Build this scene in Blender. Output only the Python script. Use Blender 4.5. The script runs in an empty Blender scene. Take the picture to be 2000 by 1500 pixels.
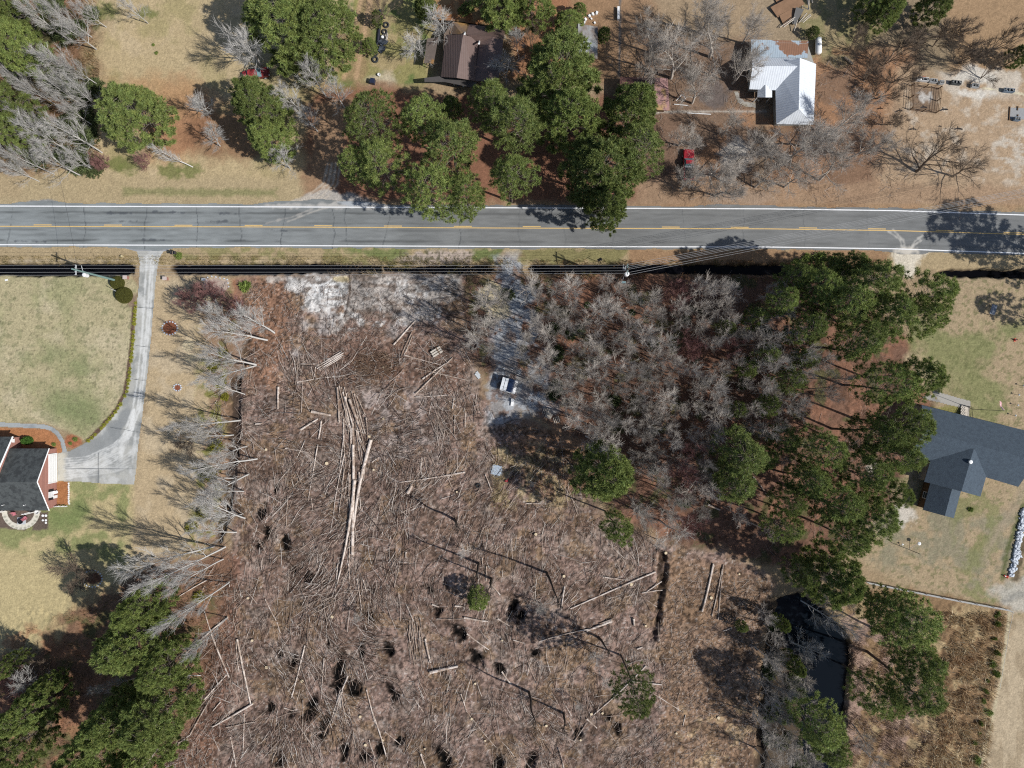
import bpy, math, random
import numpy as np

# ------------------------------------------------------------------ camera, sky, sun, exposure
S = 0.0887          # metres on the ground per unit of the plan grid (2000 x 1500 units)
HC = 122.0          # flying height of the drone
scene = bpy.context.scene
COLL = scene.collection

cam_d = bpy.data.cameras.new("camera"); cam = bpy.data.objects.new("camera", cam_d); COLL.objects.link(cam)
cam.location = (0, 0, HC); cam.rotation_euler = (0, 0, 0)
cam_d.sensor_fit = 'HORIZONTAL'; cam_d.angle = 2 * math.atan(1000 * S / HC)
cam_d.clip_start = 0.5; cam_d.clip_end = 3000
scene.camera = cam

SUN_EL = math.radians(46.0)
SX, SY = 0.932, -0.363                       # towards the sun, on the ground
world = bpy.data.worlds.new("World"); scene.world = world; world.use_nodes = True
wn = world.node_tree.nodes; wl = world.node_tree.links; wn.clear()
sky = wn.new('ShaderNodeTexSky'); sky.sky_type = 'NISHITA'; sky.sun_disc = False
sky.sun_elevation = SUN_EL; sky.sun_rotation = math.atan2(SX, SY)
bg = wn.new('ShaderNodeBackground'); bg.inputs['Strength'].default_value = 0.085
wo = wn.new('ShaderNodeOutputWorld'); wl.new(sky.outputs[0], bg.inputs[0]); wl.new(bg.outputs[0], wo.inputs[0])

sun_d = bpy.data.lights.new("sun", 'SUN'); sun = bpy.data.objects.new("sun", sun_d); COLL.objects.link(sun)
sun_d.energy = 4.2; sun_d.angle = math.radians(0.5); sun_d.color = (1.0, 0.975, 0.935)
from mathutils import Vector, Matrix, Quaternion
sdir = Vector((SX * math.cos(SUN_EL), SY * math.cos(SUN_EL), math.sin(SUN_EL))).normalized()
sun.rotation_euler = sdir.to_track_quat('Z', 'Y').to_euler(); sun.location = sdir * 200

scene.view_settings.view_transform = 'Standard'; scene.view_settings.look = 'None'
scene.view_settings.exposure = 0.45; scene.view_settings.gamma = 1.0
try:
    scene.cycles.use_denoising = False; scene.cycles.pixel_filter_type = 'BLACKMAN_HARRIS'; scene.cycles.filter_width = 1.15
    scene.cycles.max_bounces = 5; scene.cycles.diffuse_bounces = 3; scene.cycles.glossy_bounces = 2
    scene.cycles.transmission_bounces = 2; scene.cycles.transparent_max_bounces = 4
except Exception: pass

# ------------------------------------------------------------------ helpers
KL = 1.5
def lin(c): c = c / 255.0; return c / 12.92 if c <= 0.04045 else ((c + 0.055) / 1.055) ** 2.4
def C(r, g, b, k=1.0): return (lin(r) / KL * k, lin(g) / KL * k, lin(b) / KL * k)
def G(u, v): return ((u - 1000) * S, (750 - v) * S)
def E(u, v, h):
    f = (HC - h) / HC; x, y = G(u, v); return (x * f, y * f, h)
def GE(u, v, h): x, y, _ = E(u, v, h); return (x, y)
rng = np.random.default_rng(7)
random.seed(7)

_lat = np.random.default_rng(99).random((256, 256)).astype(np.float32)
def vnoise(x, y):
    xi = np.floor(x).astype(np.int64); yi = np.floor(y).astype(np.int64)
    fx = (x - xi); fy = (y - yi); fx = fx * fx * (3 - 2 * fx); fy = fy * fy * (3 - 2 * fy)
    a = _lat[xi & 255, yi & 255]; b = _lat[(xi + 1) & 255, yi & 255]
    c = _lat[xi & 255, (yi + 1) & 255]; d = _lat[(xi + 1) & 255, (yi + 1) & 255]
    return a * (1 - fx) * (1 - fy) + b * fx * (1 - fy) + c * (1 - fx) * fy + d * fx * fy
def fbm(U, V, scale, seed=0, octv=4, sx=1.0, sy=1.0):
    t = 0; amp = 1; s = 0; x = U / scale * sx + seed * 17.31; y = V / scale * sy + seed * 9.77
    for _ in range(octv):
        t = t + amp * vnoise(x, y); s += amp; amp *= 0.55; x = x * 2.03 + 5.1; y = y * 2.03 + 3.7
    return t / s

def np_mesh(name, V, faces, mat=None, col=None, smooth=False):
    me = bpy.data.meshes.new(name); V = np.asarray(V, dtype=np.float32)
    me.vertices.add(len(V)); me.vertices.foreach_set('co', V.ravel())
    loops = np.concatenate([np.asarray(f, dtype=np.int32).ravel() for f in faces])
    starts = []; o = 0
    for f in faces:
        n, k = np.asarray(f).shape; starts.append(o + np.arange(n, dtype=np.int32) * k); o += n * k
    starts = np.concatenate(starts).astype(np.int32)
    me.loops.add(len(loops)); me.loops.foreach_set('vertex_index', loops)
    me.polygons.add(len(starts)); me.polygons.foreach_set('loop_start', starts)
    me.update(calc_edges=True)
    if smooth: me.polygons.foreach_set('use_smooth', np.ones(len(starts), dtype=bool))
    if col is not None:
        c4 = np.ones((len(V), 4), dtype=np.float32); c4[:, :3] = col
        at = me.attributes.new('Col', 'FLOAT_COLOR', 'POINT'); at.data.foreach_set('color', c4.ravel())
    if mat is not None: me.materials.append(mat)
    return me

def link(name, me, parent=None, loc=(0, 0, 0)):
    o = bpy.data.objects.new(name, me); COLL.objects.link(o); o.location = loc
    if parent is not None: o.parent = parent
    return o
def tag(o, label=None, cat=None, group=None, kind=None):
    if label: o['label'] = label
    if cat: o['category'] = cat
    if group: o['group'] = group
    if kind: o['kind'] = kind
    return o
def thing(name, label, cat, loc=(0, 0, 0), rz=0.0, group=None):
    o = bpy.data.objects.new(name, None); COLL.objects.link(o)
    o.location = loc; o.rotation_euler = (0, 0, rz); o.empty_display_size = 0.3
    return tag(o, label, cat, group)
def dup(root, loc=None, rz=None, scale=None, label=None, group=None, quat=None):
    r = root.copy(); COLL.objects.link(r)
    if loc is not None: r.location = loc
    if rz is not None: r.rotation_euler = (0, 0, rz)
    if scale is not None: r.scale = scale
    if quat is not None: r.rotation_mode = 'QUATERNION'; r.rotation_quaternion = quat
    if label: r['label'] = label
    if group: r['group'] = group
    elif 'group' in r: del r['group']
    for ch in list(root.children):
        c = ch.copy(); COLL.objects.link(c); c.parent = r
        for g in ch.children:
            d = g.copy(); COLL.objects.link(d); d.parent = c
    return r

class MB:
    """collects polygons for ONE mesh"""
    def __init__(self): self.v = []; self.f = []
    def poly(self, pts):
        n = len(self.v); self.v += [tuple(p) for p in pts]; self.f.append(list(range(n, n + len(pts)))); return self
    def box(self, c, s, rz=0.0, rx=0.0, taper=1.0):
        n = len(self.v); ca, sa = math.cos(rz), math.sin(rz)
        for k in (-1, 1):
            t = taper if k > 0 else 1.0
            for (i, j) in ((-1, -1), (1, -1), (1, 1), (-1, 1)):
                x, y, z = i * s[0] / 2 * t, j * s[1] / 2 * t, k * s[2] / 2
                if rx: y, z = y * math.cos(rx) - z * math.sin(rx), y * math.sin(rx) + z * math.cos(rx)
                self.v.append((c[0] + x * ca - y * sa, c[1] + x * sa + y * ca, c[2] + z))
        for q in ((0, 3, 2, 1), (4, 5, 6, 7), (0, 1, 5, 4), (1, 2, 6, 5), (2, 3, 7, 6), (3, 0, 4, 7)):
            self.f.append([n + i for i in q])
        return self
    def tube(self, pts, rad, n=8, cap=True):
        if not hasattr(rad, '__len__'): rad = [rad] * len(pts)
        P = [Vector(p) for p in pts]; b = len(self.v)
        for i, p in enumerate(P):
            t = (P[min(i + 1, len(P) - 1)] - P[max(i - 1, 0)]).normalized()
            a = Vector((0, 0, 1)) if abs(t.z) < 0.9 else Vector((1, 0, 0))
            x = t.cross(a).normalized(); y = t.cross(x).normalized()
            for k in range(n):
                an = 2 * math.pi * k / n
                self.v.append(tuple(p + (x * math.cos(an) + y * math.sin(an)) * rad[i]))
        for i in range(len(P) - 1):
            for k in range(n):
                self.f.append([b + i * n + k, b + i * n + (k + 1) % n, b + (i + 1) * n + (k + 1) % n, b + (i + 1) * n + k])
        if cap:
            self.f.append([b + k for k in range(n)][::-1]); e = b + (len(P) - 1) * n; self.f.append([e + k for k in range(n)])
        return self
    def slab(self, pts, th, down=True):
        """a plate with the given upper outline, th thick"""
        n = len(self.v); m = len(pts)
        self.v += [tuple(p) for p in pts] + [(p[0], p[1], p[2] - th) for p in pts]
        self.f.append(list(range(n, n + m))); self.f.append(list(range(n + 2 * m - 1, n + m - 1, -1)))
        for i in range(m):
            j = (i + 1) % m; self.f.append([n + i, n + m + i, n + m + j, n + j])
        return self
    def lathe(self, prof, n=16, c=(0, 0, 0), cap=True):
        b = len(self.v)
        for r, z in prof:
            for k in range(n):
                a = 2 * math.pi * k / n; self.v.append((c[0] + r * math.cos(a), c[1] + r * math.sin(a), c[2] + z))
        for i in range(len(prof) - 1):
            for k in range(n):
                self.f.append([b + i * n + k, b + i * n + (k + 1) % n, b + (i + 1) * n + (k + 1) % n, b + (i + 1) * n + k])
        if cap:
            self.f.append([b + k for k in range(n)][::-1]); e = b + (len(prof) - 1) * n; self.f.append([e + k for k in range(n)])
        return self
    def build(self, name, m, parent=None, org=None, smooth=False):
        me = bpy.data.meshes.new(name)
        if org is None: org = parent.matrix_basis.translation if (parent is not None and getattr(self, 'world', False)) else (0, 0, 0)
        me.from_pydata([(a - org[0], b - org[1], c - org[2]) for a, b, c in self.v], [], self.f)
        me.update()
        import bmesh
        bm = bmesh.new(); bm.from_mesh(me); bmesh.ops.recalc_face_normals(bm, faces=bm.faces); bm.to_mesh(me); bm.free()
        if smooth: me.polygons.foreach_set('use_smooth', np.ones(len(me.polygons), dtype=bool))
        if m is not None: me.materials.append(m)
        return link(name, me, parent)

def prisms(P0, P1, R0, R1, n):
    P0 = np.asarray(P0, float); P1 = np.asarray(P1, float); N = len(P0)
    d = P1 - P0; L = np.linalg.norm(d, axis=1, keepdims=True); d = d / np.maximum(L, 1e-6)
    a = np.where(np.abs(d[:, 2:3]) < 0.9, np.array([[0, 0, 1.0]]), np.array([[1.0, 0, 0]]))
    x = np.cross(d, a); x /= np.linalg.norm(x, axis=1, keepdims=True); y = np.cross(d, x)
    V = np.zeros((N, 2, n, 3))
    for k in range(n):
        an = 2 * math.pi * k / n; o = x * math.cos(an) + y * math.sin(an)
        V[:, 0, k] = P0 + o * np.asarray(R0)[:, None]; V[:, 1, k] = P1 + o * np.asarray(R1)[:, None]
    base = (np.arange(N) * 2 * n)[:, None]
    F = []
    for k in range(n):
        j = (k + 1) % n; F.append(base + np.array([[k, j, n + j, n + k]]))
    return V.reshape(-1, 3), np.concatenate(F)

# ------------------------------------------------------------------ materials
MATS = {}
def mat(name, col, rough=0.85, var=0.18, scale=4.0, spec=0.25, bump=0.0, metal=0.0, attr=False, rand=0.0, col2=None, sc3=None, trans=0.0, detail=4.0, thr=None):
    if name in MATS: return MATS[name]
    m = bpy.data.materials.new(name); m.use_nodes = True; nt = m.node_tree; N = nt.nodes; Lk = nt.links
    b = N['Principled BSDF']; b.inputs['Roughness'].default_value = rough
    b.inputs['Specular IOR Level'].default_value = spec; b.inputs['Metallic'].default_value = metal
    tc = N.new('ShaderNodeTexCoord'); mp = N.new('ShaderNodeMapping'); Lk.new(tc.outputs['Object'], mp.inputs['Vector'])
    if sc3: mp.inputs['Scale'].default_value = sc3
    nz = N.new('ShaderNodeTexNoise'); nz.inputs['Scale'].default_value = scale; nz.inputs['Detail'].default_value = detail; nz.inputs['Roughness'].default_value = 0.65
    Lk.new(mp.outputs[0], nz.inputs['Vector'])
    rp = N.new('ShaderNodeMapRange'); rp.inputs['From Min'].default_value = 0.25; rp.inputs['From Max'].default_value = 0.75
    rp.inputs['To Min'].default_value = 1 - var; rp.inputs['To Max'].default_value = 1 + var
    Lk.new(nz.outputs['Fac'], rp.inputs['Value'])
    if attr:
        at = N.new('ShaderNodeAttribute'); at.attribute_name = 'Col'; src = at.outputs['Color']
    else:
        rgb = N.new('ShaderNodeRGB'); rgb.outputs[0].default_value = (*col, 1); src = rgb.outputs[0]
    if col2 is not None:
        nz2 = N.new('ShaderNodeTexNoise'); nz2.inputs['Scale'].default_value = scale * 0.22; nz2.inputs['Detail'].default_value = 5
        Lk.new(mp.outputs[0], nz2.inputs['Vector'])
        r2 = N.new('ShaderNodeMapRange'); t = thr or (0.45, 0.6)
        r2.inputs['From Min'].default_value = t[0]; r2.inputs['From Max'].default_value = t[1]; Lk.new(nz2.outputs['Fac'], r2.inputs['Value'])
        mx = N.new('ShaderNodeMix'); mx.data_type = 'RGBA'; Lk.new(r2.outputs[0], mx.inputs[0]); Lk.new(src, mx.inputs[6]); mx.inputs[7].default_value = (*col2, 1)
        src = mx.outputs[2]
    fac = rp.outputs[0]
    if rand:
        oi = N.new('ShaderNodeObjectInfo'); r3 = N.new('ShaderNodeMapRange')
        r3.inputs['To Min'].default_value = 1 - rand; r3.inputs['To Max'].default_value = 1 + rand; Lk.new(oi.outputs['Random'], r3.inputs['Value'])
        mu = N.new('ShaderNodeMath'); mu.operation = 'MULTIPLY'; Lk.new(fac, mu.inputs[0]); Lk.new(r3.outputs[0], mu.inputs[1]); fac = mu.outputs[0]
    vm = N.new('ShaderNodeVectorMath'); vm.operation = 'SCALE'; Lk.new(src, vm.inputs[0]); Lk.new(fac, vm.inputs['Scale'])
    Lk.new(vm.outputs[0], b.inputs['Base Color'])
    if bump:
        bp = N.new('ShaderNodeBump'); bp.inputs['Strength'].default_value = 1.0; bp.inputs['Distance'].default_value = bump
        Lk.new(nz.outputs['Fac'], bp.inputs['Height']); Lk.new(bp.outputs[0], b.inputs['Normal'])
    if trans:
        tr = N.new('ShaderNodeBsdfTranslucent'); Lk.new(vm.outputs[0], tr.inputs['Color']); ms = N.new('ShaderNodeMixShader'); ms.inputs[0].default_value = trans
        Lk.new(b.outputs[0], ms.inputs[1]); Lk.new(tr.outputs[0], ms.inputs[2]); Lk.new(ms.outputs[0], N['Material Output'].inputs['Surface'])
    MATS[name] = m; return m
def ribbed(name, col, pitch=0.25, rough=0.45, var=0.1, axis=0, metal=0.0, col2=None, thr=None):
    """sheet metal with ribs"""
    m = mat(name, col, rough=rough, var=var, scale=1.3, spec=0.5, metal=metal, col2=col2, thr=thr)
    nt = m.node_tree; N = nt.nodes; Lk = nt.links
    w = N.new('ShaderNodeTexWave'); w.wave_type = 'BANDS'; w.bands_direction = 'X' if axis == 0 else 'Y'; w.inputs['Scale'].default_value = 0.314 / pitch
    tc = N.new('ShaderNodeTexCoord'); Lk.new(tc.outputs['Object'], w.inputs['Vector'])
    bp = N.new('ShaderNodeBump'); bp.inputs['Distance'].default_value = 0.014; Lk.new(w.outputs['Fac'], bp.inputs['Height']); Lk.new(bp.outputs[0], N['Principled BSDF'].inputs['Normal'])
    return m
def water_mat(name, col, rough=0.06):
    m = bpy.data.materials.new(name); m.use_nodes = True; nt = m.node_tree; b = nt.nodes['Principled BSDF']
    b.inputs['Base Color'].default_value = (*col, 1); b.inputs['Roughness'].default_value = rough; b.inputs['IOR'].default_value = 1.33; b.inputs['Specular IOR Level'].default_value = 0.1
    nz = nt.nodes.new('ShaderNodeTexNoise'); nz.inputs['Scale'].default_value = 1.5; bp = nt.nodes.new('ShaderNodeBump'); bp.inputs['Distance'].default_value = 0.01
    nt.links.new(nz.outputs['Fac'], bp.inputs['Height']); nt.links.new(bp.outputs[0], b.inputs['Normal'])
    return m
# ------------------------------------------------------------------ painted sheets of ground
def circ(u, v, ru, rv=None, n=20, rot=0.0):
    rv = rv or ru
    return [(u + ru * math.cos(a) * math.cos(rot) - rv * math.sin(a) * math.sin(rot), v + ru * math.cos(a) * math.sin(rot) + rv * math.sin(a) * math.cos(rot)) for a in [2 * math.pi * i / n for i in range(n)]]
class Canvas:
    def __init__(self, xs, ys, base):
        self.xs, self.ys = xs, ys
        self.u1 = xs / S + 1000; self.v1 = 750 - ys / S
        self.U, self.V = np.meshgrid(self.u1, self.v1); self.U = self.U.astype(np.float32); self.V = self.V.astype(np.float32)
        self.COL = np.zeros(self.U.shape + (3,), np.float32); self.COL[:] = base
        self.Z = np.zeros(self.U.shape, np.float32)
    def win(self, pts, pad):
        p = np.array(pts); a = p.min(0) - pad; b = p.max(0) + pad
        iu = np.where((self.u1 >= a[0]) & (self.u1 <= b[0]))[0]; iv = np.where((self.v1 >= a[1]) & (self.v1 <= b[1]))[0]
        if len(iu) == 0 or len(iv) == 0: return None
        return slice(iv[0], iv[-1] + 1), slice(iu[0], iu[-1] + 1)
    def sd(self, poly, w):
        u = self.U[w]; v = self.V[w]; d = np.full(u.shape, 1e9, np.float32); ins = np.zeros(u.shape, bool); n = len(poly)
        for i in range(n):
            ax, ay = poly[i]; bx, by = poly[(i + 1) % n]
            ex, ey = bx - ax, by - ay; L2 = ex * ex + ey * ey + 1e-9
            t = np.clip(((u - ax) * ex + (v - ay) * ey) / L2, 0, 1)
            d = np.minimum(d, np.hypot(u - ax - t * ex, v - ay - t * ey))
            if ay != by:
                c = ((ay > v) != (by > v)) & (u < ex * (v - ay) / (by - ay) + ax); ins ^= c
        return np.where(ins, -d, d)
    def mask(self, poly, soft, amp, scale, seed):
        w = self.win(poly, soft + 2 * amp + 1)
        if w is None: return None, None
        d = self.sd(poly, w)
        if amp: d = d + (fbm(self.U[w], self.V[w], scale, seed) - 0.5) * 4 * amp
        return w, np.clip(0.5 - d / max(soft, 0.01), 0, 1)
    def paint(self, poly, col, soft=4, amp=6, scale=22, op=1.0, seed=1):
        w, m = self.mask(poly, soft, amp, scale, seed)
        if w is None: return
        m = (m * op)[..., None]; self.COL[w] = self.COL[w] * (1 - m) + np.array(col, np.float32) * m
    def spots(self, poly, col, scale, thr, soft=0.1, op=1.0, seed=3, edge=20, sx=1, sy=1):
        """noise patches of a colour inside an outline"""
        w, m = self.mask(poly, edge, 4, 30, seed)
        if w is None: return
        n = fbm(self.U[w], self.V[w], scale, seed + 40, sx=sx, sy=sy)
        m = (m * np.clip((n - thr) / soft, 0, 1) * op)[..., None]
        self.COL[w] = self.COL[w] * (1 - m) + np.array(col, np.float32) * m
    def stroke(self, pts, width, col, soft=1.5, amp=1.0, scale=10, op=1.0, seed=5):
        w = self.win(pts, width + soft + 2 * amp + 1)
        if w is None: return
        u = self.U[w]; v = self.V[w]; d = np.full(u.shape, 1e9, np.float32)
        for (ax, ay), (bx, by) in zip(pts[:-1], pts[1:]):
            ex, ey = bx - ax, by - ay; t = np.clip(((u - ax) * ex + (v - ay) * ey) / (ex * ex + ey * ey + 1e-9), 0, 1)
            d = np.minimum(d, np.hypot(u - ax - t * ex, v - ay - t * ey))
        n = fbm(u, v, scale, seed)
        d = d - width / 2 + (n - 0.5) * 4 * amp
        m = (np.clip(0.5 - d / soft, 0, 1) * op)[..., None]
        self.COL[w] = self.COL[w] * (1 - m) + np.array(col, np.float32) * m
    def dig(self, poly, depth, soft=8, amp=2, scale=12, seed=2):
        w, m = self.mask(poly, soft, amp, scale, seed)
        if w is None: return
        m = m * m * (3 - 2 * m); self.Z[w] = np.minimum(self.Z[w], -depth * m)
    def grain(self, amount, scale, seed=0, octv=2, poly=None, sx=1, sy=1):
        n = fbm(self.U, self.V, scale, seed, octv, sx=sx, sy=sy); self.COL *= (1 + (n - 0.5) * 2 * amount)[..., None]

# ---- the ground
core_x = np.arange(-97, 97.01, 0.2); core_y = np.arange(-75, 75.01, 0.2)
out = np.array([3, 8, 16, 30, 55, 100, 180, 320, 600, 1100.0])
gx = np.concatenate([-97 - out[::-1], core_x, 97 + out]); gy = np.concatenate([-75 - out[::-1], core_y, 75 + out])
g = Canvas(gx, gy, C(172, 146, 108))
W = lambda c, k: tuple(x * k for x in c)
TAN = C(196, 170, 120); STRAW = C(182, 126, 84); LITTER = C(138, 92, 66); SOIL = C(150, 120, 84); GREEN = C(128, 138, 74); DGREEN = C(96, 116, 58)
SAND = C(226, 222, 216); CLEAR = C(164, 134, 118); PEAT = C(24, 21, 20); GRAVEL = C(176, 180, 182)
ALL = [(-3000, -3000), (5000, -3000), (5000, 5000), (-3000, 5000)]
g.spots(ALL, C(150, 128, 92), 160, 0.5, 0.2, 0.6, 11)
# north-west field
g.paint([(170, -60), (700, -60), (690, 120), (640, 200), (600, 400), (-60, 400), (-60, 330), (150, 300), (180, 160)], C(196, 172, 124), 40, 15, 60)
g.spots([(170, -60), (700, -60), (600, 400), (-60, 400)], C(170, 156, 98), 60, 0.5, 0.16, 0.65, 12)
g.spots([(170, -60), (700, -60), (600, 400), (-60, 400)], C(206, 182, 140), 40, 0.55, 0.16, 0.6, 14)
g.paint([(-60, -60), (170, -60), (190, 150), (160, 330), (-60, 340)], C(140, 104, 74), 50, 25, 50)
g.spots([(-60, -60), (200, -60), (190, 340), (-60, 340)], C(92, 98, 52), 45, 0.48, 0.12, 0.8, 13)
g.paint(circ(350, 235, 70, 80), STRAW, 40, 18, 30, 0.85, 15)
g.paint(circ(300, 190, 90, 40), C(192, 148, 96), 40, 18, 30, 0.7, 16)
g.paint(circ(450, 260, 90, 60), C(150, 106, 72), 40, 18, 30, 0.8, 17)
g.paint([(-60, 335), (60, 345), (40, 385), (-60, 388)], C(176, 118, 78), 14, 8, 20, 0.8, 18)
g.paint([(-80, 340), (600, 350), (600, 400), (-80, 400)], C(186, 164, 120), 14, 5, 30, 0.9, 19)
g.paint([(240, 366), (540, 370), (540, 384), (240, 382)], C(140, 138, 84), 8, 4, 16, 0.8, 20)
g.paint([(30, 404), (52, 394), (95, 390), (125, 396), (150, 404)], C(150, 152, 152), 3, 2, 10, 1, 21)
for u, v in ((205, 20), (285, 25), (250, 325), (225, 320), (330, 335), (372, 335)): g.paint(circ(u, v, 22, 12), C(116, 124, 56), 10, 8, 12, 0.8, int(u))
# top-centre yard
g.paint([(690, -60), (850, -60), (840, 170), (800, 190), (700, 180), (660, 150), (690, 40)], C(156, 148, 84), 16, 8, 20, 0.95, 22)
g.spots([(680, -60), (850, -60), (840, 180), (660, 180)], C(112, 130, 62), 24, 0.5, 0.12, 0.9, 23)
g.spots([(680, -60), (850, -60), (840, 180), (660, 180)], C(182, 158, 110), 26, 0.52, 0.12, 0.8, 24)
g.paint([(640, 60), (690, 30), (705, -60), (760, -60), (728, 60), (715, 150), (690, 160), (655, 150)], C(168, 138, 96), 12, 5, 14, 0.8, 25)
g.stroke([(712, -40), (690, 60), (672, 150)], 11, C(200, 164, 118), 5, 1.5); g.stroke([(730, -40), (712, 60), (696, 150)], 10, C(196, 160, 116), 5, 1.5)
g.stroke([(700, -20), (676, 110), (660, 160)], 8, C(150, 150, 70), 6, 2, op=0.8)
g.paint(circ(745, 165, 30, 26), C(206, 190, 158), 14, 8, 14, 0.85, 26)
g.paint([(700, 160), (850, 170), (880, 220), (700, 220)], C(168, 138, 102), 14, 8, 20, 0.8, 27)
# below the pines and the dirt entry
g.paint([(600, 180), (700, 170), (950, 190), (1320, 190), (1330, 395), (620, 398), (590, 330)], C(150, 100, 72), 24, 10, 30, 0.95, 28)
g.paint([(612, 200), (690, 195), (670, 300), (650, 385), (590, 385), (610, 300)], C(168, 132, 96), 14, 5, 20, 0.95, 29)
g.paint([(525, 404), (560, 394), (610, 378), (640, 372), (690, 378), (740, 396), (760, 405)], C(188, 180, 170), 6, 4, 14, 0.95, 30)
for k in range(4): g.stroke([(545 + k * 20, 400), (600 + k * 14, 384), (632 + k * 9, 358), (640 + k * 8, 320)], 4, C(206, 192, 172), 3, 1.2, op=0.7, seed=31 + k)
# north-east yards
g.paint([(1040, -60), (1300, -60), (1320, 200), (1180, 180), (1100, 120)], C(168, 126, 82), 30, 14, 34, 0.9, 35)
g.paint([(985, -60), (1120, -60), (1120, 130), (1000, 150)], C(176, 118, 76), 24, 12, 24, 0.85, 36)
g.paint([(1280, -60), (1480, -60), (1480, 80), (1400, 120), (1280, 60)], C(176, 146, 104), 30, 14, 34, 0.9, 37)
g.paint([(1260, 60), (1480, 80), (1500, 400), (1260, 400)], C(138, 106, 80), 36, 14, 34, 0.9, 38)
g.paint([(1560, -60), (1720, -60), (1720, 60), (1650, 120), (1600, 130), (1560, 70)], C(172, 150, 96), 24, 10, 24, 0.9, 39)
g.spots([(1540, -60), (1720, -60), (1700, 140), (1560, 140)], C(140, 134, 74), 18, 0.5, 0.12, 0.7, 40)
g.paint([(1590, 120), (1780, 90), (1790, 400), (1500, 400), (1500, 260)], C(146, 106, 74), 40, 16, 34, 0.9, 41)
g.spots([(1500, 100), (1790, 90), (1790, 400), (1300, 400)], C(182, 128, 78), 34, 0.52, 0.14, 0.8, 42)
g.paint([(1760, 140), (2600, 120), (2600, 400), (1700, 400)], C(190, 156, 114), 30, 12, 30, 0.95, 43)
g.paint([(1840, -60), (2600, -60), (2600, 130), (1860, 140)], C(180, 140, 90), 30, 12, 30, 0.9, 44)
g.spots([(1830, 130), (2060, 120), (2060, 190), (1850, 190)], C(212, 198, 176), 28, 0.42, 0.16, 0.85, 45)
g.spots([(1770, 180), (2060, 190), (2060, 380), (1760, 330)], C(208, 190, 164), 20, 0.55, 0.14, 0.75, 46)
g.spots([(1940, 250), (2060, 250), (2060, 330), (1940, 330)], C(214, 200, 178), 14, 0.5, 0.12, 0.75, 47, sy=2)
g.paint(circ(1905, 150, 38, 16), C(220, 212, 196), 10, 8, 14, 0.9, 48); g.paint(circ(1908, 182, 36, 8), C(224, 216, 200), 8, 6, 12, 0.9, 49)
g.paint([(1780, 166), (1834, 172), (1830, 222), (1779, 216)], C(142, 114, 86), 6, 3, 12, 0.95, 50); g.paint(circ(1808, 190, 14, 9), C(206, 200, 190), 6, 5, 8, 0.9, 51)
g.stroke([(1920, 172), (1950, 176), (2010, 186)], 3, C(226, 212, 170), 2, 1)
g.paint(circ(1440, 300, 34, 26), C(214, 204, 188), 16, 10, 16, 0.9, 52); g.paint(circ(1450, 385, 70, 14), C(176, 170, 164), 12, 6, 20, 0.8, 53)
g.paint([(1240, 345), (1800, 360), (2600, 385), (2600, 412), (1240, 404)], C(178, 140, 100), 14, 6, 24, 0.8, 54)
g.paint(circ(1395, 185, 30, 26), C(106, 100, 100), 12, 8, 14, 0.7, 55); g.stroke([(1215, 225), (1300, 218), (1495, 218)], 4, C(196, 186, 170), 3, 1.2, op=0.8)
g.stroke([(1211, -40), (1211, 60), (1209, 150)], 4, C(118, 112, 106), 3, 1, op=0.9)
# south shoulder of the road
g.paint([(-300, 480), (2600, 482), (2600, 530), (-300, 520)], C(184, 160, 116), 8, 3, 20, 1, 56)
g.spots([(330, 482), (980, 482), (980, 520), (330, 520)], C(142, 138, 78), 20, 0.47, 0.12, 0.75, 57, edge=6)
g.paint([(660, 484), (800, 486), (790, 504), (760, 512)], C(116, 132, 64), 8, 5, 12, 0.8, 58); g.paint([(925, 486), (985, 486), (975, 512), (920, 505)], C(104, 124, 58), 8, 5, 10, 0.85, 59)
g.paint([(772, 505), (815, 492), (870, 488), (925, 492), (918, 514), (800, 516)], C(196, 176, 160), 8, 5, 9, 0.95, 60)
g.spots([(772, 490), (925, 490), (918, 516), (772, 516)], C(96, 92, 60), 6, 0.52, 0.1, 0.8, 61, edge=4, sx=1.6)
g.paint([(1010, 486), (1230, 486), (1210, 512), (1010, 512)], C(136, 132, 74), 8, 5, 14, 0.8, 62); g.paint([(985, 488), (1015, 488), (1012, 540), (985, 540)], C(186, 172, 150), 8, 3, 10, 0.85, 63)
g.paint([(1230, 485), (1740, 488), (1740, 520), (1230, 516)], C(164, 124, 86), 8, 4, 18, 0.85, 64)
g.paint([(1735, 488), (1812, 490), (1795, 512), (1782, 540), (1752, 535), (1750, 510)], C(226, 214, 190), 8, 4, 12, 0.95, 65)
# west lawn
LAWN = [(-300, 535), (255, 537), (270, 560), (262, 680), (250, 745), (225, 810), (165, 862), (120, 838), (90, 826), (-300, 822)]
g.paint(LAWN, C(190, 176, 130), 6, 3, 20, 1, 66)
g.spots(LAWN, C(168, 164, 112), 46, 0.46, 0.2, 0.8, 67); g.spots(LAWN, C(206, 190, 150), 60, 0.5, 0.2, 0.7, 68)
for u, v, r in ((145, 795, 46), (170, 815, 34), (110, 690, 26), (160, 720, 20), (48, 700, 14), (120, 790, 40)): g.paint(circ(u, v, r, r * .7), C(132, 144, 88), r * .9, 8, 16, 0.55, int(u + v))
g.spots(LAWN, C(136, 138, 92), 9, 0.6, 0.06, 0.5, 69)
g.spots(LAWN, C(112, 108, 76), 3.2, 0.66, 0.05, 0.55, 73)
g.paint([(-300, 880), (270, 940), (262, 1190), (150, 1260), (-300, 1330)], C(200, 180, 124), 20, 8, 30, 1, 70)
g.spots([(-100, 940), (260, 940), (240, 1100), (-100, 1060)], C(134, 144, 80), 36, 0.46, 0.14, 0.8, 71); g.paint(circ(130, 1000, 40, 34), C(126, 142, 76), 26, 10, 20, 0.75, 72)
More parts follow.
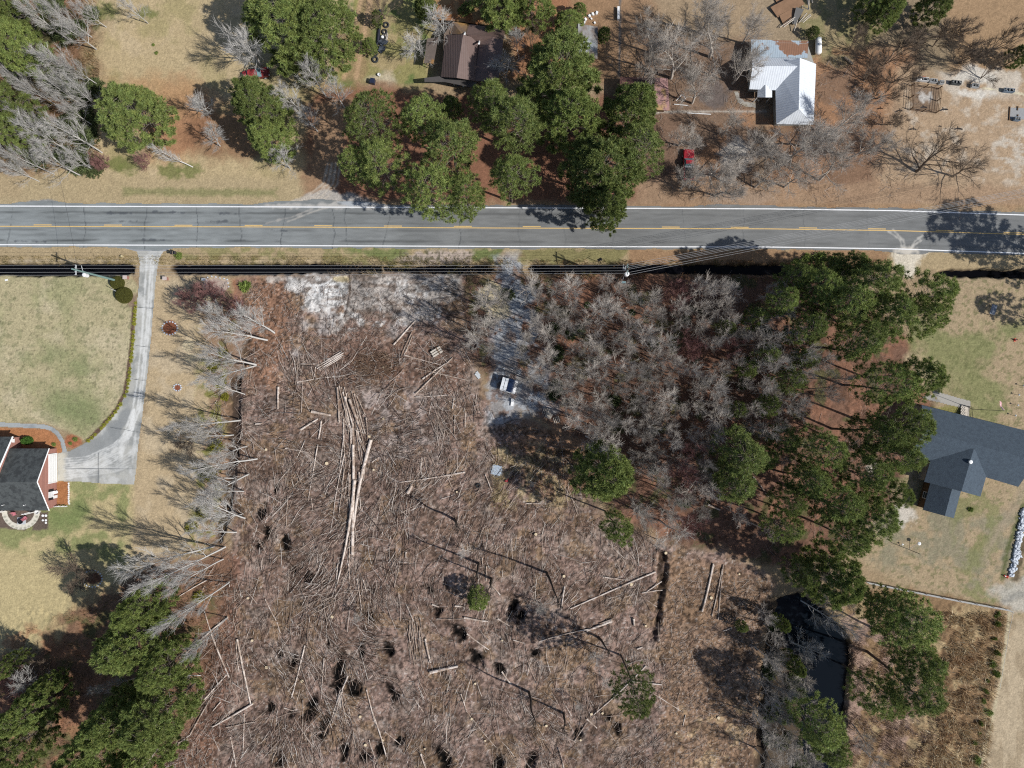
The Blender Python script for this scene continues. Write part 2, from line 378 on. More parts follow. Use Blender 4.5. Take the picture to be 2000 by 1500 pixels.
g.paint(circ(160, 950, 34, 14), C(136, 148, 82), 14, 6, 12, 0.7, 74)
# strip east of the drive
g.paint([(300, 535), (470, 545), (450, 640), (440, 800), (420, 960), (400, 1060), (262, 1100), (262, 945), (290, 720)], C(198, 172, 128), 12, 6, 24, 1, 75)
g.spots([(300, 540), (440, 545), (420, 1060), (262, 1090)], C(206, 184, 146), 40, 0.5, 0.15, 0.7, 76)
g.paint([(400, 600), (490, 560), (480, 760), (440, 1060), (390, 1080), (410, 800)], C(150, 116, 88), 22, 12, 22, 0.85, 77)
g.spots([(390, 700), (450, 700), (430, 1080), (370, 1080)], C(134, 132, 52), 16, 0.52, 0.1, 0.9, 78); g.spots([(395, 560), (500, 560), (440, 760), (380, 760)], C(120, 120, 60), 18, 0.55, 0.1, 0.7, 79)
for u, v, r in ((366, 675, 12), (372, 700, 10)): g.paint(circ(u, v, r), C(214, 194, 150), 4, 2, 8, 1, u)
g.paint(circ(332, 640, 14, 15), C(156, 92, 58), 3, 1.5, 8, 1, 80); g.paint(circ(347, 757, 7), C(150, 84, 56), 2, 1, 5, 1, 81); g.paint(circ(182, 1130, 18, 12), C(122, 84, 60), 3, 2, 8, 1, 82)
g.paint([(398, 548), (420, 541), (446, 546), (448, 560), (430, 575), (400, 572)], C(190, 168, 154), 4, 3, 8, 0.9, 83)
g.paint([(452, 545), (476, 545), (478, 600), (455, 600)], C(168, 110, 76), 8, 4, 12, 0.9, 84)
# the cleared land
CLR = [(470, 545), (910, 530), (950, 620), (920, 700), (960, 800), (1100, 850), (1170, 1000), (1280, 1060), (1420, 1080), (1510, 1140), (1480, 1260), (1470, 1600), (280, 1600), (380, 1360), (450, 1080), (455, 900), (465, 700)]
g.paint(CLR, CLEAR, 20, 8, 24, 1, 85)
g.spots(CLR, C(132, 104, 84), 40, 0.48, 0.16, 0.8, 86); g.spots(CLR, C(172, 150, 134), 26, 0.54, 0.12, 0.8, 87); g.spots(CLR, C(120, 96, 80), 11, 0.58, 0.08, 0.6, 88); g.spots(CLR, C(160, 128, 92), 34, 0.56, 0.1, 0.7, 89)
g.paint([(480, 545), (560, 550), (570, 640), (540, 760), (490, 760)], C(168, 122, 90), 26, 12, 22, 0.85, 90)
g.paint([(680, 690), (770, 690), (780, 740), (680, 740)], C(116, 84, 64), 20, 12, 18, 0.85, 91); g.paint([(640, 640), (900, 660), (900, 760), (620, 760)], C(142, 106, 86), 30, 14, 24, 0.6, 92)
g.spots([(700, 760), (860, 760), (860, 900), (720, 900)], C(190, 172, 162), 14, 0.46, 0.1, 0.75, 93)
g.paint([(1290, 1080), (1510, 1130), (1470, 1600), (1300, 1600)], C(166, 130, 96), 20, 10, 24, 0.7, 94); g.spots([(1330, 1380), (1500, 1380), (1490, 1500), (1330, 1500)], C(206, 172, 124), 18, 0.54, 0.1, 0.8, 95)
g.paint([(420, 1080), (470, 1080), (460, 1300), (420, 1500), (300, 1500), (380, 1320)], C(142, 100, 78), 24, 10, 20, 0.8, 96)
g.spots(CLR, C(212, 202, 192), 3.0, 0.68, 0.05, 0.55, 97); g.spots(CLR, C(84, 66, 54), 3.4, 0.62, 0.06, 0.55, 98)
# sand on the north side of the clearing
g.paint([(560, 540), (680, 534), (680, 590), (665, 600), (640, 610), (600, 612), (590, 570), (562, 560)], C(218, 214, 208), 8, 7, 14, 0.95, 100)
g.paint([(682, 532), (880, 530), (910, 535), (930, 560), (880, 585), (852, 602), (845, 626), (790, 632), (765, 612), (712, 604), (690, 620), (660, 655), (640, 650), (665, 612), (682, 590)], C(192, 182, 172), 7, 6, 14, 0.95, 101)
g.paint([(600, 552), (676, 548), (676, 588), (606, 588)], C(236, 234, 230), 10, 8, 12, 0.9, 102)
g.spots([(565, 532), (925, 530), (880, 600), (640, 640)], C(142, 122, 106), 12, 0.50, 0.1, 0.75, 103, edge=6, sx=0.6, sy=1.5)
g.spots([(565, 560), (905, 540), (860, 630), (640, 645)], C(228, 224, 218), 14, 0.56, 0.1, 0.7, 104, edge=6)
g.paint(circ(665, 545, 16, 6), C(220, 198, 140), 5, 3, 8, 0.9, 105); g.paint(circ(540, 545, 18, 7), C(206, 196, 184), 6, 4, 9, 0.8, 106)
for i in range(7):       # crawler tracks in the sand
    v0 = 566 + i * 3.4
    for u in range(685, 775, 4): g.stroke([(u, v0), (u + 2.5, v0 + 1.6)], 1.0, C(118, 110, 104), 1, 0.2, op=0.7)
for i in range(4):
    for u in range(575, 675, 4): g.stroke([(u, 541 + i * 4), (u + 2, 543.5 + i * 4)], 1.0, C(130, 124, 118), 1, 0.2, op=0.6)
for i in range(4):
    for u in range(715, 775, 4): g.stroke([(u, 596 + i * 3), (u + 2.5, 597.5 + i * 3)], 1.0, C(126, 118, 110), 1, 0.2, op=0.6)
g.stroke([(682, 534), (684, 565), (678, 600), (672, 620)], 2.5, C(84, 72, 64), 2, 0.8); g.stroke([(757, 607), (764, 622), (770, 632)], 3, C(110, 98, 88), 2, 0.8); g.stroke([(736, 584), (752, 598)], 1.5, C(90, 78, 68), 1, 0.3)
for u, v, r in ((598, 634, 11), (632, 642, 13), (580, 690, 11), (770, 645, 14), (640, 620, 10)): g.paint(circ(u, v, r, r * .8), C(206, 198, 192), r, 5, 8, 0.7, u)
# thicket floor
THK = [(905, 540), (1240, 535), (1640, 530), (1800, 690), (1830, 800), (1770, 980), (1640, 1090), (1540, 1110), (1430, 1080), (1290, 1050), (1190, 1000), (1120, 850), (1010, 790), (920, 700)]
g.paint(THK, C(132, 94, 74), 20, 8, 24, 0.95, 110)
g.spots(THK, C(158, 110, 82), 34, 0.5, 0.12, 0.8, 111); g.spots(THK, C(104, 76, 58), 22, 0.52, 0.1, 0.7, 112); g.spots(THK, C(86, 96, 50), 26, 0.6, 0.06, 0.7, 113)
g.spots([(1010, 540), (1210, 540), (1200, 580), (1040, 610)], C(180, 122, 88), 20, 0.45, 0.1, 0.8, 114)
g.paint([(1020, 830), (1140, 850), (1160, 960), (1040, 960), (1000, 880)], C(178, 132, 94), 24, 12, 20, 0.85, 115); g.spots([(960, 860), (1140, 880), (1150, 990), (960, 990)], C(196, 172, 122), 18, 0.5, 0.1, 0.8, 116)
# gravel track, piles
g.paint([(985, 500), (1012, 500), (1018, 560), (1010, 640), (1012, 720), (1040, 760), (1090, 790), (1085, 812), (1020, 800), (985, 830), (955, 830), (960, 770), (958, 700), (978, 640), (985, 570)], C(158, 154, 152), 9, 5, 14, 0.9, 117)
g.spots([(960, 500), (1020, 500), (1090, 800), (950, 830)], C(182, 186, 190), 16, 0.44, 0.1, 0.85, 118); g.spots([(960, 500), (1020, 500), (1090, 800), (950, 830)], C(140, 104, 80), 14, 0.58, 0.08, 0.7, 119)
g.paint(circ(1024, 575, 26, 17), C(172, 178, 184), 5, 3, 10, 1, 120); g.paint(circ(1010, 595, 18, 18), C(168, 174, 180), 8, 4, 10, 0.9, 121)
g.paint([(940, 560), (962, 552), (985, 560), (995, 585), (990, 618), (970, 625), (940, 600), (932, 582)], C(220, 200, 152), 6, 4, 10, 0.95, 122); g.paint(circ(985, 612, 12, 10), C(206, 190, 158), 6, 4, 8, 0.8, 123)
g.paint(circ(970, 920, 12, 10), C(170, 180, 190), 4, 2, 8, 0.9, 124)
# east yard
EL = [(1830, 535), (2600, 545), (2600, 1340), (2000, 1330), (1960, 1190), (1780, 1155), (1650, 1080), (1740, 980), (1780, 880), (1830, 800), (1770, 700), (1850, 610)]
g.paint(EL, C(180, 156, 118), 16, 6, 24, 1, 130)
g.spots([(1780, 620), (2100, 640), (2100, 830), (1780, 830)], C(138, 142, 84), 44, 0.44, 0.16, 0.85, 131); g.paint([(1800, 640), (1890, 660), (1960, 780), (1880, 790), (1800, 760)], C(144, 142, 88), 30, 12, 20, 0.7, 132)
g.spots(EL, C(112, 116, 66), 6, 0.6, 0.06, 0.6, 133); g.spots([(1700, 1000), (2000, 960), (1990, 1180), (1700, 1100)], C(146, 140, 112), 34, 0.45, 0.14, 0.75, 134); g.spots([(1850, 960), (2000, 960), (1980, 1180), (1880, 1180)], C(134, 136, 78), 30, 0.5, 0.12, 0.7, 135)
g.paint(circ(1768, 1005, 16, 22), C(216, 206, 190), 10, 7, 12, 0.9, 136); g.paint(circ(1705, 915, 14, 9), C(214, 200, 180), 8, 6, 10, 0.9, 137)
g.stroke([(2010, 930), (1985, 985), (1945, 1045), (1920, 1100)], 14, C(170, 152, 124), 14, 4, op=0.8); g.stroke([(2020, 960), (1990, 1020), (1962, 1090)], 10, C(128, 124, 108), 12, 4, op=0.5)
g.paint([(1930, 1150), (2010, 1130), (2100, 1150), (2100, 1200), (1970, 1195)], C(196, 190, 176), 20, 9, 18, 0.75, 138); g.stroke([(1962, 1175), (1990, 1160), (2040, 1165)], 12, C(140, 138, 130), 8, 3, op=0.6)
g.stroke([(1958, 1128), (1968, 1075), (1985, 1020), (2003, 980)], 9, C(96, 104, 50), 6, 3, op=0.8); g.stroke([(1984, 1130), (1994, 1085), (2010, 1030)], 12, C(92, 78, 58), 6, 3, op=0.8)
g.paint([(1800, 800), (1880, 790), (1882, 830), (1810, 830)], C(148, 142, 66), 6, 3, 8, 0.9, 139)
# south-east brush and field
g.paint([(1640, 1150), (1780, 1150), (1970, 1190), (1950, 1330), (1910, 1600), (1560, 1600), (1620, 1500), (1660, 1400), (1650, 1240)], C(152, 120, 82), 14, 6, 20, 1, 140)
g.spots([(1640, 1150), (1960, 1190), (1920, 1600), (1560, 1600)], C(190, 164, 116), 24, 0.5, 0.12, 0.8, 141); g.spots([(1640, 1180), (1800, 1200), (1760, 1600), (1560, 1600)], C(180, 148, 132), 26, 0.46, 0.12, 0.75, 142)
g.paint([(1975, 1210), (2600, 1240), (2600, 2000), (1890, 2000), (1915, 1480), (1950, 1330)], C(196, 174, 138), 10, 4, 20, 1, 143)
g.spots([(1970, 1210), (2300, 1240), (2300, 1700), (1890, 1700)], C(168, 146, 112), 20, 0.5, 0.12, 0.7, 144, sx=1.8, sy=0.5); g.stroke([(1972, 1195), (1955, 1330), (1915, 1500)], 5, C(206, 190, 150), 4, 1.5)
# south-west wood
g.paint([(-300, 1290), (60, 1290), (150, 1180), (260, 1120), (400, 1080), (450, 1090), (420, 1330), (300, 1560), (-300, 1700)], C(142, 104, 78), 30, 14, 26, 0.95, 150)
g.spots([(-100, 1250), (430, 1150), (300, 1600), (-100, 1600)], C(98, 104, 56), 30, 0.54, 0.1, 0.7, 151); g.spots([(-100, 1250), (430, 1150), (300, 1600), (-100, 1600)], C(176, 122, 84), 26, 0.55, 0.1, 0.7, 152)
# ditches, pond, wet pits  (dug into the ground and lined with dark soil)
DITCHES = [[(-400, 516), (60, 515), (250, 514), (262, 521), (260, 533), (230, 537), (0, 537), (-400, 537)],
           [(331, 522), (345, 516), (640, 514), (700, 517), (740, 518), (745, 530), (640, 532), (480, 536), (345, 534)],
           [(745, 519), (800, 522), (830, 518), (950, 516), (962, 524), (955, 533), (820, 533), (750, 527)],
           [(1026, 523), (1045, 516), (1240, 516), (1660, 517), (1700, 522), (1700, 534), (1640, 538), (1400, 534), (1240, 533), (1045, 532)],
           [(1835, 532), (1860, 526), (2300, 530), (2300, 546), (1860, 540)]]
for i, d in enumerate(DITCHES):
    g.paint(d, C(58, 46, 36), 6, 2.4, 9, 1, 160 + i); g.dig(d, 1.3, 7, 2.2, 13, 160 + i)
POND = [(1520, 1175), (1560, 1158), (1605, 1190), (1650, 1232), (1664, 1270), (1656, 1350), (1650, 1420), (1640, 1480), (1650, 1620), (1560, 1620), (1572, 1480), (1566, 1400), (1560, 1330), (1540, 1270), (1516, 1220)]
g.paint(POND, C(60, 48, 36), 6, 3, 14, 1, 170); g.dig(POND, 1.9, 14, 3, 16, 170)
g.paint([(1488, 1170), (1540, 1170), (1570, 1290), (1580, 1420), (1580, 1640), (1480, 1640), (1490, 1400), (1500, 1260)], C(84, 70, 56), 14, 5, 14, 0.92, 172)  # undug west bank: peat brown, with the shade of its trees painted in
PITS = [(512, 1000, 10, 16, .5), (520, 1040, 8, 16, .3), (556, 1062, 13, 20, -.1), (600, 1126, 14, 12, .6), (573, 1116, 10, 6, .2), (660, 1318, 15, 44, .18), (690, 1345, 20, 18, 0), (760, 1270, 11, 13, -.4), (758, 1342, 9, 14, -.6), (772, 1360, 12, 10, 0), (570, 1292, 9, 17, .3), (548, 1278, 6, 7, 0), (605, 1385, 16, 30, .45), (526, 1382, 12, 12, 0), (568, 1396, 9, 8, 0), (630, 1425, 12, 22, .2), (640, 1400, 8, 10, .1), (672, 1468, 10, 20, .05), (545, 1485, 14, 14, 0), (712, 1480, 22, 10, -.2), (740, 1465, 14, 14, .2), (865, 1480, 16, 30, -.6), (838, 1150, 10, 12, -.5), (855, 1192, 14, 10, -.6), (975, 1490, 12, 16, .2), (895, 1235, 16, 20, -.7), (930, 1285, 30, 10, .8), (1045, 1275, 14, 8, .2), (1002, 1186, 11, 22, .4), (1018, 1204, 9, 14, .3), (720, 1205, 8, 10, 0), (705, 1270, 8, 14, 0), (1130, 1432, 10, 9, 0), (1205, 1422, 8, 10, 0), (1036, 1488, 12, 24, .5), (780, 1448, 16, 9, -.6), (640, 1255, 6, 10, .2), (538, 955, 7, 8, .1), (505, 1066, 8, 8, 0), (1185, 1400, 7, 6, 0), (975, 1305, 18, 9, .7)]
for i, (u, v, a, b, r) in enumerate(PITS):
    p = circ(u, v, a * .7, b * 1.05, 16, r); g.paint(p, C(34, 29, 26), 7, 7.5, 7, 0.93, 180 + i); g.paint(circ(u, v, a * .45, b * .75, 16, r), C(16, 15, 15), 4, 6, 6, 0.9, 180 + i); g.dig(circ(u, v, a * .8, b * .8, 14, r), 0.55, 6, 2, 9, 180 + i)
TRENCH = [[(1286, 1082), (1300, 1080), (1303, 1110), (1298, 1150), (1292, 1190), (1288, 1225), (1280, 1250), (1268, 1252), (1276, 1222), (1284, 1180), (1285, 1120)], [(1508, 1190), (1530, 1230), (1512, 1290), (1503, 1340), (1498, 1420), (1488, 1620), (1462, 1620), (1474, 1480), (1484, 1380), (1492, 1290), (1500, 1240)], [(446, 740), (470, 735), (466, 880), (448, 1010), (430, 1062), (414, 1056), (436, 940), (444, 830)]]
for i, d in enumerate(TRENCH): g.paint(d, C(52, 42, 35), 9, 6.5, 7, 0.78, 230 + i); g.dig(d, 0.8, 8, 3, 9, 230 + i)
# planting beds at the west house
g.paint([(-60, 834), (60, 836), (95, 838), (118, 858), (125, 884), (110, 888), (-60, 886)], C(190, 124, 70), 4, 2, 8, 1, 240); g.paint(circ(142, 862, 18, 13), C(178, 108, 66), 4, 2, 8, 1, 241)
g.paint([(109, 941), (136, 941), (134, 986), (109, 986)], C(184, 118, 62), 3, 1.5, 8, 1, 242); g.paint([(66, 998), (94, 1000), (94, 1034), (62, 1036)], C(112, 96, 84), 3, 1.5, 8, 1, 243); g.paint([(-60, 990), (70, 990), (74, 1008), (48, 1036), (-20, 1030)], C(120, 102, 90), 3, 1, 8, 1, 244)
g.stroke([(262, 590), (258, 660), (249, 735), (243, 770), (225, 802), (200, 832), (170, 862)], 7, C(112, 88, 72), 2.5, 1, 6)
g.paint([(242, 575), (268, 575), (266, 600), (252, 600)], C(150, 124, 100), 5, 2, 8, .9, 246)
g.stroke([(20, 510), (262, 508)], 5, C(184, 166, 134), 3, 1.5, op=0.8); g.stroke([(345, 511), (640, 510)], 4, C(196, 172, 132), 3, 1.5, op=0.8)
# fine relief
amp = np.zeros(g.U.shape, np.float32)
for poly, a in ((CLR, 0.2), (THK, 0.2), ([(1640, 1150), (1960, 1190), (1920, 1600), (1560, 1600)], 0.3), ([(-60, -60), (200, -60), (190, 340), (-60, 340)], 0.2), ([(-300, 1290), (440, 1090), (300, 1600), (-300, 1700)], 0.25)):
    w, m = g.mask(poly, 20, 4, 20, 1); amp[w] = np.maximum(amp[w], m * a)
amp += 0.02 * ((g.V < 380) | (g.V > 545))
flat = (g.V > 384) & (g.V < 490)
amp[flat] = 0
g.Z += (fbm(g.U, g.V, 9, 5, 4) - 0.5) * 2 * amp
g.Z[(np.abs(g.U - 1000) > 1093) | (np.abs(g.V - 750) > 845)] = 0
g.grain(0.16, 5, 6, 3); g.grain(0.22, 2.4, 7, 2)
w, m = g.mask(CLR, 14, 5, 20, 5)      # noise darkens the cleared ground in fine and broad patches
n_ = fbm(g.U[w], g.V[w], 5.0, 61, 3); k_ = (1 - 0.55 * np.clip((n_ - 0.50) / 0.1, 0, 1) * m)[..., None]; g.COL[w] *= k_ * (1 + 0.10 * m)[..., None] * (1 - 0.26 * np.clip((fbm(g.U[w], g.V[w], 45, 71, 4) - .52) / .12, 0, 1) * m)[..., None]
lum = (g.COL * np.array([.3, .55, .15], np.float32)).sum(-1, keepdims=True)
sk = 0.18 + 0.10 * np.clip((g.U - 1050) / 200, 0, 1)[..., None] * np.clip((402 - g.V) / 6, 0, 1)[..., None]; g.COL[:] = (g.COL * (1 - sk) + lum * sk) * 0.91
ny, nx = g.U.shape
XX, YY = np.meshgrid(gx, gy)
ids = np.arange(ny * nx, dtype=np.int32).reshape(ny, nx)
quads = np.stack([ids[:-1, :-1], ids[:-1, 1:], ids[1:, 1:], ids[1:, :-1]], -1).reshape(-1, 4)
ground_m = mat('ground_soil', None, rough=1.0, var=0.34, scale=4.2, spec=0.05, bump=0.035, attr=True, detail=9)
ground = link('ground', np_mesh('ground', np.stack([XX, YY, g.Z], -1).reshape(-1, 3), [quads], ground_m, np.clip(g.COL, 0.002, 0.9).reshape(-1, 3), True)); tag(ground, kind='structure')
def gz(x, y):
    i = int(np.clip(np.searchsorted(gx, x), 0, nx - 1)); j = int(np.clip(np.searchsorted(gy, y), 0, ny - 1)); return float(g.Z[j, i])
def gzs(x, y):
    i = np.clip(np.searchsorted(gx, x), 0, nx - 1); j = np.clip(np.searchsorted(gy, y), 0, ny - 1); return g.Z[j, i]

# ---- water lying in the dug places
dw = water_mat('ditch_water', (0.003, 0.003, 0.004)); pw = water_mat('pond_water', (0.004, 0.006, 0.009))
def flat_poly(name, poly, z, m, kind='structure', label=None):
    b = MB(); b.poly([(*G(u, v), z) for u, v in poly][::-1]); o = b.build(name, m); tag(o, label, kind=kind); return o
for d in DITCHES: flat_poly('ditch_water', d, -0.75, dw)
flat_poly('pond_water', POND, -1.0, pw)

# ---- sheets: road, concrete
def sheet(name, cv, poly, z, m):
    inside = np.zeros(cv.U.shape, bool); w = cv.win(poly, 1); inside[w] = cv.sd(poly, w) < 0
    ny, nx = cv.U.shape; ids = np.arange(ny * nx).reshape(ny, nx); q = np.stack([ids[:-1, :-1], ids[:-1, 1:], ids[1:, 1:], ids[1:, :-1]], -1)
    keep = (inside[:-1, :-1] & inside[1:, 1:] & inside[:-1, 1:] & inside[1:, :-1]); q = q[keep]
    used = np.unique(q); remap = np.full(ny * nx, -1); remap[used] = np.arange(len(used))
    X, Y = np.meshgrid(cv.xs, cv.ys); V = np.stack([X, Y, np.full(X.shape, z)], -1).reshape(-1, 3)[used]
    o = link(name, np_mesh(name, V, [remap[q]], m, np.clip(cv.COL.reshape(-1, 3)[used], 0.003, 0.9))); tag(o, kind='structure'); return o
UT = [-2000, 0, 500, 1000, 1500, 1750, 2000, 4000]
def top(u): return np.interp(u, UT, [400, 402.5, 404, 406, 408, 411.5, 420, 500])
def bot(u): return np.interp(u, UT, [477, 478, 479.5, 481.5, 482.5, 486, 495, 575])
def mid(u): return np.interp(u, UT, [441.5, 442, 443.2, 445.5, 447, 450.5, 458, 536])
r = Canvas(np.arange(-130, 130, 0.16), np.arange(18, 36, 0.12), C(138, 143, 146))
T = (r.V - top(r.U)) / (bot(r.U) - top(r.U))
k = np.clip((r.U - 300) / 700, 0, 1)[..., None]; r.COL[:] = np.array(C(142, 147, 147), np.float32) * (1 - k) + np.array(C(129, 130, 129), np.float32) * k
for t0, wd, st in ((0.16, .035, .75), (0.42, .03, .4), (0.60, .03, .45), (0.88, .035, .8), (0.28, .05, .2), (.74, .05, .2)):
    n = fbm(r.U, r.V, 40, int(t0 * 100), 4, sx=0.5, sy=3.0); a = np.clip((n - 0.36) / 0.18, 0, 1) * np.exp(-((T - t0 - 0.02 * (n - .5)) / wd) ** 2) * st * np.clip(1.15 - r.U / 1700, 0.3, 1)
    r.COL *= (1 - 0.75 * a)[..., None]
n = fbm(r.U, r.V, 5, 3, 2, sx=0.25, sy=1.5); r.COL *= (1 + (n - 0.5) * 0.30)[..., None]
n = fbm(r.U, r.V, 60, 8, 3); r.COL *= (0.96 + (n - 0.5) * 0.32)[..., None]
for u in (26, 165, 287, 383, 466, 558, 648, 677, 764, 900, 1015, 1096, 1195, 1330, 1450, 1570, 1695, 1820):
    pts = []; uu = u
    for v in range(402, 492, 6): pts.append((uu, v)); uu += random.uniform(-2.2, 2.2)
    r.stroke(pts, 1.1, C(70, 74, 78), 1.2, 0.5, 5, 0.75 if u < 1000 else .35, u)
for u, v, w_ in ((230, 416, 26), (330, 414, 30), (420, 432, 22), (250, 432, 16), (440, 416, 20), (60, 471, 30), (300, 468, 20), (545, 450, 14)): r.stroke([(u - w_, v), (u + w_, v + 1)], 2.4, C(78, 82, 88), 2.5, 2.5, 7, 0.7, u)
r.stroke([(560, 434), (600, 418), (640, 404), (660, 392)], 3, C(196, 190, 180), 3, 1.5, op=.6); r.stroke([(520, 436), (570, 424), (610, 408)], 3, C(190, 184, 176), 3, 1.5, op=.5)
r.paint([(500, 405), (540, 398), (740, 398), (770, 406)], C(190, 186, 180), 5, 3, 12, .9, 5); r.paint([(660, 395), (720, 392), (745, 402), (690, 404)], C(176, 180, 184), 4, 3, 10, .9, 6)
for p in ([(1735, 452), (1758, 468), (1764, 490)], [(1745, 450), (1764, 470), (1768, 490)], [(1805, 458), (1786, 472), (1778, 490)], [(1800, 470), (1782, 480), (1774, 492)]): r.stroke(p, 3, C(206, 202, 194), 3, 1.4, 6, .6)
r.paint(circ(1770, 490, 26, 7), C(214, 206, 192), 6, 3, 8, .8, 9)
edge_t = lambda u: top(u) - 6 + 2.2 * (vnoise(np.array(u / 18.0), np.array(3.3)) - .5) * 2; edge_b = lambda u: bot(u) + 5 + 1.6 * (vnoise(np.array(u / 18.0), np.array(9.1)) - .5) * 2
us = list(range(-460, 2470, 6))
def et(u):
    v = float(edge_t(u))
    if 30 < u < 130: v -= 6 * math.sin((u - 30) / 100 * math.pi)
    if 500 < u < 760: v -= 9 * math.sin((u - 500) / 260 * math.pi)
    if 1380 < u < 1520: v -= 3
    return v
def eb(u):
    v = float(edge_b(u))
    if 235 < u < 345: v += 5.5 * min(1, min(u - 235, 345 - u) / 30)
    if 1730 < u < 1820: v += 5 * min(1, min(u - 1730, 1820 - u) / 25)
    return v
road_poly = [(u, et(u)) for u in us] + [(u, eb(u)) for u in us[::-1]]
asphalt = mat('asphalt', None, rough=0.95, var=0.12, scale=9, spec=0.12, bump=0.006, attr=True, detail=6)
road = sheet('road', r, road_poly, 0.03, asphalt)
white_p = mat('white_road_paint', (0.62, 0.62, 0.62), rough=0.7, var=0.12, scale=3, detail=8); yellow_p = mat('yellow_road_paint', (0.50, 0.34, 0.13), rough=0.7, var=0.15, scale=3, detail=8)
def strip(name, fn, u0, u1, w, m, z=0.036, step=12):
    b = MB(); u = u0
    while u < u1 - 0.01:
        e = min(u + step, u1)
        b.poly([(*G(u, fn(u) + w / 2), z), (*G(e, fn(e) + w / 2), z), (*G(e, fn(e) - w / 2), z), (*G(u, fn(u) - w / 2), z)]); u = e
    o = b.build(name, m); tag(o, kind='structure'); return o
strip('edge_line_markings', top, -450, 2450, 2.0, white_p); strip('edge_line_markings', bot, -450, 2450, 2.0, white_p)
strip('centre_line_markings', mid, -450, 2450, 1.7, yellow_p)
for c in [83.5 - 137.2 * k for k in (3, 2, 1)] + [83.5, 221, 358.5, 495.5, 631.5, 767.5, 904, 1038.5, 1173, 1310, 1444.5, 1578, 1712.5, 1845]:
    strip('centre_line_markings', lambda u: mid(u) - 2.9, c - 17.5, c + 17.5, 1.7, yellow_p)
strip('centre_line_markings', lambda u: mid(u) - 2.9, 1960, 2450, 1.7, yellow_p)
# concrete drive, walk and patio
concrete = mat('concrete', None, rough=0.9, var=0.1, scale=3.5, spec=0.15, bump=0.006, attr=True, detail=7)
d = Canvas(np.arange(-100, -58, 0.13), np.arange(-20, 25, 0.13), C(182, 181, 174))
d.spots(ALL, C(146, 148, 146), 26, 0.46, 0.2, 0.8, 3); d.spots(ALL, C(206, 206, 202), 18, 0.54, 0.14, 0.7, 4)
d.paint([(110, 930), (130, 870), (200, 850), (250, 790), (262, 800), (230, 870), (160, 905)], C(140, 143, 143), 10, 4, 16, .8, 6)
for o_ in (-4.5, 4, 9): d.stroke([(292 + o_, 500), (288 + o_, 560), (282 + o_ * .9, 650), (273 + o_ * .9, 740), (264 + o_, 800), (246 + o_, 850)], 3.6, C(222, 222, 218), 2.5, 1.2, 8, .8, int(o_) + 20)
for k_ in range(9): d.stroke([(262, 800), (250 + k_ * 1.4, 838), (222 + k_ * 2, 868 + k_ * 3), (170, 892 + k_ * 4.5), (122, 896 + k_ * 5)], 2.4, C(226, 226, 222), 2.5, 1.5, 9, .62, 30 + k_)
for k_ in range(5): d.stroke([(266, 835 + k_ * 10), (258, 880 + k_ * 7), (225, 905 + k_ * 4), (160, 915 + k_ * 4)], 2.2, C(218, 218, 214), 2.5, 1.5, 9, .5, 50 + k_)
d.paint([(113, 884), (128, 884), (128, 940), (112, 940)], C(206, 200, 184), 8, 3, 8, .8, 61)
for p in ([(215, 834), (282, 846)], [(192, 885), (192, 945)], [(128, 915), (264, 916)], [(265, 675), (298, 678)], [(258, 740), (292, 744)], [(270, 600), (303, 602)]): d.stroke(p, 0.9, C(88, 92, 96), 1, .2)
drive_poly = [(266, 489), (322, 489), (312, 505), (308, 525), (304, 560), (300, 610), (296, 660), (290, 720), (284, 770), (278, 820), (271, 870), (267, 915), (263, 947), (200, 945), (150, 941), (112, 940), (113, 884), (135, 881), (160, 868), (182, 855), (205, 833), (228, 803), (244, 772), (252, 738), (260, 680), (266, 610), (270, 560), (273, 515)]
driveway = sheet('driveway', d, drive_poly, 0.035, concrete)
apron = flat_poly('driveway_apron', [(240, 484), (338, 484), (322, 491), (266, 491)], 0.026, mat('asphalt_apron', C(158, 160, 162), rough=.95, var=.15, scale=3))
d.COL[:] = C(168, 172, 172); d.spots(ALL, C(142, 146, 148), 16, 0.48, 0.15, 0.7, 9)
def offset_path(pts, w):
    L = []; R = []
    for i, p in enumerate(pts):
        a = pts[max(i - 1, 0)]; b = pts[min(i + 1, len(pts) - 1)]; dx, dy = b[0] - a[0], b[1] - a[1]; l = math.hypot(dx, dy); L.append((p[0] - dy / l * w / 2, p[1] + dx / l * w / 2)); R.append((p[0] + dy / l * w / 2, p[1] - dx / l * w / 2))
    return L + R[::-1]
sheet('walkway', d, offset_path([(-120, 829), (0, 829), (40, 831), (85, 833), (100, 837), (112, 846), (122, 862), (127, 884)], 10), 0.03, concrete)
e = Canvas(np.arange(-100, 100, 0.15), np.arange(-30, 55, 0.15), C(172, 168, 160))
e.spots(ALL, C(140, 136, 130), 16, 0.48, 0.15, 0.8, 5)
sheet('east_walkway', e, [(1800, 776), (1822, 762), (1897, 783), (1894, 805), (1872, 796), (1808, 781)], 0.03, concrete)
e.spots(ALL, C(150, 140, 122), 10, 0.48, 0.12, 0.8, 7)
sheet('concrete_slab', e, [(1432, 178), (1443, 178), (1446, 190), (1456, 198), (1477, 200), (1477, 211), (1455, 209), (1440, 201)], 0.03, concrete)
def strips3(): pass
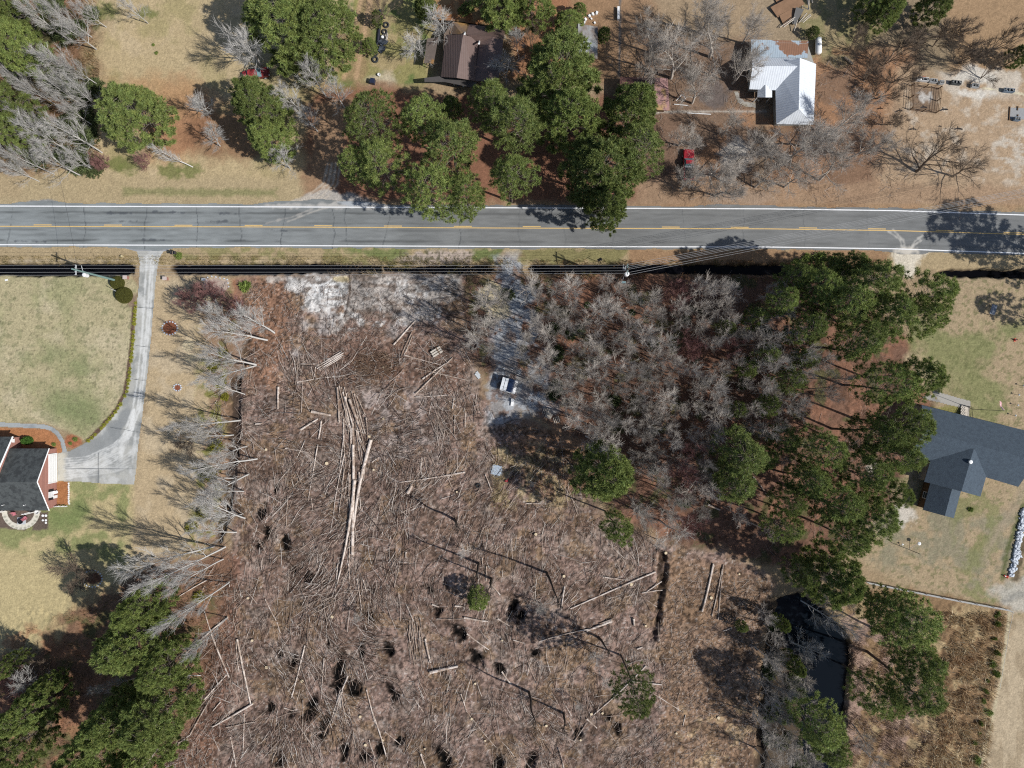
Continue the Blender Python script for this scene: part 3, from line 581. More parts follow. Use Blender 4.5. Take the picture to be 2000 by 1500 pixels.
# ------------------------------------------------------------------ trees
def _perp(d, rg):
    a = rg.normal(size=3); a -= d * a.dot(d); return a / (np.linalg.norm(a) + 1e-9)
def bare_mesh(seed, h=12, R=4, limbs=11, fork=0.3, crooked=0.12, up=0.25, tw=(7, 7), r0=0.16, rt=0.014, twigl=0.9, stems=1, droop=0.0):
    """branch skeleton of a leafless tree -> (trunk segments, branch segments)"""
    rg = np.random.default_rng(seed); TR = []; BR = []
    def walk(p, d, L, ra, rb, n, out, kink, lift):
        pts = [p]; ds = [d]
        for i in range(n):
            d = d + rg.normal(size=3) * kink + np.array([0, 0, lift]) / n; d = d / np.linalg.norm(d)
            q = p + d * L / n; out.append((p, q, ra + (rb - ra) * i / n, ra + (rb - ra) * (i + 1) / n)); p = q; pts.append(p); ds.append(d)
        return pts, ds
    for s in range(stems):
        d0 = np.array([0, 0, 1.0]) + (rg.normal(size=3) * 0.30 if stems > 1 else 0); d0 /= np.linalg.norm(d0)
        p0 = np.array([0, 0, -0.2])
        hh = h * (rg.uniform(0.7, 1) if stems > 1 else 1)
        tp, td = walk(p0, d0, hh * 0.9, r0 / math.sqrt(stems), 0.03, 9, TR, crooked * 0.5, 0.0)
        for i in range(limbs // stems if stems > 1 else limbs):
            t = fork + (1 - fork) * ((i + rg.random()) / max(1, limbs // stems if stems > 1 else limbs)); f = t * 9; k = min(int(f), 8)
            p = tp[k] + (tp[k + 1] - tp[k]) * (f - k); az = i * 2.399 + rg.uniform(-.5, .5)
            el = rg.uniform(0.25, 0.75) + 0.6 * t; d = np.array([math.cos(az) * math.cos(el), math.sin(az) * math.cos(el), math.sin(el)])
            L = R * (1.15 - 0.62 * t) * rg.uniform(0.75, 1.2); ra = max(0.022, r0 * 0.5 * (1.1 - t) / math.sqrt(stems))
            lp, ld = walk(p, d, L, ra, 0.018, 5, BR, crooked, up)
            for j in range(tw[0]):
                t2 = 0.2 + 0.8 * (j + rg.random()) / tw[0]; f2 = t2 * 5; k2 = min(int(f2), 4); p2 = lp[k2] + (lp[k2 + 1] - lp[k2]) * (f2 - k2)
                d2 = ld[k2] + _perp(ld[k2], rg) * rg.uniform(0.35, 0.8); d2[2] += 0.1 - droop; d2 /= np.linalg.norm(d2)
                L2 = L * 0.42 * (1.15 - 0.6 * t2) * rg.uniform(.7, 1.3)
                bp, bd = walk(p2, d2, L2, 0.02, rt, 3, BR, crooked * 1.3, up * 0.6 - droop)
                for q in range(tw[1]):
                    t3 = 0.15 + 0.85 * (q + rg.random()) / tw[1]; f3 = t3 * 3; k3 = min(int(f3), 2); p3 = bp[k3] + (bp[k3 + 1] - bp[k3]) * (f3 - k3)
                    d3 = bd[k3] + _perp(bd[k3], rg) * rg.uniform(0.3, 0.7); d3[2] += 0.08 - droop; d3 /= np.linalg.norm(d3)
                    walk(p3, d3, twigl * rg.uniform(.5, 1.2), rt, rt * 0.45, 2, BR, crooked * 1.4, 0.05 - droop)
    def conv(segs, n):
        A = np.array([s[0] for s in segs]); B = np.array([s[1] for s in segs]); return prisms(A, B, np.array([s[2] for s in segs]), np.array([s[3] for s in segs]), n)
    return conv(TR, 7), conv(BR, 3)
def tufts(cent, outw, rg, K=14, L=0.45, w=0.085, upb=0.5):
    T = len(cent); c = np.repeat(cent, K, 0); o = np.repeat(outw, K, 0)
    d = rg.normal(size=(T * K, 3)) * 0.75 + o * 0.35; d[:, 2] += upb; d /= np.linalg.norm(d, axis=1, keepdims=True)
    s = np.cross(d, rg.normal(size=(T * K, 3))); s /= np.linalg.norm(s, axis=1, keepdims=True)
    l = L * rg.uniform(0.6, 1.2, size=(T * K, 1))
    V = np.stack([c + s * w / 2, c - s * w / 2, c + d * l], 1).reshape(-1, 3)
    F = np.arange(T * K * 3, dtype=np.int32).reshape(-1, 3)
    base = np.array([(0.158, 0.212, 0.064)]) * rg.uniform(0.65, 1.35, size=(T, 1)); yel = rg.random((T, 1))
    base = base * (1 - 0.5 * yel) + np.array([(0.275, 0.285, 0.074)]) * 0.5 * yel * rg.uniform(.7, 1.3, size=(T, 1))
    col = np.repeat(base, K * 3, 0)
    return V, F, col
def pine_meshes(name, seed, h=20, R=4.6, cb=0.45, limbs=30, T=640, K=15, L=0.5, w=0.095, flat=0.6):
    rg = np.random.default_rng(seed); segs = []
    p = np.array([0, 0, -0.3]); d = np.array([0, 0, 1.0]); tp = [p]
    for i in range(10):
        d = d + np.array([*(rg.normal(size=2) * 0.03), 0]); d /= np.linalg.norm(d); q = p + d * (h * 0.98) / 10
        segs.append((p, q, 0.24 * (1 - i / 10.5) + .02, 0.24 * (1 - (i + 1) / 10.5) + .02)); p = q; tp.append(p)
    A = np.array([s[0] for s in segs]); B = np.array([s[1] for s in segs]); V, F = prisms(A, B, [s[2] for s in segs], [s[3] for s in segs], 8)
    trunk = np_mesh(name + '_trunk', V, [F], PINE_BARK)
    cen = []; outs = []; bs = []
    zc, zt = h * cb, h * 0.985; nc = limbs * 5; lump = rg.uniform(0.62, 1.18, size=7)
    for i in range(nc):
        t = ((i + rg.random()) / nc) ** 0.82                       # 0 bottom of the crown, 1 its top
        az = i * 2.399 + rg.uniform(-.35, .35); prof = math.sqrt(max(0.0, 1 - (max(t - 0.22, 0) / 0.80) ** 2.0)) * (0.70 + 0.30 * min(1, t / 0.22))
        q = az / (2 * math.pi) * 7 % 7; lz = lump[int(q)] * (1 - q % 1) + lump[(int(q) + 1) % 7] * (q % 1)
        rad = R * prof * lz * math.sqrt(rg.uniform(0.30, 1.0)); z = zc + (zt - zc) * t
        c = np.array([math.cos(az) * rad, math.sin(az) * rad, z + rg.normal() * .25])
        f = min(max(z - 0.35 * rad, zc * .9) / (h * .98) * 10, 9.9); k = int(f); p = tp[k] + (tp[k + 1] - tp[k]) * (f - k)
        if i % 3 == 0:
            md = p + (c - p) * .55 + np.array([0, 0, .1 * rad]); bs += [(p, md, 0.055 * (1.25 - t), 0.032), (md, c, 0.032, 0.014)]
        else: bs.append((p + (c - p) * .5, c, 0.022, 0.012))
        cr = rg.uniform(0.28, 0.72) * (R / 4.6) ** .5; m = int(T / nc * rg.uniform(.6, 1.4) * cr * 1.9) + 3
        a = rg.normal(size=(m, 3)); a /= np.linalg.norm(a, axis=1, keepdims=True); a[:, 2] = np.abs(a[:, 2]) * .75 - .12
        cen.append(c + a * cr * rg.uniform(.35, 1, size=(m, 1))); outs.append(a)
    cen = np.concatenate(cen); outs = np.concatenate(outs)
    V, F, col = tufts(cen, outs, rg, K, L, w, flat)
    crown = np_mesh(name + '_crown', V, [F], NEEDLE, col)
    V2, F2 = prisms(np.array([b[0] for b in bs]), np.array([b[1] for b in bs]), [b[2] for b in bs], [b[3] for b in bs], 4)
    limbm = np_mesh(name + '_limbs', V2, [F2], PINE_LIMB)
    return trunk, limbm, crown

PINE_BARK = mat('pine_bark', (0.10, 0.075, 0.06), rough=.95, var=.3, scale=6, sc3=(1, 1, .3)); PINE_LIMB = mat('pine_limb_bark', (0.16, 0.135, 0.115), rough=.95, var=.25, scale=6)
NEEDLE = mat('pine_needles', None, rough=.6, var=.30, scale=0.9, spec=.3, attr=True, rand=0.24, trans=.28, detail=3)
BARK = {'pale': mat('pale_bark', C(206, 202, 196), rough=.9, var=.15, scale=3, rand=.1), 'grey': mat('grey_bark', C(202, 193, 183), rough=.9, var=.25, scale=2, rand=.3),
        'oak': mat('oak_bark', C(206, 196, 184), rough=.95, var=.25, scale=3, rand=.08), 'dark': mat('dark_bark', C(134, 118, 102), rough=.95, var=.2, scale=3, rand=.1), 'red': mat('reddish_twigs', C(156, 116, 110), rough=.9, var=.2, scale=3, rand=.1), 'snag': mat('snag_bark', C(84, 74, 66), rough=.95, var=.3, scale=4)}
PROTO = {}
def bare_proto(kind, key, bark, **kw):
    out = []
    for i, seed in enumerate(kw.pop('seeds')):
        (V, F), (V2, F2) = bare_mesh(seed, **kw)
        if kw.get('stems', 1) > 1: out.append((None, np_mesh(f'{key}_branches', np.concatenate([V, V2]), [F, F2 + len(V)], BARK[bark])))
        else: out.append((np_mesh(f'{key}_trunk', V, [F], BARK[bark]), np_mesh(f'{key}_branches', V2, [F2], BARK[bark])))
    PROTO[key] = out
bare_proto('bare', 'slim_pale', 'pale', seeds=(1, 2, 3, 4, 5), h=12, R=3.3, limbs=18, fork=0.25, crooked=.075, up=.55, tw=(8, 7), r0=.16, rt=.0135, twigl=.95)
bare_proto('bare', 'wide_pale', 'pale', seeds=(11, 12, 13, 14), h=12, R=4.6, limbs=17, fork=0.22, crooked=.075, up=.40, tw=(10, 9), r0=.17, rt=.013, twigl=1.0)
bare_proto('bare', 'wood_grey', 'grey', seeds=(21, 22, 23, 24, 25, 26, 27), h=12, R=4.0, limbs=15, fork=0.38, crooked=.09, up=.35, tw=(8, 7), r0=.17, rt=.0135, twigl=1.05)
bare_proto('bare', 'oak', 'oak', seeds=(31, 32, 33, 34), h=14, R=7.2, limbs=16, fork=0.20, crooked=.22, up=.3, tw=(16, 12), r0=.36, rt=.0165, twigl=1.25)
bare_proto('bare', 'dark', 'dark', seeds=(41, 42), h=12, R=7.0, limbs=13, fork=0.12, crooked=.16, up=.45, tw=(12, 10), r0=.26, rt=.017, twigl=1.0)
bare_proto('bare', 'brown', 'dark', seeds=(51, 52), h=9, R=3.6, limbs=20, fork=0.1, crooked=.14, up=.7, tw=(9, 9), r0=.14, rt=.016, twigl=.8, stems=3)
bare_proto('bare', 'red', 'red', seeds=(61, 62), h=6, R=2.8, limbs=24, fork=0.08, crooked=.14, up=.8, tw=(8, 8), r0=.1, rt=.014, twigl=.7, stems=4)
bare_proto('bare', 'snag', 'snag', seeds=(71, 72, 73), h=14, R=1.3, limbs=6, fork=0.72, crooked=.07, up=.1, tw=(5, 4), r0=.16, rt=.015, twigl=.5)
H0 = {'slim_pale': (12, 3.3), 'wide_pale': (12, 5.0), 'wood_grey': (12, 4.3), 'oak': (14, 8.0), 'dark': (12, 7.6), 'brown': (9, 4.0), 'red': (6, 2.8), 'snag': (14, 1.3)}
PINES = [pine_meshes('pine', 100 + i, R=4.7, T=1150, K=13, w=.08, cb=(0.40, .46, .36, .44, .5)[i], limbs=(34, 28, 38, 30, 26)[i]) for i in range(5)]
LUSH = [pine_meshes('lush_pine', 130 + i, h=16, R=5.6, T=3000, K=13, cb=0.16, limbs=44, w=.10) for i in range(3)]
_cnt = {}
def bare(key, base, h, R, label, tip=None, group=None, name='bare_tree', cat='tree', idx=None):
    """base: plan position of the foot; tip: plan position at which the top is seen (gives the lean)"""
    i = _cnt.get(key, 0); _cnt[key] = i + 1; tm, bm_ = PROTO[key][(idx if idx is not None else i) % len(PROTO[key])]
    x, y = G(*base); z = gz(x, y) - 0.05
    o = thing(name, label, cat, (x, y, z), 0, group)
    h0, r0 = H0[key]; q = Quaternion((0, 0, 1), (i * 2.1 + 0.7) % 6.28); ln = h
    if tip is not None:
        tx, ty, tz = E(tip[0], tip[1], h); vec = Vector((tx - x, ty - y, h)); ln = vec.length; q = Vector((0, 0, 1)).rotation_difference(vec.normalized()) @ q
    o.rotation_mode = 'QUATERNION'; o.rotation_quaternion = q; o.scale = (R / r0, R / r0, ln / h0)
    if tm: link('trunk', tm, o)
    link('branches', bm_, o); return o
def top_to_base(u, v, h): f = (HC - h) / HC; return (1000 + (u - 1000) * f, 750 + (v - 750) * f)
def bare_at(key, crown, Rpx, h, label, **kw):
    hc = 0.7 * h; base = top_to_base(crown[0], crown[1], hc); return bare(key, base, h, Rpx * S * (HC - hc) / HC, label, **kw)
def pine(crown, Rpx, h, label, lush=False, group=None, tall=None, name='pine_tree', idx=None, hc=None):
    key = 'lush' if lush else 'pine'; i = _cnt.get(key, 0); _cnt[key] = i + 1
    tr, lm, cr = (LUSH if lush else PINES)[(idx if idx is not None else i) % (3 if lush else 5)]
    hc = hc or (0.62 if lush else 0.74) * h; bu, bv = top_to_base(crown[0], crown[1], hc); x, y = G(bu, bv)
    R = Rpx * S * (HC - hc) / HC; o = thing(name, label, 'pine tree', (x, y, gz(x, y) - .05), i * 1.7, group)
    o.scale = (R / (5.3 if lush else 4.5), R / (5.3 if lush else 4.5), h / (16 if lush else 20))
    link('trunk', tr, o); link('limbs', lm, o); link('crown', cr, o); return o

# -- pines north of the road
gW = 'evergreens along the west edge of the field'
for u, v, rr, h, lb in ((24, 88, 52, 17, 'yellow green pine at the west frame edge above the other three'), (6, 205, 46, 17, 'yellow green pine at the west frame edge, second from the north'), (14, 255, 36, 16, 'small yellow green pine at the west frame edge beside the big whitish tree'), (10, 8, 40, 16, 'yellow green pine in the north west corner of the picture')):
    pine((u, v), rr, h, lb, lush=True, group=gW)
pine((262, 216), 70, 13, 'round lone green pine standing alone in the tan field', lush=True)
pine((505, 205), 56, 15, 'dark green pine by the red car and the bare tree west of the dirt entry', lush=True); pine((520, 268), 48, 11, 'smaller dark pine just south of the pine by the red car', lush=True)
pine((560, 40), 84, 16, 'big dense green pine at the north edge left of the dirt track, western one', lush=True); pine((635, 62), 68, 15, 'big dense green pine right beside the dirt track', lush=True)
pine((585, 105), 40, 12, 'lower pine at the southern foot of the big pines beside the dirt track', lush=True)
row = 'row of pines between the brown roofed house and the road'
for u, v, rr, h, lb in ((722, 228, 56, 20, 'pine at the west end of the roadside row, beside the dirt entry'), (740, 320, 56, 19, 'pine at the west end of the roadside row, nearer the road'), (695, 318, 38, 17, 'small pine leaning over the dirt entry to the field'),
        (822, 232, 50, 19, 'pine of the roadside row just south of the porch of the brown house'), (880, 285, 66, 20, 'wide pine in the middle of the roadside row, south of the brown house'), (845, 375, 58, 21, 'pine of the roadside row with a lobe hanging over the yellow line'), (912, 385, 46, 20, 'pine of the roadside row with a narrow lobe over the asphalt'),
        (958, 195, 46, 18, 'pine touching the south east corner of the brown roofed house'), (1008, 235, 66, 20, 'grey green pine with bare twigs in its top, inside the roadside row'), (1000, 345, 50, 20, 'tall pine overhanging the road edge right of the two long lobes'),
        (1095, 150, 84, 18, 'largest dark green pine south of the grey shed'), (1112, 230, 62, 18, 'dark green pine directly below the largest pine by the shed'), (1238, 215, 64, 18, 'pine growing against the rusty red roof'), (1250, 285, 56, 17, 'pine between the rusty red roof and the road'), (1172, 338, 82, 19, 'light green broad pine overhanging the road at the east end of the row'), (1186, 402, 44, 18, 'outermost light green pine lobe over the asphalt at the east end of the row')):
    pine((u, v), rr, h, lb, lush=(h < 20 and rr > 60) or 'outermost' in lb, group=row)
for u, v, rr, h, lb in ((985, -5, 62, 13, 'green pine at the north edge above the brown roofed house'), (1040, 0, 44, 12, 'smaller green pine at the north edge right of the brown roofed house'), (910, 20, 18, 4, 'small bright green sapling behind the brown roofed house'), (830, 14, 26, 7, 'bright green young pine left of the straw covered roof'), (1112, 42, 30, 6, 'light green young pine west of the grey shed'), (1133, 18, 14, 4, 'little green sapling north west of the grey shed'), (1178, 66, 15, 4, 'little green sapling touching the east wall of the grey shed'), (723, 88, 16, 4, 'bright green sapling beside the row of old tyres'), (735, 34, 13, 4, 'dark green sapling at the dark pipe north of the tyres'), (880, 205, 24, 6, 'bluish green young pine in the shade south of the brown house'),
        (1735, 22, 34, 9, 'dark green pine at the north edge east of the white house'), (1722, -10, 40, 10, 'dark pine cut by the north edge east of the white house'), (1830, 6, 36, 9, 'dark green pine at the north edge right of the brown thicket'), (1992, 108, 22, 6, 'light green young pine at the east frame edge'), (1590, 62, 12, 3, 'tiny light green bush at the board heap')):
    pine((u, v), rr, h, lb, lush=True)
# -- pines south of the road, east
grove = 'tall pines of the grove by the dark grey roofed house'
GR = 'tall pine in the grove between the leafless thicket and the east yard'
for u, v, rr, h in ((1702, 548, 62, 22), (1655, 590, 56, 21), (1735, 610, 54, 22), (1818, 572, 50, 20), (1800, 620, 44, 20), (1600, 560, 46, 19), (1580, 640, 40, 18), (1680, 668, 52, 21), (1795, 735, 46, 22), (1740, 752, 50, 21), (1775, 830, 52, 22), (1715, 850, 48, 21), (1755, 890, 48, 22), (1690, 925, 50, 22), (1610, 880, 48, 20), (1700, 1010, 56, 22), (1640, 985, 54, 21), (1580, 940, 46, 20), (1655, 1050, 44, 21), (1540, 980, 30, 18), (1555, 540, 34, 17), (1620, 520, 30, 16), (1530, 590, 34, 17), (1660, 520, 34, 18), (1535, 1030, 34, 17), (1740, 960, 38, 21)):
    pine((u, v), rr, h, GR, group=grove)
for u, v, rr, h in ((1480, 620, 26, 12), (1500, 690, 28, 13), (1460, 720, 24, 11), (1545, 740, 30, 14), (1500, 790, 26, 13), (1420, 640, 20, 10), (1570, 700, 28, 14), (1440, 800, 22, 11), (1530, 860, 30, 15), (1490, 900, 28, 14)): pine((u, v), rr, h, 'small thin pine scattered in the shaded east half of the thicket', group='thin pines in the thicket')
pine((1452, 890, ), 58, 19, 'green pine standing inside the leafless thicket, the western one', group='pines inside the thicket'); pine((1440, 945), 50, 18, 'green pine in the thicket directly south of the western pine there')
pine((1190, 925), 68, 19, 'broad dark pine at the south west corner of the thicket', lush=True); pine((1205, 1030), 36, 19, 'slender light green pine top over the brown slash south of the broad corner pine')
pine((1248, 1368), 42, 21, 'lone tall pine with a long bare trunk in the south of the clearing', hc=17.5)
pine((930, 1170), 24, 6, 'small green pine bush surrounded by the slash of the clearing', lush=True)
pine((1625, 1128), 56, 20, 'dense pine on the north bank of the dark pond', lush=True); pine((1570, 1120), 34, 17, 'small pine at the north west end of the dark pond')
for u, v, rr, h, lb in ((1775, 1215, 66, 20, 'tall pine east of the pond at the wire fence'), (1800, 1290, 48, 19, 'pine next to the brown brush between two larger pines'), (1790, 1345, 60, 20, 'largest pine on the east bank bordering the brown brush'), (1730, 1370, 44, 18, 'lower pine on the east bank nearer to the pond'), (1720, 1190, 40, 18, 'pine between the fence and the white leaning tree'), (1605, 1420, 52, 17, 'bright green pine on the south bank over the pond'), (1625, 1468, 42, 16, 'bright green pine at the south edge beside the pond'), (1552, 1300, 20, 10, 'small yellow green pine top over the pond'), (1528, 1218, 14, 8, 'smallest green pine top at the west bank of the pond'), (1450, 1225, 12, 4, 'little green seedling pine on the cleared ground west of the pond')):
    pine((u, v), rr, h, lb, lush=rr < 30)
pine((2200, 470), 74, 21, 'tall pine just outside the east edge whose shadow lies across the road'); pine((2230, 520), 60, 19, 'second pine outside the east edge beside the road'); pine((2190, 640), 36, 16, 'small pine outside the east edge whose shadow lies by the sign board')
# -- evergreens in the south-west corner
sw = 'evergreens in the south west corner'
for u, v, rr, h, lb in ((272, 1188, 44, 13, 'evergreen at the top of the south west corner below the white tree'), (262, 1255, 62, 14, 'evergreen crossed by the pale bare trees in the south west'), (322, 1300, 44, 13, 'evergreen beside the clearing edge in the south west'), (225, 1400, 58, 15, 'evergreen with a dark west side in the south west corner'), (310, 1400, 66, 15, 'largest evergreen of the south west corner, next to the clearing'), (180, 1475, 66, 15, 'evergreen at the bottom edge in the south west'), (280, 1480, 60, 14, 'evergreen at the bottom edge next to the clearing'), (60, 1390, 44, 12, 'evergreen at the west edge beneath the reddish bare tree'), (30, 1460, 54, 12, 'evergreen in the very south west corner'), (85, 1345, 26, 9, 'small evergreen right of the reddish bare tree'), (8, 1305, 22, 9, 'small evergreen at the west edge above the reddish bare tree')):
    pine((u, v), rr, h * 1.4, lb, lush=True, group=sw)

# -- leafless trees
wl = 'pale leafless trees along the west edge of the clearing'; WL = 'pale leafless tree in the row along the west edge of the clearing'
for base, tip, h, R, lb in (((470, 821), (340, 840), 15, 3.2, 'white leafless tree with a straight trunk leaning west at the middle of the drive'), ((482, 872), (400, 888), 14, 2.4, WL), ((502, 896), (365, 908), 16, 3.0, WL), ((486, 926), (372, 975), 15, 3.2, WL), ((476, 960), (400, 960), 13, 2.6, WL), ((478, 1012), (380, 985), 14, 3.2, WL), ((472, 1005), (386, 1015), 13, 2.8, WL), ((462, 1040), (370, 1052), 13, 2.6, WL),
        ((418, 1067), (235, 1118), 17, 3.8, 'big white leafless tree stretching over the lawn south of the drive'), ((440, 1068), (262, 1152), 18, 3.4, 'twin trunked white leafless tree just south of the big white one'), ((436, 1092), (318, 1145), 14, 2.6, WL), ((448, 1137), (293, 1250), 17, 2.8, 'long white leafless tree lying over the evergreens of the south west'), ((445, 1205), (350, 1285), 14, 2.2, WL), ((272, 1322), (170, 1357), 11, 1.8, 'small white leafless tree standing among the south west evergreens'),
        ((500, 712), (390, 690), 15, 3.4, 'white leafless tree with a thick forked trunk beside the sand area'), ((500, 714), (396, 748), 14, 3.0, WL), ((536, 650), (450, 592), 15, 3.6, 'white leafless tree whose trunk stands at the west end of the sand area'), ((522, 664), (408, 622), 14, 3.6, WL), ((478, 770), (404, 742), 11, 2.2, WL), ((470, 640), (395, 600), 12, 3.0, WL), ((452, 850), (362, 862), 11, 3.0, WL), ((455, 935), (385, 930), 10, 2.4, WL), ((392, 1320), (330, 1330), 10, 1.8, WL)):
    bare('slim_pale', base, h, R, lb, tip=tip, group=wl)
bare('red', (420, 585), 6, 4.2, 'reddish twiggy shrub beside the drive north of the white trees', name='shrub', cat='shrub'); bare('red', (380, 590), 5, 3.0, 'reddish twiggy shrub nearest the concrete drive', name='shrub', cat='shrub'); bare('red', (470, 600), 6, 3.0, 'reddish twiggy shrub next to the bare soil strip', name='shrub', cat='shrub'); bare('brown', (392, 562), 3, 1.6, 'small grey twiggy shrub by the white box', name='shrub', cat='shrub')
bare('brown', (150, 1112), 8, 5.6, 'broad brown leafless tree on the lawn by the mulch ring', tip=(112, 1128)); bare('brown', (380, 868), 5, 3.6, 'brown leafless bush east of the concrete apron', name='shrub', cat='shrub')
bare('slim_pale', (95, 1340), 12, 3.4, 'reddish grey leafless tree at the west edge, northern one', tip=(40, 1330)); bare('red', (60, 1330), 10, 5, 'reddish leafless tree at the west frame edge', tip=(12, 1350)); bare('brown', (160, 1330), 8, 3, 'thin brown leafless tree in the shade of the south west wood'); bare('brown', (100, 1290), 7, 3, 'brown leafless tree at the north edge of the south west wood')
nw = 'whitish leafless trees at the west end of the field'; NW = 'whitish leafless tree at the west end of the field beside the yellow green pines'
for u, v, rr, h in ((72, 30, 44, 13), (118, 22, 38, 12), (105, 112, 42, 13), (62, 105, 34, 12), (140, 128, 34, 11), (98, 165, 46, 13), (150, 185, 42, 12), (60, 175, 32, 12), (128, 212, 36, 11), (72, 262, 52, 13), (135, 262, 50, 13), (95, 312, 50, 12), (40, 310, 40, 12), (55, 225, 34, 12), (165, 15, 30, 9), (255, 12, 28, 8), (30, 150, 30, 12), (20, 330, 32, 10), (140, 310, 30, 9)):
    bare_at('wide_pale', (u, v), rr, h, NW, group=nw)
bare('slim_pale', (188, 96), 12, 3.0, 'white leafless tree with a long leaning trunk at the west side of the field', tip=(118, 40))
bare('wide_pale', (512, 128), 14, 6.4, 'big bare tree casting a long branchy shadow over the field', tip=(455, 66)); bare('slim_pale', (412, 222), 11, 3.2, 'white bare tree between the lone pine and the red car', tip=(372, 186)); bare('slim_pale', (430, 285), 8, 2.8, 'low whitish bare tree south of the white one by the orange straw', tip=(405, 258))
bare_at('wide_pale', (545, 308), 48, 8, 'white star shaped bare tree at the road verge west of the dirt entry'); bare_at('wide_pale', (612, 150), 48, 11, 'white twisted bare tree north of the dirt entry'); bare_at('wide_pale', (570, 195), 44, 11, 'grey twisted bare tree between the pine and the dirt entry'); bare_at('wide_pale', (655, 180), 40, 9, 'pale bare tree at the head of the dirt entry'); bare_at('wide_pale', (600, 230), 36, 9, 'shaded grey bare tree west of the dirt entry')
bare('slim_pale', (376, 326), 4, 2.2, 'small toppled grey tree at the road verge', tip=(290, 288)); bare_at('red', (195, 315), 28, 4, 'dead reddish bush at the verge of the field', name='shrub', cat='shrub'); bare_at('red', (275, 310), 24, 4, 'dead reddish bush right of the twin bush at the verge', name='shrub', cat='shrub')
bare('dark', (752, 36), 9, 4.0, 'bare tree at the north edge beside the dark pipe', tip=(735, -5)); bare('slim_pale', (872, 68), 8, 4.0, 'thin bare tree leaning over the carport of the brown house', tip=(845, 36)); bare('slim_pale', (828, 100), 7, 3.6, 'thin bare tree west of the carport', tip=(800, 88)); bare('slim_pale', (1002, 136), 8, 3.8, 'bare tree at the east wall of the brown house', tip=(985, 122)); bare('wide_pale', (1010, 100), 7, 3.0, 'bare tree in the straw right of the brown house')
bare_at('brown', (1040, 68), 30, 7, 'brown bare tree between the brown house and the shed'); bare_at('brown', (1094, 92), 34, 6, 'brown bare bush at the south west of the grey shed')
# oaks and others in the north-east
for u, v, rr, h, lb in ((1335, 105, 84, 13, 'large gnarled grey oak west of the white house'), (1420, 55, 78, 14, 'large gnarled oak at the north edge above the white house roof'), (1400, 10, 60, 13, 'gnarled oak cut by the north edge'), (1462, 120, 56, 12, 'grey oak with limbs over the white metal roof'), (1340, 262, 48, 8, 'dark grey bare tree behind the red pickup'), (1400, 318, 70, 10, 'grey bare oak right of the red pickup'), (1470, 285, 62, 11, 'bare oak south west of the white house'), (1575, 285, 78, 13, 'large bare oak just south of the white house'), (1500, 345, 52, 9, 'bare oak near the road south of the white house'), (1660, 235, 64, 12, 'bare oak with a long limb toward the wooden pen'), (1640, 325, 62, 11, 'bare oak by the road east of the white house'), (1430, 240, 40, 8, 'bare oak by the concrete slab'), (1375, 165, 60, 11, 'grey oak shading the leafy ground right of the rusty roof'), (1290, 60, 56, 11, 'grey oak right of the dark path at the north edge'), (1480, 40, 50, 11, 'grey oak next to the collapsed shed'), (1350, 345, 50, 10, 'grey bare oak with limbs over the red pickup'), (1420, 360, 52, 10, 'grey bare oak right beside the road edge'), (1600, 255, 56, 11, 'bare oak at the south east corner of the white house'), (1700, 280, 56, 11, 'bare oak between the white house and the wide dark tree'), (1560, 345, 52, 9, 'bare oak by the road south of the large oak at the white house'), (1265, 130, 44, 10, 'bare oak north of the rusty roof')):
    bare_at('oak', (u, v), rr, h, lb)
bare('dark', (1790, 335), 11, 8.4, 'wide dark brown bare tree by the sandy yard and the road', tip=(1862, 300)); bare('dark', (1860, 345), 9, 6.0, 'dark brown bare tree right of the wide dark one', tip=(1925, 320))
for u, v, rr, h, lb in ((1780, 130, 44, 9, 'brown thicket tree north of the wooden pen'), (1690, 70, 36, 8, 'brown thicket tree left of the dark pine at the north edge'), (1900, 40, 44, 9, 'brown bare tree at the north edge between the two dark ones'), (1762, 95, 50, 9, 'brown thicket tree east of the board heap'), (1720, 130, 44, 8, 'brown thicket tree south of the dark pines at the north edge'), (1800, 60, 44, 8, 'brown thicket tree beside the dark pine right of the board heap'), (1740, 170, 40, 7, 'brown bare bush north west of the wooden pen'), (1862, 60, 40, 8, 'brown bare tree at the north edge in the north east'), (1925, 85, 50, 10, 'dark bare tree near the east frame edge, western one'), (1975, 70, 46, 10, 'dark bare tree near the east frame edge, northern one'), (1960, 125, 38, 8, 'dark bare tree above the sandy yard'), (1755, 225, 34, 6, 'grey bare bush left of the wooden pen')):
    bare_at('brown', (u, v), rr, h, lb)
# thicket
def inpoly(u, v, poly):
    ins = False; n = len(poly)
    for i in range(n):
        (ax, ay), (bx, by) = poly[i], poly[(i + 1) % n]
        if (ay > v) != (by > v) and u < (bx - ax) * (v - ay) / (by - ay) + ax: ins = not ins
    return ins
THT = [(930, 575), (1060, 555), (1230, 560), (1640, 545), (1600, 640), (1640, 740), (1560, 820), (1500, 840), (1380, 860), (1390, 1030), (1330, 1050), (1250, 1010), (1260, 900), (1130, 850), (1095, 790), (1030, 740), (1010, 640), (985, 640), (960, 690), (920, 670)]
TRK = [(1000, 500), (1006, 560), (998, 640), (986, 720), (992, 800)]
def near_track(u, v, w=30):
    for (ax, ay), (bx, by) in zip(TRK[:-1], TRK[1:]):
        t = min(1, max(0, ((u - ax) * (bx - ax) + (v - ay) * (by - ay)) / ((bx - ax) ** 2 + (by - ay) ** 2)))
        if math.hypot(u - ax - t * (bx - ax), v - ay - t * (by - ay)) < w: return True
    return False
fixed = [(1115, 568), (1075, 600), (1165, 612), (1230, 585), (1275, 588), (1322, 575), (1385, 565), (1432, 575), (1060, 720), (1145, 690), (1280, 655), (1370, 640), (1445, 655), (1205, 760), (1150, 830), (1240, 892), (1250, 990), (1305, 1000), (1345, 1030), (1290, 910)]
pts = list(fixed); rr_ = random.Random(5); tries = 0
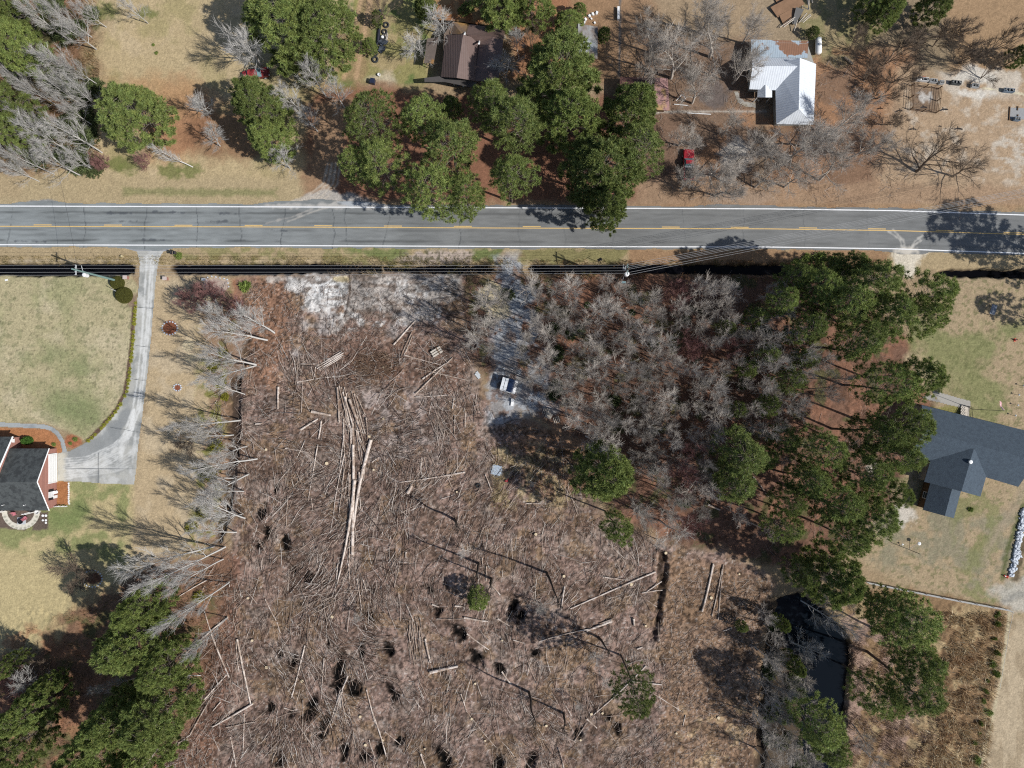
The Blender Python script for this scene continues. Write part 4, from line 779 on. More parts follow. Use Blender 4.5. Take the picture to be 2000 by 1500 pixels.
while len(pts) < 150 and tries < 9000:
    tries += 1; u = rr_.uniform(900, 1650); v = rr_.uniform(540, 1060)
    if inpoly(u, v, THT) and all((u - a) ** 2 + (v - b) ** 2 > (25 if u < 1430 else 36) ** 2 for a, b in pts) and not near_track(u, v): pts.append((u, v))
th = 'leafless trees of the thicket'; TH = 'leafless grey tree in the thicket between the gravel track and the pines'
for i, (u, v) in enumerate(pts):
    k_ = 'red' if i % 13 == 5 and u > 1250 else 'wood_grey'
    bare_at(k_, (u, v), rr_.uniform(28, 52), rr_.uniform(10, 17), 'reddish leafless tree in the thicket between the gravel track and the pines' if k_ == 'red' else TH, group=th if k_ != 'red' else 'reddish trees of the thicket')
for u, v in ((1440, 1005), (1520, 900), (1660, 870), (1560, 720), (1620, 760), (1500, 770), (1470, 840), (1530, 700), (1500, 1040), (1600, 700), (1560, 780), (1440, 800)): bare_at('wood_grey', (u, v), 32, 11, 'leafless grey tree standing between the trunks of the pine grove', group='leafless trees inside the pine grove')
# pond side
bare('wide_pale', (1566, 1175), 13, 4.2, 'white leafless tree with a long trunk leaning out over the dark pond', tip=(1688, 1232)); bare('slim_pale', (1548, 1262), 8, 3.6, 'pale leafless tree branching over the middle of the pond', tip=(1610, 1275))
for u, v, rr, h in ((1525, 1300, 34, 8), (1540, 1390, 34, 8), (1520, 1500, 36, 8), (1550, 1470, 32, 8), (1505, 1400, 32, 8), (1540, 1330, 30, 7), (1515, 1350, 34, 8), (1580, 1330, 34, 9), (1560, 1290, 30, 8), (1590, 1390, 30, 8), (1535, 1350, 36, 9), (1600, 1480, 36, 8), (1515, 1460, 36, 9), (1500, 1205, 30, 8), (1498, 1290, 36, 9), (1482, 1330, 30, 8), (1520, 1280, 30, 8), (1545, 1440, 34, 8), (1480, 1390, 34, 8), (1560, 1350, 26, 7), (1515, 1240, 30, 8), (1530, 1320, 32, 8), (1508, 1360, 36, 9), (1540, 1395, 34, 8), (1500, 1430, 40, 9), (1530, 1470, 40, 9), (1575, 1490, 34, 8), (1500, 1500, 36, 9)): bare_at('wood_grey', (u, v), rr, h, 'grey leafless tree on the west bank of the dark pond', group='leafless trees on the pond bank')
for u, v, rr, h in ((1690, 1440, 38, 7), (1710, 1490, 36, 7), (1660, 1180, 24, 7)): bare_at('wood_grey', (u, v), rr, h, 'low pale leafless tree on the east bank of the pond', group='low trees on the east bank')
# snags left standing in the clearing
sg = 'bare snags left standing in the clearing'
for b, t, h, lb in (((935, 1100), (929, 1150), 15, 'thin dark snag in the middle of the clearing'), ((1068, 1118), (1079, 1192), 18, 'tall dark snag in the east of the clearing with a long shadow'), ((1033, 1352), (1043, 1436), 15, 'dark snag in the south of the clearing'), ((1101, 1393), (1109, 1438), 9, 'short dark snag beside the lone tall pine'), ((1170, 1245), (1177, 1280), 8, 'short dark snag under the shadow of the lone tall pine'), ((888, 1016), (894, 1045), 12, 'pale forked snag in the middle of the clearing'), ((960, 1130), (958, 1165), 11, 'thin snag with fine twigs east of the long logs')):
    bare('snag', b, h, 2.0, lb, tip=t, group=sg, name='snag', cat='dead tree')
for u, v, rr in ((905, 1080, 26), (1060, 1190, 34), (1165, 1290, 30), (1290, 1060, 30), (1180, 1335, 18), (700, 1210, 20), (1130, 1380, 16), (1040, 945, 14)): bare_at('wood_grey', (u, v), rr, 4, 'heap of fine grey twigs left on the cleared ground', group='twig heaps in the clearing', name='brush_heap', cat='brush heap')
# ------------------------------------------------------------------ buildings
def P3(u, v, h): return E(u, v, h)
def wall_ring(b, pts, z0, z1):
    """closed wall shell round plan points (world xy), with thickness by being a solid prism"""
    n = len(b.v); m = len(pts)
    b.v += [(x, y, z0) for x, y in pts] + [(x, y, z1) for x, y in pts]
    for i in range(m): j = (i + 1) % m; b.f.append([n + i, n + j, n + m + j, n + m + i])
    b.f.append(list(range(n + m, n + 2 * m)))
def shrink(pts, d):
    c = np.mean(np.array(pts), 0); out = []
    for p in pts: v = np.array(p) - c; l = np.linalg.norm(v); out.append(tuple(c + v * (l - d * 1.3) / l))
    return out
def gable_parts(eaves, he, hr, over=0.35, th=0.12):
    """eaves: four world xy corners A B C D (A-B one eave, D-C the other) -> roof slabs, wall+gable prism"""
    A, B, Cc, D = [np.array(p) for p in eaves]; R0 = (A + D) / 2; R1 = (B + Cc) / 2
    a3 = lambda p, z: (p[0], p[1], z)
    roof = MB(); roof.slab([a3(A, he), a3(B, he), a3(R1, hr), a3(R0, hr)], th); roof.slab([a3(R0, hr + .004), a3(R1, hr + .004), a3(Cc, he), a3(D, he)], th)
    w = MB(); q = shrink([A, B, Cc, D], over); a, b, c, d = [np.array(p) for p in q]; r0 = (a + d) / 2; r1 = (b + c) / 2; dz = 0.16
    n = len(w.v); slope = (hr - he) / (np.linalg.norm(A - D) / 2); hw = he + slope * (np.linalg.norm(A - D) - np.linalg.norm(a - d)) / 2 - dz
    w.v += [a3(a, 0), a3(b, 0), a3(c, 0), a3(d, 0), a3(a, hw), a3(b, hw), a3(c, hw), a3(d, hw), a3(r0, hr - dz), a3(r1, hr - dz)]
    for f in ((0, 1, 5, 4), (2, 3, 7, 6), (3, 0, 4, 8, 7), (1, 2, 6, 9, 5), (4, 5, 9, 8), (6, 7, 8, 9)): w.f.append([n + i for i in f])
    return roof, w, (a, b, c, d, R0, R1)
def put(b, name, m, parent): b.world = True; return b.build(name, m, parent, org=tuple(parent.location))
def window_at(parent, p, q, t, zc, w, h, m_frame, m_glass, outn, label=None, shutters=None):
    """a window in the wall from p to q (xy), at fraction t"""
    p, q = np.array(p), np.array(q); dv = (q - p) / np.linalg.norm(q - p); c = p + (q - p) * t + np.array(outn) * 0.04; rz = math.atan2(dv[1], dv[0])
    f = MB()
    for s in (-1, 1): f.box((c[0] + dv[0] * s * w / 2, c[1] + dv[1] * s * w / 2, zc), (0.09, 0.08, h + .1), rz); f.box((c[0], c[1], zc + s * h / 2), (w - .09, 0.07, 0.09), rz)
    f.box((c[0], c[1], zc), (w - .09, .05, .05), rz)
    o = put(f, 'window', m_frame, parent); g_ = MB(); g_.box((c[0], c[1], zc), (w - .1, 0.03, h - .1), rz); g_.build('pane', m_glass, o, org=tuple(parent.location))
    if shutters:
        for s in (-1, 1):
            k = MB(); k.box((c[0] + dv[0] * s * (w / 2 + .28), c[1] + dv[1] * s * (w / 2 + .28), zc), (0.4, 0.06, h + .1), rz); k.build('shutter', shutters, o, org=tuple(parent.location))
    return o
glass = mat('window_glass', (0.03, 0.04, 0.05), rough=.08, var=.05, spec=.6); white = mat('white_paint', (0.62, 0.62, 0.61), rough=.6, var=.06, scale=2); black = mat('black_plastic', (0.012, 0.012, 0.014), rough=.5, var=.2)
shingle = mat('charcoal_shingles', C(86, 90, 90), rough=.95, var=.36, scale=6, bump=.02, detail=8, col2=C(66, 69, 70)); shingle2 = mat('slate_grey_shingles', C(78, 90, 101), rough=.95, var=.42, scale=8, bump=.03, detail=9, col2=C(72, 83, 94))
def brick_mat(name, c1, c2, cm):
    m = bpy.data.materials.new(name); m.use_nodes = True; nt = m.node_tree; b = nt.nodes['Principled BSDF']; b.inputs['Roughness'].default_value = .9
    t = nt.nodes.new('ShaderNodeTexBrick'); t.inputs['Scale'].default_value = 4.5; t.inputs['Color1'].default_value = (*c1, 1); t.inputs['Color2'].default_value = (*c2, 1); t.inputs['Mortar'].default_value = (*cm, 1); t.inputs['Mortar Size'].default_value = .015
    tc = nt.nodes.new('ShaderNodeTexCoord'); mp = nt.nodes.new('ShaderNodeMapping'); mp.inputs['Rotation'].default_value = (math.pi / 2, 0, math.pi / 2); nt.links.new(tc.outputs['Object'], mp.inputs[0]); nt.links.new(mp.outputs[0], t.inputs['Vector']); nt.links.new(t.outputs['Color'], b.inputs['Base Color']); return m
brick = brick_mat('red_brick', C(182, 128, 114), C(156, 106, 94), C(190, 172, 160)); siding = mat('pale_siding', C(170, 168, 160), rough=.8, var=.08, scale=2); wood = mat('weathered_wood', C(148, 134, 118), rough=.95, var=.25, scale=3, sc3=(1, 1, 1)); wood_l = mat('pale_boards', C(206, 196, 182), rough=.9, var=.2, scale=2.5); wood_d = mat('brown_boards', C(112, 88, 66), rough=.95, var=.25, scale=3)
# -- the brick house in the west
hb = thing('brick_house', 'brick house with charcoal roof and white garage door at the end of the drive', 'house', (*G(60, 930), 0))
gar = [GE(-140, 876, 2.7), GE(95, 876, 2.7), GE(88, 997, 2.7), GE(-140, 997, 2.7)]
gar = [(gar[0][0], gar[1][1]), gar[1], (gar[1][0], gar[2][1]), (gar[0][0], gar[2][1])]
rf, wl_, cor = gable_parts(gar, 2.75, 5.75, over=0.32); put(rf, 'roof', shingle, hb); put(wl_, 'wall', brick, hb)
ea = MB()      # white rake boards at the gable
A, B, Cc, D = gar; R1 = ((B[0] + Cc[0]) / 2, (B[1] + Cc[1]) / 2)
for p in (B, Cc): ea.tube([(p[0] + .07, p[1], 2.69), (R1[0] + .07, R1[1], 5.69)], .11, 4)
put(ea, 'rake_board', white, hb)
ex = cor[1][0]      # plane of the east wall
gd = MB(); yc = G(0, 913)[1]; gd.box((ex + .05, yc, 1.12), (.1, 4.7, 2.24)); gdo = put(gd, 'garage_door', white, hb)
pn = MB()
for zz in (.56, 1.12, 1.68): pn.box((ex + .106, yc, zz), (.012, 4.7, .03))
pn.build('panel_seam', mat('grey_seam', C(150, 150, 150)), gdo, org=tuple(hb.location))
for p in ((-2.45,), (2.45,)):
    t_ = MB(); t_.box((ex + .06, yc + p[0], 1.15), (.12, .16, 2.3)); put(t_, 'door_trim', white, hb)
window_at(hb, (ex, cor[1][1]), (ex, cor[2][1]), 0.77, 1.55, .9, 1.2, white, mat('pale_blind', C(225, 226, 228), rough=.4), (1, 0), shutters=black)
mn = [GE(-180, 853, 2.7), GE(23, 853, 2.7), (GE(23, 853, 2.7)[0], GE(0, 985, 2.4)[1]), (GE(-180, 853, 2.7)[0], GE(0, 985, 2.4)[1])]
mn[0] = (mn[0][0], mn[1][1]); rf2, wl2, _ = gable_parts(mn, 2.65, 6.35, over=.32); put(rf2, 'roof', shingle, hb); put(wl2, 'wall', brick, hb)
ea = MB(); ea.tube([(mn[1][0] + .1, mn[1][1], 2.63), (mn[1][0] + .1, (mn[1][1] + mn[2][1]) / 2, 6.3)], .16, 4); put(ea, 'rake_board', white, hb)
pc = MB(); px_, py_ = G(52, 861); pc.slab([(px_ - 2.2, py_ + .5, 2.2), (px_ - .6, py_ + .5, 2.2), (px_ - .6, py_ - .1, 2.2), (px_ - 2.2, py_ - .1, 2.2)], .12); put(pc, 'porch_beam', white, hb)
for u, v in ((8, 986), (50, 986)): b = MB(); b.lathe([(.05, 3.3), (.05, 3.9), (.09, 3.92), (.02, 4.0)], 8, (*GE(u, v, 3.4), 0)); put(b, 'vent_pipe', white, hb)
st = MB(); sx_, sy_ = G(128, 988)
for i in range(3): st.box((sx_ - 1.2 + i * .7, sy_, .55 - .12 * i), (.08, .08, 1.1 - .24 * i))
st.box((sx_ - .5, sy_, .85), (2.2, .07, .09)); st.box((sx_ - .5, sy_, .45), (2.2, .06, .07)); tag(st.build('low_fence', white), 'low white rail fence at the south east corner of the brick house', 'fence')
hr_ = MB(); hx, hy = G(110, 960); hr_.lathe([(.05, .5), (.28, .5), (.28, .6), (.08, .62), (.08, .9), (.28, .92), (.28, 1.02), (.05, 1.02)], 14, (hx + .35, hy, 0)); hr_.box((hx + .2, hy, .5), (.1, .12, 1.0)); hr_.box((hx + .2, hy - .8, .55), (.08, .5, 1.0)); tag(hr_.build('hose_reel', white), 'white hose reel by the brick wall south of the garage door', 'hose reel')
# patio
pav = Canvas(np.arange(-92, -80, .1), np.arange(-28, -19, .1), C(222, 216, 200)); pav.grain(.15, 3, 5, 2)
for a in np.linspace(.25, math.pi - .25, 11): pav.paint(circ(41 + 32 * math.cos(a), 1002 + 30 * math.sin(a) * 1.0, 3, 2), C(168, 166, 150), 1.2, .5, 5, .8, int(a * 30))
ring = [(41 + 38 * math.cos(a), 998 + 37 * math.sin(a)) for a in np.linspace(0, math.pi, 24)] + [(41 + 26 * math.cos(a), 998 + 25 * math.sin(a)) for a in np.linspace(math.pi, 0, 24)]
sheet('patio_paving', pav, ring, .05, concrete)
def chair(loc, rz, m, label, cat='chair'):
    t = thing('garden_chair', label, cat, loc, rz); b = MB(); b.box((0, 0, .42), (.5, .5, .06)); b.build('seat', m, t); b = MB(); b.box((0, .27, .75), (.5, .06, .62), rx=-.2); b.build('backrest', m, t)
    for x in (-.22, .22):
        for y in (-.22, .22): b = MB(); b.tube([(x, y, 0.05), (x, y, .4)], .025, 6); b.build('leg', m, t)
        b = MB(); b.box((x * 1.15, 0, .62), (.06, .5, .04)); b.build('armrest', m, t)
    return t
pink = mat('pink_plastic', C(206, 130, 140), rough=.5, var=.1)
chair((*G(31, 1003), 0), .4, pink, 'pink garden chair on the patio nearer the house wall'); chair((*G(53, 1011), 0), 2.4, pink, 'pink garden chair on the patio nearer the garden bed')
fp = thing('fire_pit', 'round dark fire bowl on a pale square slab inside the curved patio', 'fire pit', (*G(43, 1017), 0)); b = MB(); b.box((0, 0, .1), (1.4, 1.2, .2)); b.build('base', mat('pale_stone', C(196, 200, 204)), fp); b = MB(); b.lathe([(.25, .2), (.45, .34), (.48, .5), (.42, .5), (.3, .32), (.02, .3)], 18); b.build('bowl', black, fp)
for u, v, lb in ((4, 998, 'white post pair at the west end of the patio'), (60, 1000, 'white post pair at the east end of the patio')):
    b = MB(); x, y = G(u, v)
    for k in (0, 1): b.box((x + k * .55, y, 1.1), (.14, .14, 2.2))
    b.box((x + .27, y, 2.1), (.8, .1, .12)); tag(b.build('patio_post', white), lb, 'post')
um = thing('parasol', 'round dark parasol closed beside the white tub at the house corner', 'parasol', (*G(74, 991), 0)); b = MB(); b.tube([(0, 0, 0), (0, 0, 2.2)], .03, 8); b.build('pole', white, um); b = MB(); b.lathe([(.55, 1.8), (.35, 2.05), (.05, 2.25)], 12); b.build('canopy', black, um)
b = MB(); b.lathe([(.3, 0), (.38, .5), (.4, .6), (.33, .6), (.3, .15)], 16, (*G(76, 999), 0)); tag(b.build('tub', white), 'round white tub next to the dark parasol', 'tub')
for u, v, rr in ((84, 1007, .22), (90, 1007, .22), (84, 1016, .18), (90, 1016, .2), (90, 1021, .18)):
    b = MB(); b.lathe([(rr, 0), (rr, .05), (rr * .85, .07)], 14, (*G(u, v), 0.03)); tag(b.build('stepping_stone', white), 'round pale stepping stone in the brown bed at the house corner', 'stone', 'stepping stones by the patio')
for i in range(12):
    b = MB(); x, y = G(136 - random.random() * 1.5, 944 + i * 3.6); b.box((x, y, .08), (.2, .28, .16), random.random()); tag(b.build('edging_stone', white), 'white edging stone of the bed beside the garage apron', 'stone', 'white stones round the bed by the garage')
# plants
leaf_m = mat('shrub_leaves', None, rough=.7, var=.25, scale=2, attr=True, trans=.1)
def shrub_mesh(seed, rx, rz, n, col, L=.14, w=.07, shell=.85, flat=1.0):
    rg = np.random.default_rng(seed); d = rg.normal(size=(n, 3)); d[:, 2] = np.abs(d[:, 2]) * flat; d /= np.linalg.norm(d, axis=1, keepdims=True); rad = rg.uniform(shell, 1.0, size=(n, 1))
    c = d * rad * np.array([rx, rx, rz]); V, F, _ = tufts(c, d, rg, 5, L, w, .3); col = np.repeat(np.array([col]) * rg.uniform(.7, 1.3, size=(n, 1)), 15, 0)
    V[:, 2] = np.maximum(V[:, 2], .02); return np_mesh('leaves', V, [F], leaf_m, col)
def shrub(u, v, me, sc, label, name='shrub', cat='shrub', group=None, rz=0.):
    x, y = G(u, v); o = thing(name, label, cat, (x, y, gz(x, y)), rz, group); o.scale = sc; link('leaves', me, o)
    b = MB(); b.tube([(0, 0, -.1), (0, 0, .5 if name == 'shrub' else .2)], [.06, .03], 6); b.build('stem', PINE_BARK, o); return o
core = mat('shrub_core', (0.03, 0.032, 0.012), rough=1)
def dome(u, v, r, h, label, seed):
    x, y = G(u, v); o = thing('clipped_shrub', label, 'shrub', (x, y, 0)); me = shrub_mesh(seed, r, h, 5200, C(96, 96, 44), L=.09, w=.07, shell=.97); link('leaves', me, o)
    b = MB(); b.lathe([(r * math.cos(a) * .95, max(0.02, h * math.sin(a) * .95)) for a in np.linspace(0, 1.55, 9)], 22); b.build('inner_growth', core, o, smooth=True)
dome(231, 553, 1.15, 1.5, 'round clipped olive shrub at the foot of the utility pole by the drive', 1); dome(244, 577, 1.4, 1.7, 'larger round clipped olive shrub south of the utility pole', 2)
ball = shrub_mesh(3, 1.0, 1.0, 1500, C(96, 140, 60), L=.14, w=.08, shell=.6); shrub(56, 860, ball, (.95, .75, 1.5), 'bright green oval shrub in the orange mulch bed of the brick house')
tuft_me = shrub_mesh(5, .28, .25, 60, C(178, 178, 72), L=.25, w=.05, shell=.2)
edge_path = [(267, 592), (264, 640), (260, 690), (255, 735), (250, 765), (238, 790), (222, 812), (200, 836), (182, 855), (168, 866)]
ln = 0; pos = []
for (a, b_), (c, d_) in zip(edge_path[:-1], edge_path[1:]):
    L = math.hypot(c - a, d_ - b_); n = int(L / 7.2)
    for i in range(n): pos.append((a + (c - a) * i / n - 1.5, b_ + (d_ - b_) * i / n))
for i, (u, v) in enumerate(pos):
    if i % 9 == 6: continue
    shrub(u, v, tuft_me, (random.uniform(.9, 1.3),) * 3, 'yellow green grass tuft in the strip edging the concrete drive', 'grass_tuft', 'plant', 'yellow green tufts along the drive', random.random() * 6)
gtuft = shrub_mesh(6, .5, .5, 120, C(138, 156, 78), L=.3, w=.07, shell=.3)
for u, v, s, lb in ((148, 858, .8, 'yellow green plant in the round bed by the front walk'), (138, 866, .6, 'small plant at the south side of the round bed by the front walk'), (106, 868, .7, 'brown green plant in the orange mulch near the walk end'), (350, 500, 1.3, 'grey green plant beside the mailboxes'), (1895, 995, .9, 'green plant south of the dark grey roofed house')): shrub(u, v, gtuft, (s,) * 3, lb, 'garden_plant', 'plant')
for i in range(14):
    v = 1205 + i * 21 + random.uniform(-11, 11); u = 1958 - i * 3.9 + random.uniform(-13, 5)
    shrub(u, v, gtuft, (random.uniform(.5, 2.0), random.uniform(.5, 1.6), random.uniform(1, 2.6)), 'green leafy shoot on the east edge of the brown brush', 'green_shrub', 'plant', 'green shoots on the edge of the brown brush', random.random() * 6)
for u, v, s in ((505, 85, .6), (300, 88, .5), (306, 104, .6), (480, 560, 2), (1600, 505, 2.2), (1575, 505, 1.6), (1630, 512, 1.8), (1555, 512, 1.3)): shrub(u, v, gtuft, (s,) * 3, 'low wild green plant by the road ditch or in the dry field', 'wild_plant', 'plant', 'scattered wild green plants', random.random() * 6)
gyb = shrub_mesh(8, .8, .7, 260, C(150, 146, 56), L=.3, w=.07, shell=.3)
for u, v, s in ((420, 715, 1.5), (432, 748, 1.4), (424, 870, 1.5), (410, 925, 1.8), (400, 1000, 1.6), (376, 1030, 1.5), (440, 775, 1), (390, 1165, 1.3), (436, 690, 1.2)): shrub(u, v, gyb, (s, s, s), 'low yellow green bush under the pale trees along the clearing edge', 'wild_bush', 'bush', 'yellow green bushes under the pale trees', random.random() * 6)
gd_ = shrub_mesh(9, 1.0, .8, 420, (.075, .095, .035), L=.3, w=.08, shell=.2)
rq = random.Random(11)
for i in range(16):
    u, v = rq.uniform(1500, 1562), rq.uniform(1220, 1495); s = rq.uniform(.8, 1.7); shrub(u, v, gd_, (s, s, s), 'dark green bush on the shaded west bank of the pond', 'undergrowth_bush', 'bush', 'bushes on the west bank of the pond', rq.random() * 6)
for i in range(30):
    for _ in range(40):
        u, v = rq.uniform(940, 1640), rq.uniform(560, 1050)
        if inpoly(u, v, THT): break
    s = rq.uniform(.6, 1.3); shrub(u, v, gd_, (s, s, s), 'small dark green evergreen bush on the leaf litter of the thicket', 'undergrowth_bush', 'bush', 'evergreen bushes under the thicket', rq.random() * 6)
for i in range(26):
    u, v = rq.uniform(20, 190), rq.uniform(0, 335); s = rq.uniform(1.2, 2.6); shrub(u, v, gd_, (s, s, s), 'dark green undergrowth bush beneath the whitish trees', 'undergrowth_bush', 'bush', 'undergrowth bushes under the whitish trees', rq.random() * 6)
# -- the dark grey roofed house in the east
he = thing('grey_roof_house', 'house with a dark slate grey shingle roof and rear wing in the east yard', 'house', (*G(1880, 880), 0))
def gable_px(root, ev, he_, hr, m, wm, over=.35):
    rf, w, c = gable_parts([GE(u, v, he_) for u, v in ev], he_, hr, over); put(rf, 'roof', m, root); put(w, 'wall', wm, root); return c
c1 = gable_px(he, [(1800, 791), (2012, 843), (1989, 951), (1777, 888)], 2.8, 5.5, shingle2, siding)
c2 = gable_px(he, [(1829, 860), (1805, 941), (1915, 970), (1938, 890)], 2.85, 5.25, shingle2, siding)
c3 = gable_px(he, [(1818, 940), (1803, 996), (1863, 1012), (1878, 955)], 2.45, 4.2, shingle2, wood_d)
b = MB(); b.lathe([(.28, 4.6), (.28, 5.35), (.36, 5.4), (.3, 5.52), (.05, 5.58)], 14, (*GE(1895, 902, 5.3), 0)); put(b, 'roof_vent', white, he)
b = MB(); b.tube([(*GE(1881, 935, 5.0), 4.6), (*GE(1881, 935, 5.0), 5.15)], .06, 8); put(b, 'vent_pipe', black, he)
def perp_out(p, q, c): d = np.array(q) - np.array(p); n = np.array([-d[1], d[0]]) / np.linalg.norm(d); m_ = (np.array(p) + np.array(q)) / 2 - np.array(c); return n if n.dot(m_) > 0 else -n
cc = np.mean(np.array(c1[:4]), 0)
for t in (.2, .38, .72, .88): window_at(he, c1[0], c1[1], t, 1.5, 1.1, 1.3, white, glass, perp_out(c1[0], c1[1], cc))
for t in (.2, .8): window_at(he, c1[2], c1[3], t, 1.5, 1.0, 1.2, white, glass, perp_out(c1[2], c1[3], cc))
dpos = np.array(c1[0]) + (np.array(c1[1]) - np.array(c1[0])) * .5 + perp_out(c1[0], c1[1], cc) * .05; b = MB(); dv = np.array(c1[1]) - np.array(c1[0]); b.box((dpos[0], dpos[1], 1.1), (1.0, .1, 2.1), math.atan2(dv[1], dv[0])); put(b, 'door', wood_d, he)
cc = np.mean(np.array(c3[:4]), 0)
window_at(he, c3[0], c3[1], .5, 1.4, 1.1, 1.1, white, glass, perp_out(c3[0], c3[1], cc)); window_at(he, c2[2], c2[3], .4, 1.5, 1.0, 1.2, white, glass, perp_out(c2[2], c2[3], np.mean(np.array(c2[:4]), 0)))
sp = thing('porch_steps', 'white wooden steps with black rails at the front of the dark grey roofed house', 'steps', (*G(1884, 803), 0), -.25)
for i in range(4): b = MB(); b.box((-.15, -.9 + i * .5, .6 - i * .16), (1.5, .48, .12)); b.build('tread', wood_l, sp)
for x in (-.2, .0, .3, .6):
    b = MB(); b.tube([(x, -.9, .5), (x, -.9, 1.5), (x, .9, 1.0), (x, .9, 0)], .035, 6, cap=True); b.build('handrail', black, sp)
fl = thing('flag_pole', 'tall pole flying a red and white striped flag beside the porch steps', 'flag', (*G(1899, 799), 0))
b = MB(); b.tube([(0, 0, 0), (0, 0, 8)], [.05, .03], 8); b.build('pole', mat('grey_metal', C(120, 120, 116), rough=.5, var=.1), fl)
fr_, fw_, fb_ = mat('flag_red', C(186, 60, 78)), mat('flag_white', C(232, 226, 228)), mat('flag_blue', C(40, 46, 86))
def flag_pt(s, t): # s along the fly 0..1 (hanging a little), t down the hoist 0..1
    return (-0.05 - 0.45 * s - .12 * math.sin(s * 5) + .75 * t, 0.1 + 1.45 * s, 7.7 - .7 * t - .45 * s + .08 * math.sin(s * 8 + t))
for i in range(13):
    b = MB(); s0 = .4 if i < 7 else 0
    ss = np.linspace(s0, 1, 8)
    for a, c in zip(ss[:-1], ss[1:]): b.poly([flag_pt(a, i / 13), flag_pt(a, (i + 1) / 13), flag_pt(c, (i + 1) / 13), flag_pt(c, i / 13)])
    b.build('stripe', fr_ if i % 2 == 0 else fw_, fl)
b = MB(); ss = np.linspace(0, .4, 5)
for a, c in zip(ss[:-1], ss[1:]): b.poly([flag_pt(a, 0), flag_pt(a, 7 / 13), flag_pt(c, 7 / 13), flag_pt(c, 0)])
b.build('canton', fb_, fl)
orange = mat('orange_cone', C(226, 84, 60), rough=.5, var=.1)
def cone(u, v, label, tip=0.):
    o = thing('traffic_cone', label, 'cone', (*G(u, v), 0), .3); b = MB(); b.box((0, 0, .03), (.5, .5, .06)); b.build('base', orange, o); b = MB(); b.lathe([(.2, .06), (.05, .75), (.03, .78)], 14); b.build('body', orange, o); b = MB(); b.lathe([(.135, .36), (.1, .54)], 14, cap=False); b.build('reflective_band', white, o)
    if tip: o.rotation_euler = (0, tip, -.35); o.location.z = .2
cone(1982, 664, 'orange traffic cone standing on the east lawn'); cone(1966, 1126, 'red orange cone toppled at the end of the white rock strip', -1.4)
sb = thing('sign_board', 'grey board sign on two posts on the east lawn near the road', 'sign', (*G(1931, 606), 0), -.3)
b = MB(); b.box((0, 0, 1.2), (.9, 1.7, .08), rx=0); b.build('panel', mat('grey_board', C(120, 128, 142), rough=.6, var=.12), sb); b = MB(); b.box((-.1, 0, 1.25), (.05, 1.8, .05)); b.build('edge_rail', mat('pale_metal', C(186, 190, 194), rough=.5), sb)
for y in (-.75, .75): b = MB(); b.box((0, y, .6), (.1, .1, 1.2)); b.build('post', wood, sb)
lp = mat('pale_grey', C(200, 204, 206), rough=.5)
for i, (u, v) in enumerate(((1993, 753), (1984, 771), (1982, 791), (1977, 811))):
    o = thing('garden_lamp', 'small white garden lamp on a short post in the row at the east frame edge', 'lamp', (*G(u, v), 0), 0, 'garden lamps at the east edge'); b = MB(); b.tube([(0, 0, 0), (0, 0, .8)], .03, 6); b.build('post', black, o); b = MB(); b.lathe([(.12, .75), (.16, .85), (.05, .95)], 10); b.build('lamp_head', lp, o)
for u, v, lb in ((1787, 1058, 'white oval marker on a thin slanted rod behind the grey roofed house'), (1760, 1062, 'small white marker on a thin rod west of the oval marker')):
    o = thing('yard_marker', lb, 'marker', (*(G(u - 11, v + 14) if u > 1770 else G(u - 3, v + 4)), 0)); b = MB(); L_ = (1.0, 1.2, 1.0) if u > 1770 else (.25, .35, .4); b.tube([(0, 0, 0), L_], .03, 6); b.build('rod', lp, o)
    b = MB(); k_ = 1 if u > 1770 else .5; b.lathe([(.04 * k_, 0), (.28 * k_, .12 * k_), (.3 * k_, .3 * k_), (.05 * k_, .42 * k_)], 12, L_); b.build('head', white, o)
b = MB(); b.tube([(*G(1775, 1073), 0), (*G(1775, 1073), 3.4)], .05, 8); tag(b.build('yard_post', black), 'slim dark post beside the oval white marker in the gravel yard', 'post')
# white rock strip, wire fence
rk = mat('white_rock', C(206, 212, 220), rough=.8, var=.3, scale=2)
rg = np.random.default_rng(3); allv = []; allf = []; nv = 0
for i in range(520):
    t = rg.random(); u = 1973 + 27 * t ** .8 + rg.normal() * 2.6; v = 1122 - 130 * t + rg.normal() * 3; s = rg.uniform(.1, .28); x, y = G(u, v)
    p = rg.normal(size=(8, 3)) * .25 + np.array([[i_, j_, k_] for k_ in (-1, 1) for j_ in (-1, 1) for i_ in (-1, 1)]) * .7
    allv.append(p * s + np.array([x, y, s * .4])); allf.append(np.array([(0, 2, 3, 1), (4, 5, 7, 6), (0, 1, 5, 4), (1, 3, 7, 5), (3, 2, 6, 7), (2, 0, 4, 6)]) + nv); nv += 8
tag(link('white_rocks', np_mesh('white_rocks', np.concatenate(allv), [np.concatenate(allf)], rk)), 'strip of loose white rocks along the drain at the east frame edge', 'rocks', kind='stuff')
def wire_fence(pts, h, label, step=28, m=lp, rails=(.95, .55, .2), r=.035):
    o = thing('wire_fence', label, 'fence', (*G(*pts[0]), 0)); lx, ly, _ = o.location
    for (a, b_), (c, d_) in zip(pts[:-1], pts[1:]):
        n = max(1, int(math.hypot(c - a, d_ - b_) / step))
        for i in range(n): x, y = G(a + (c - a) * i / n, b_ + (d_ - b_) * i / n); k = MB(); k.tube([(x - lx, y - ly, 0), (x - lx, y - ly, h)], .04, 6); k.build('post', m, o)
    for f in rails:
        k = MB(); k.tube([(G(*p)[0] - lx, G(*p)[1] - ly, h * f) for p in pts], r, 5); k.build('rail', m, o)
    return o
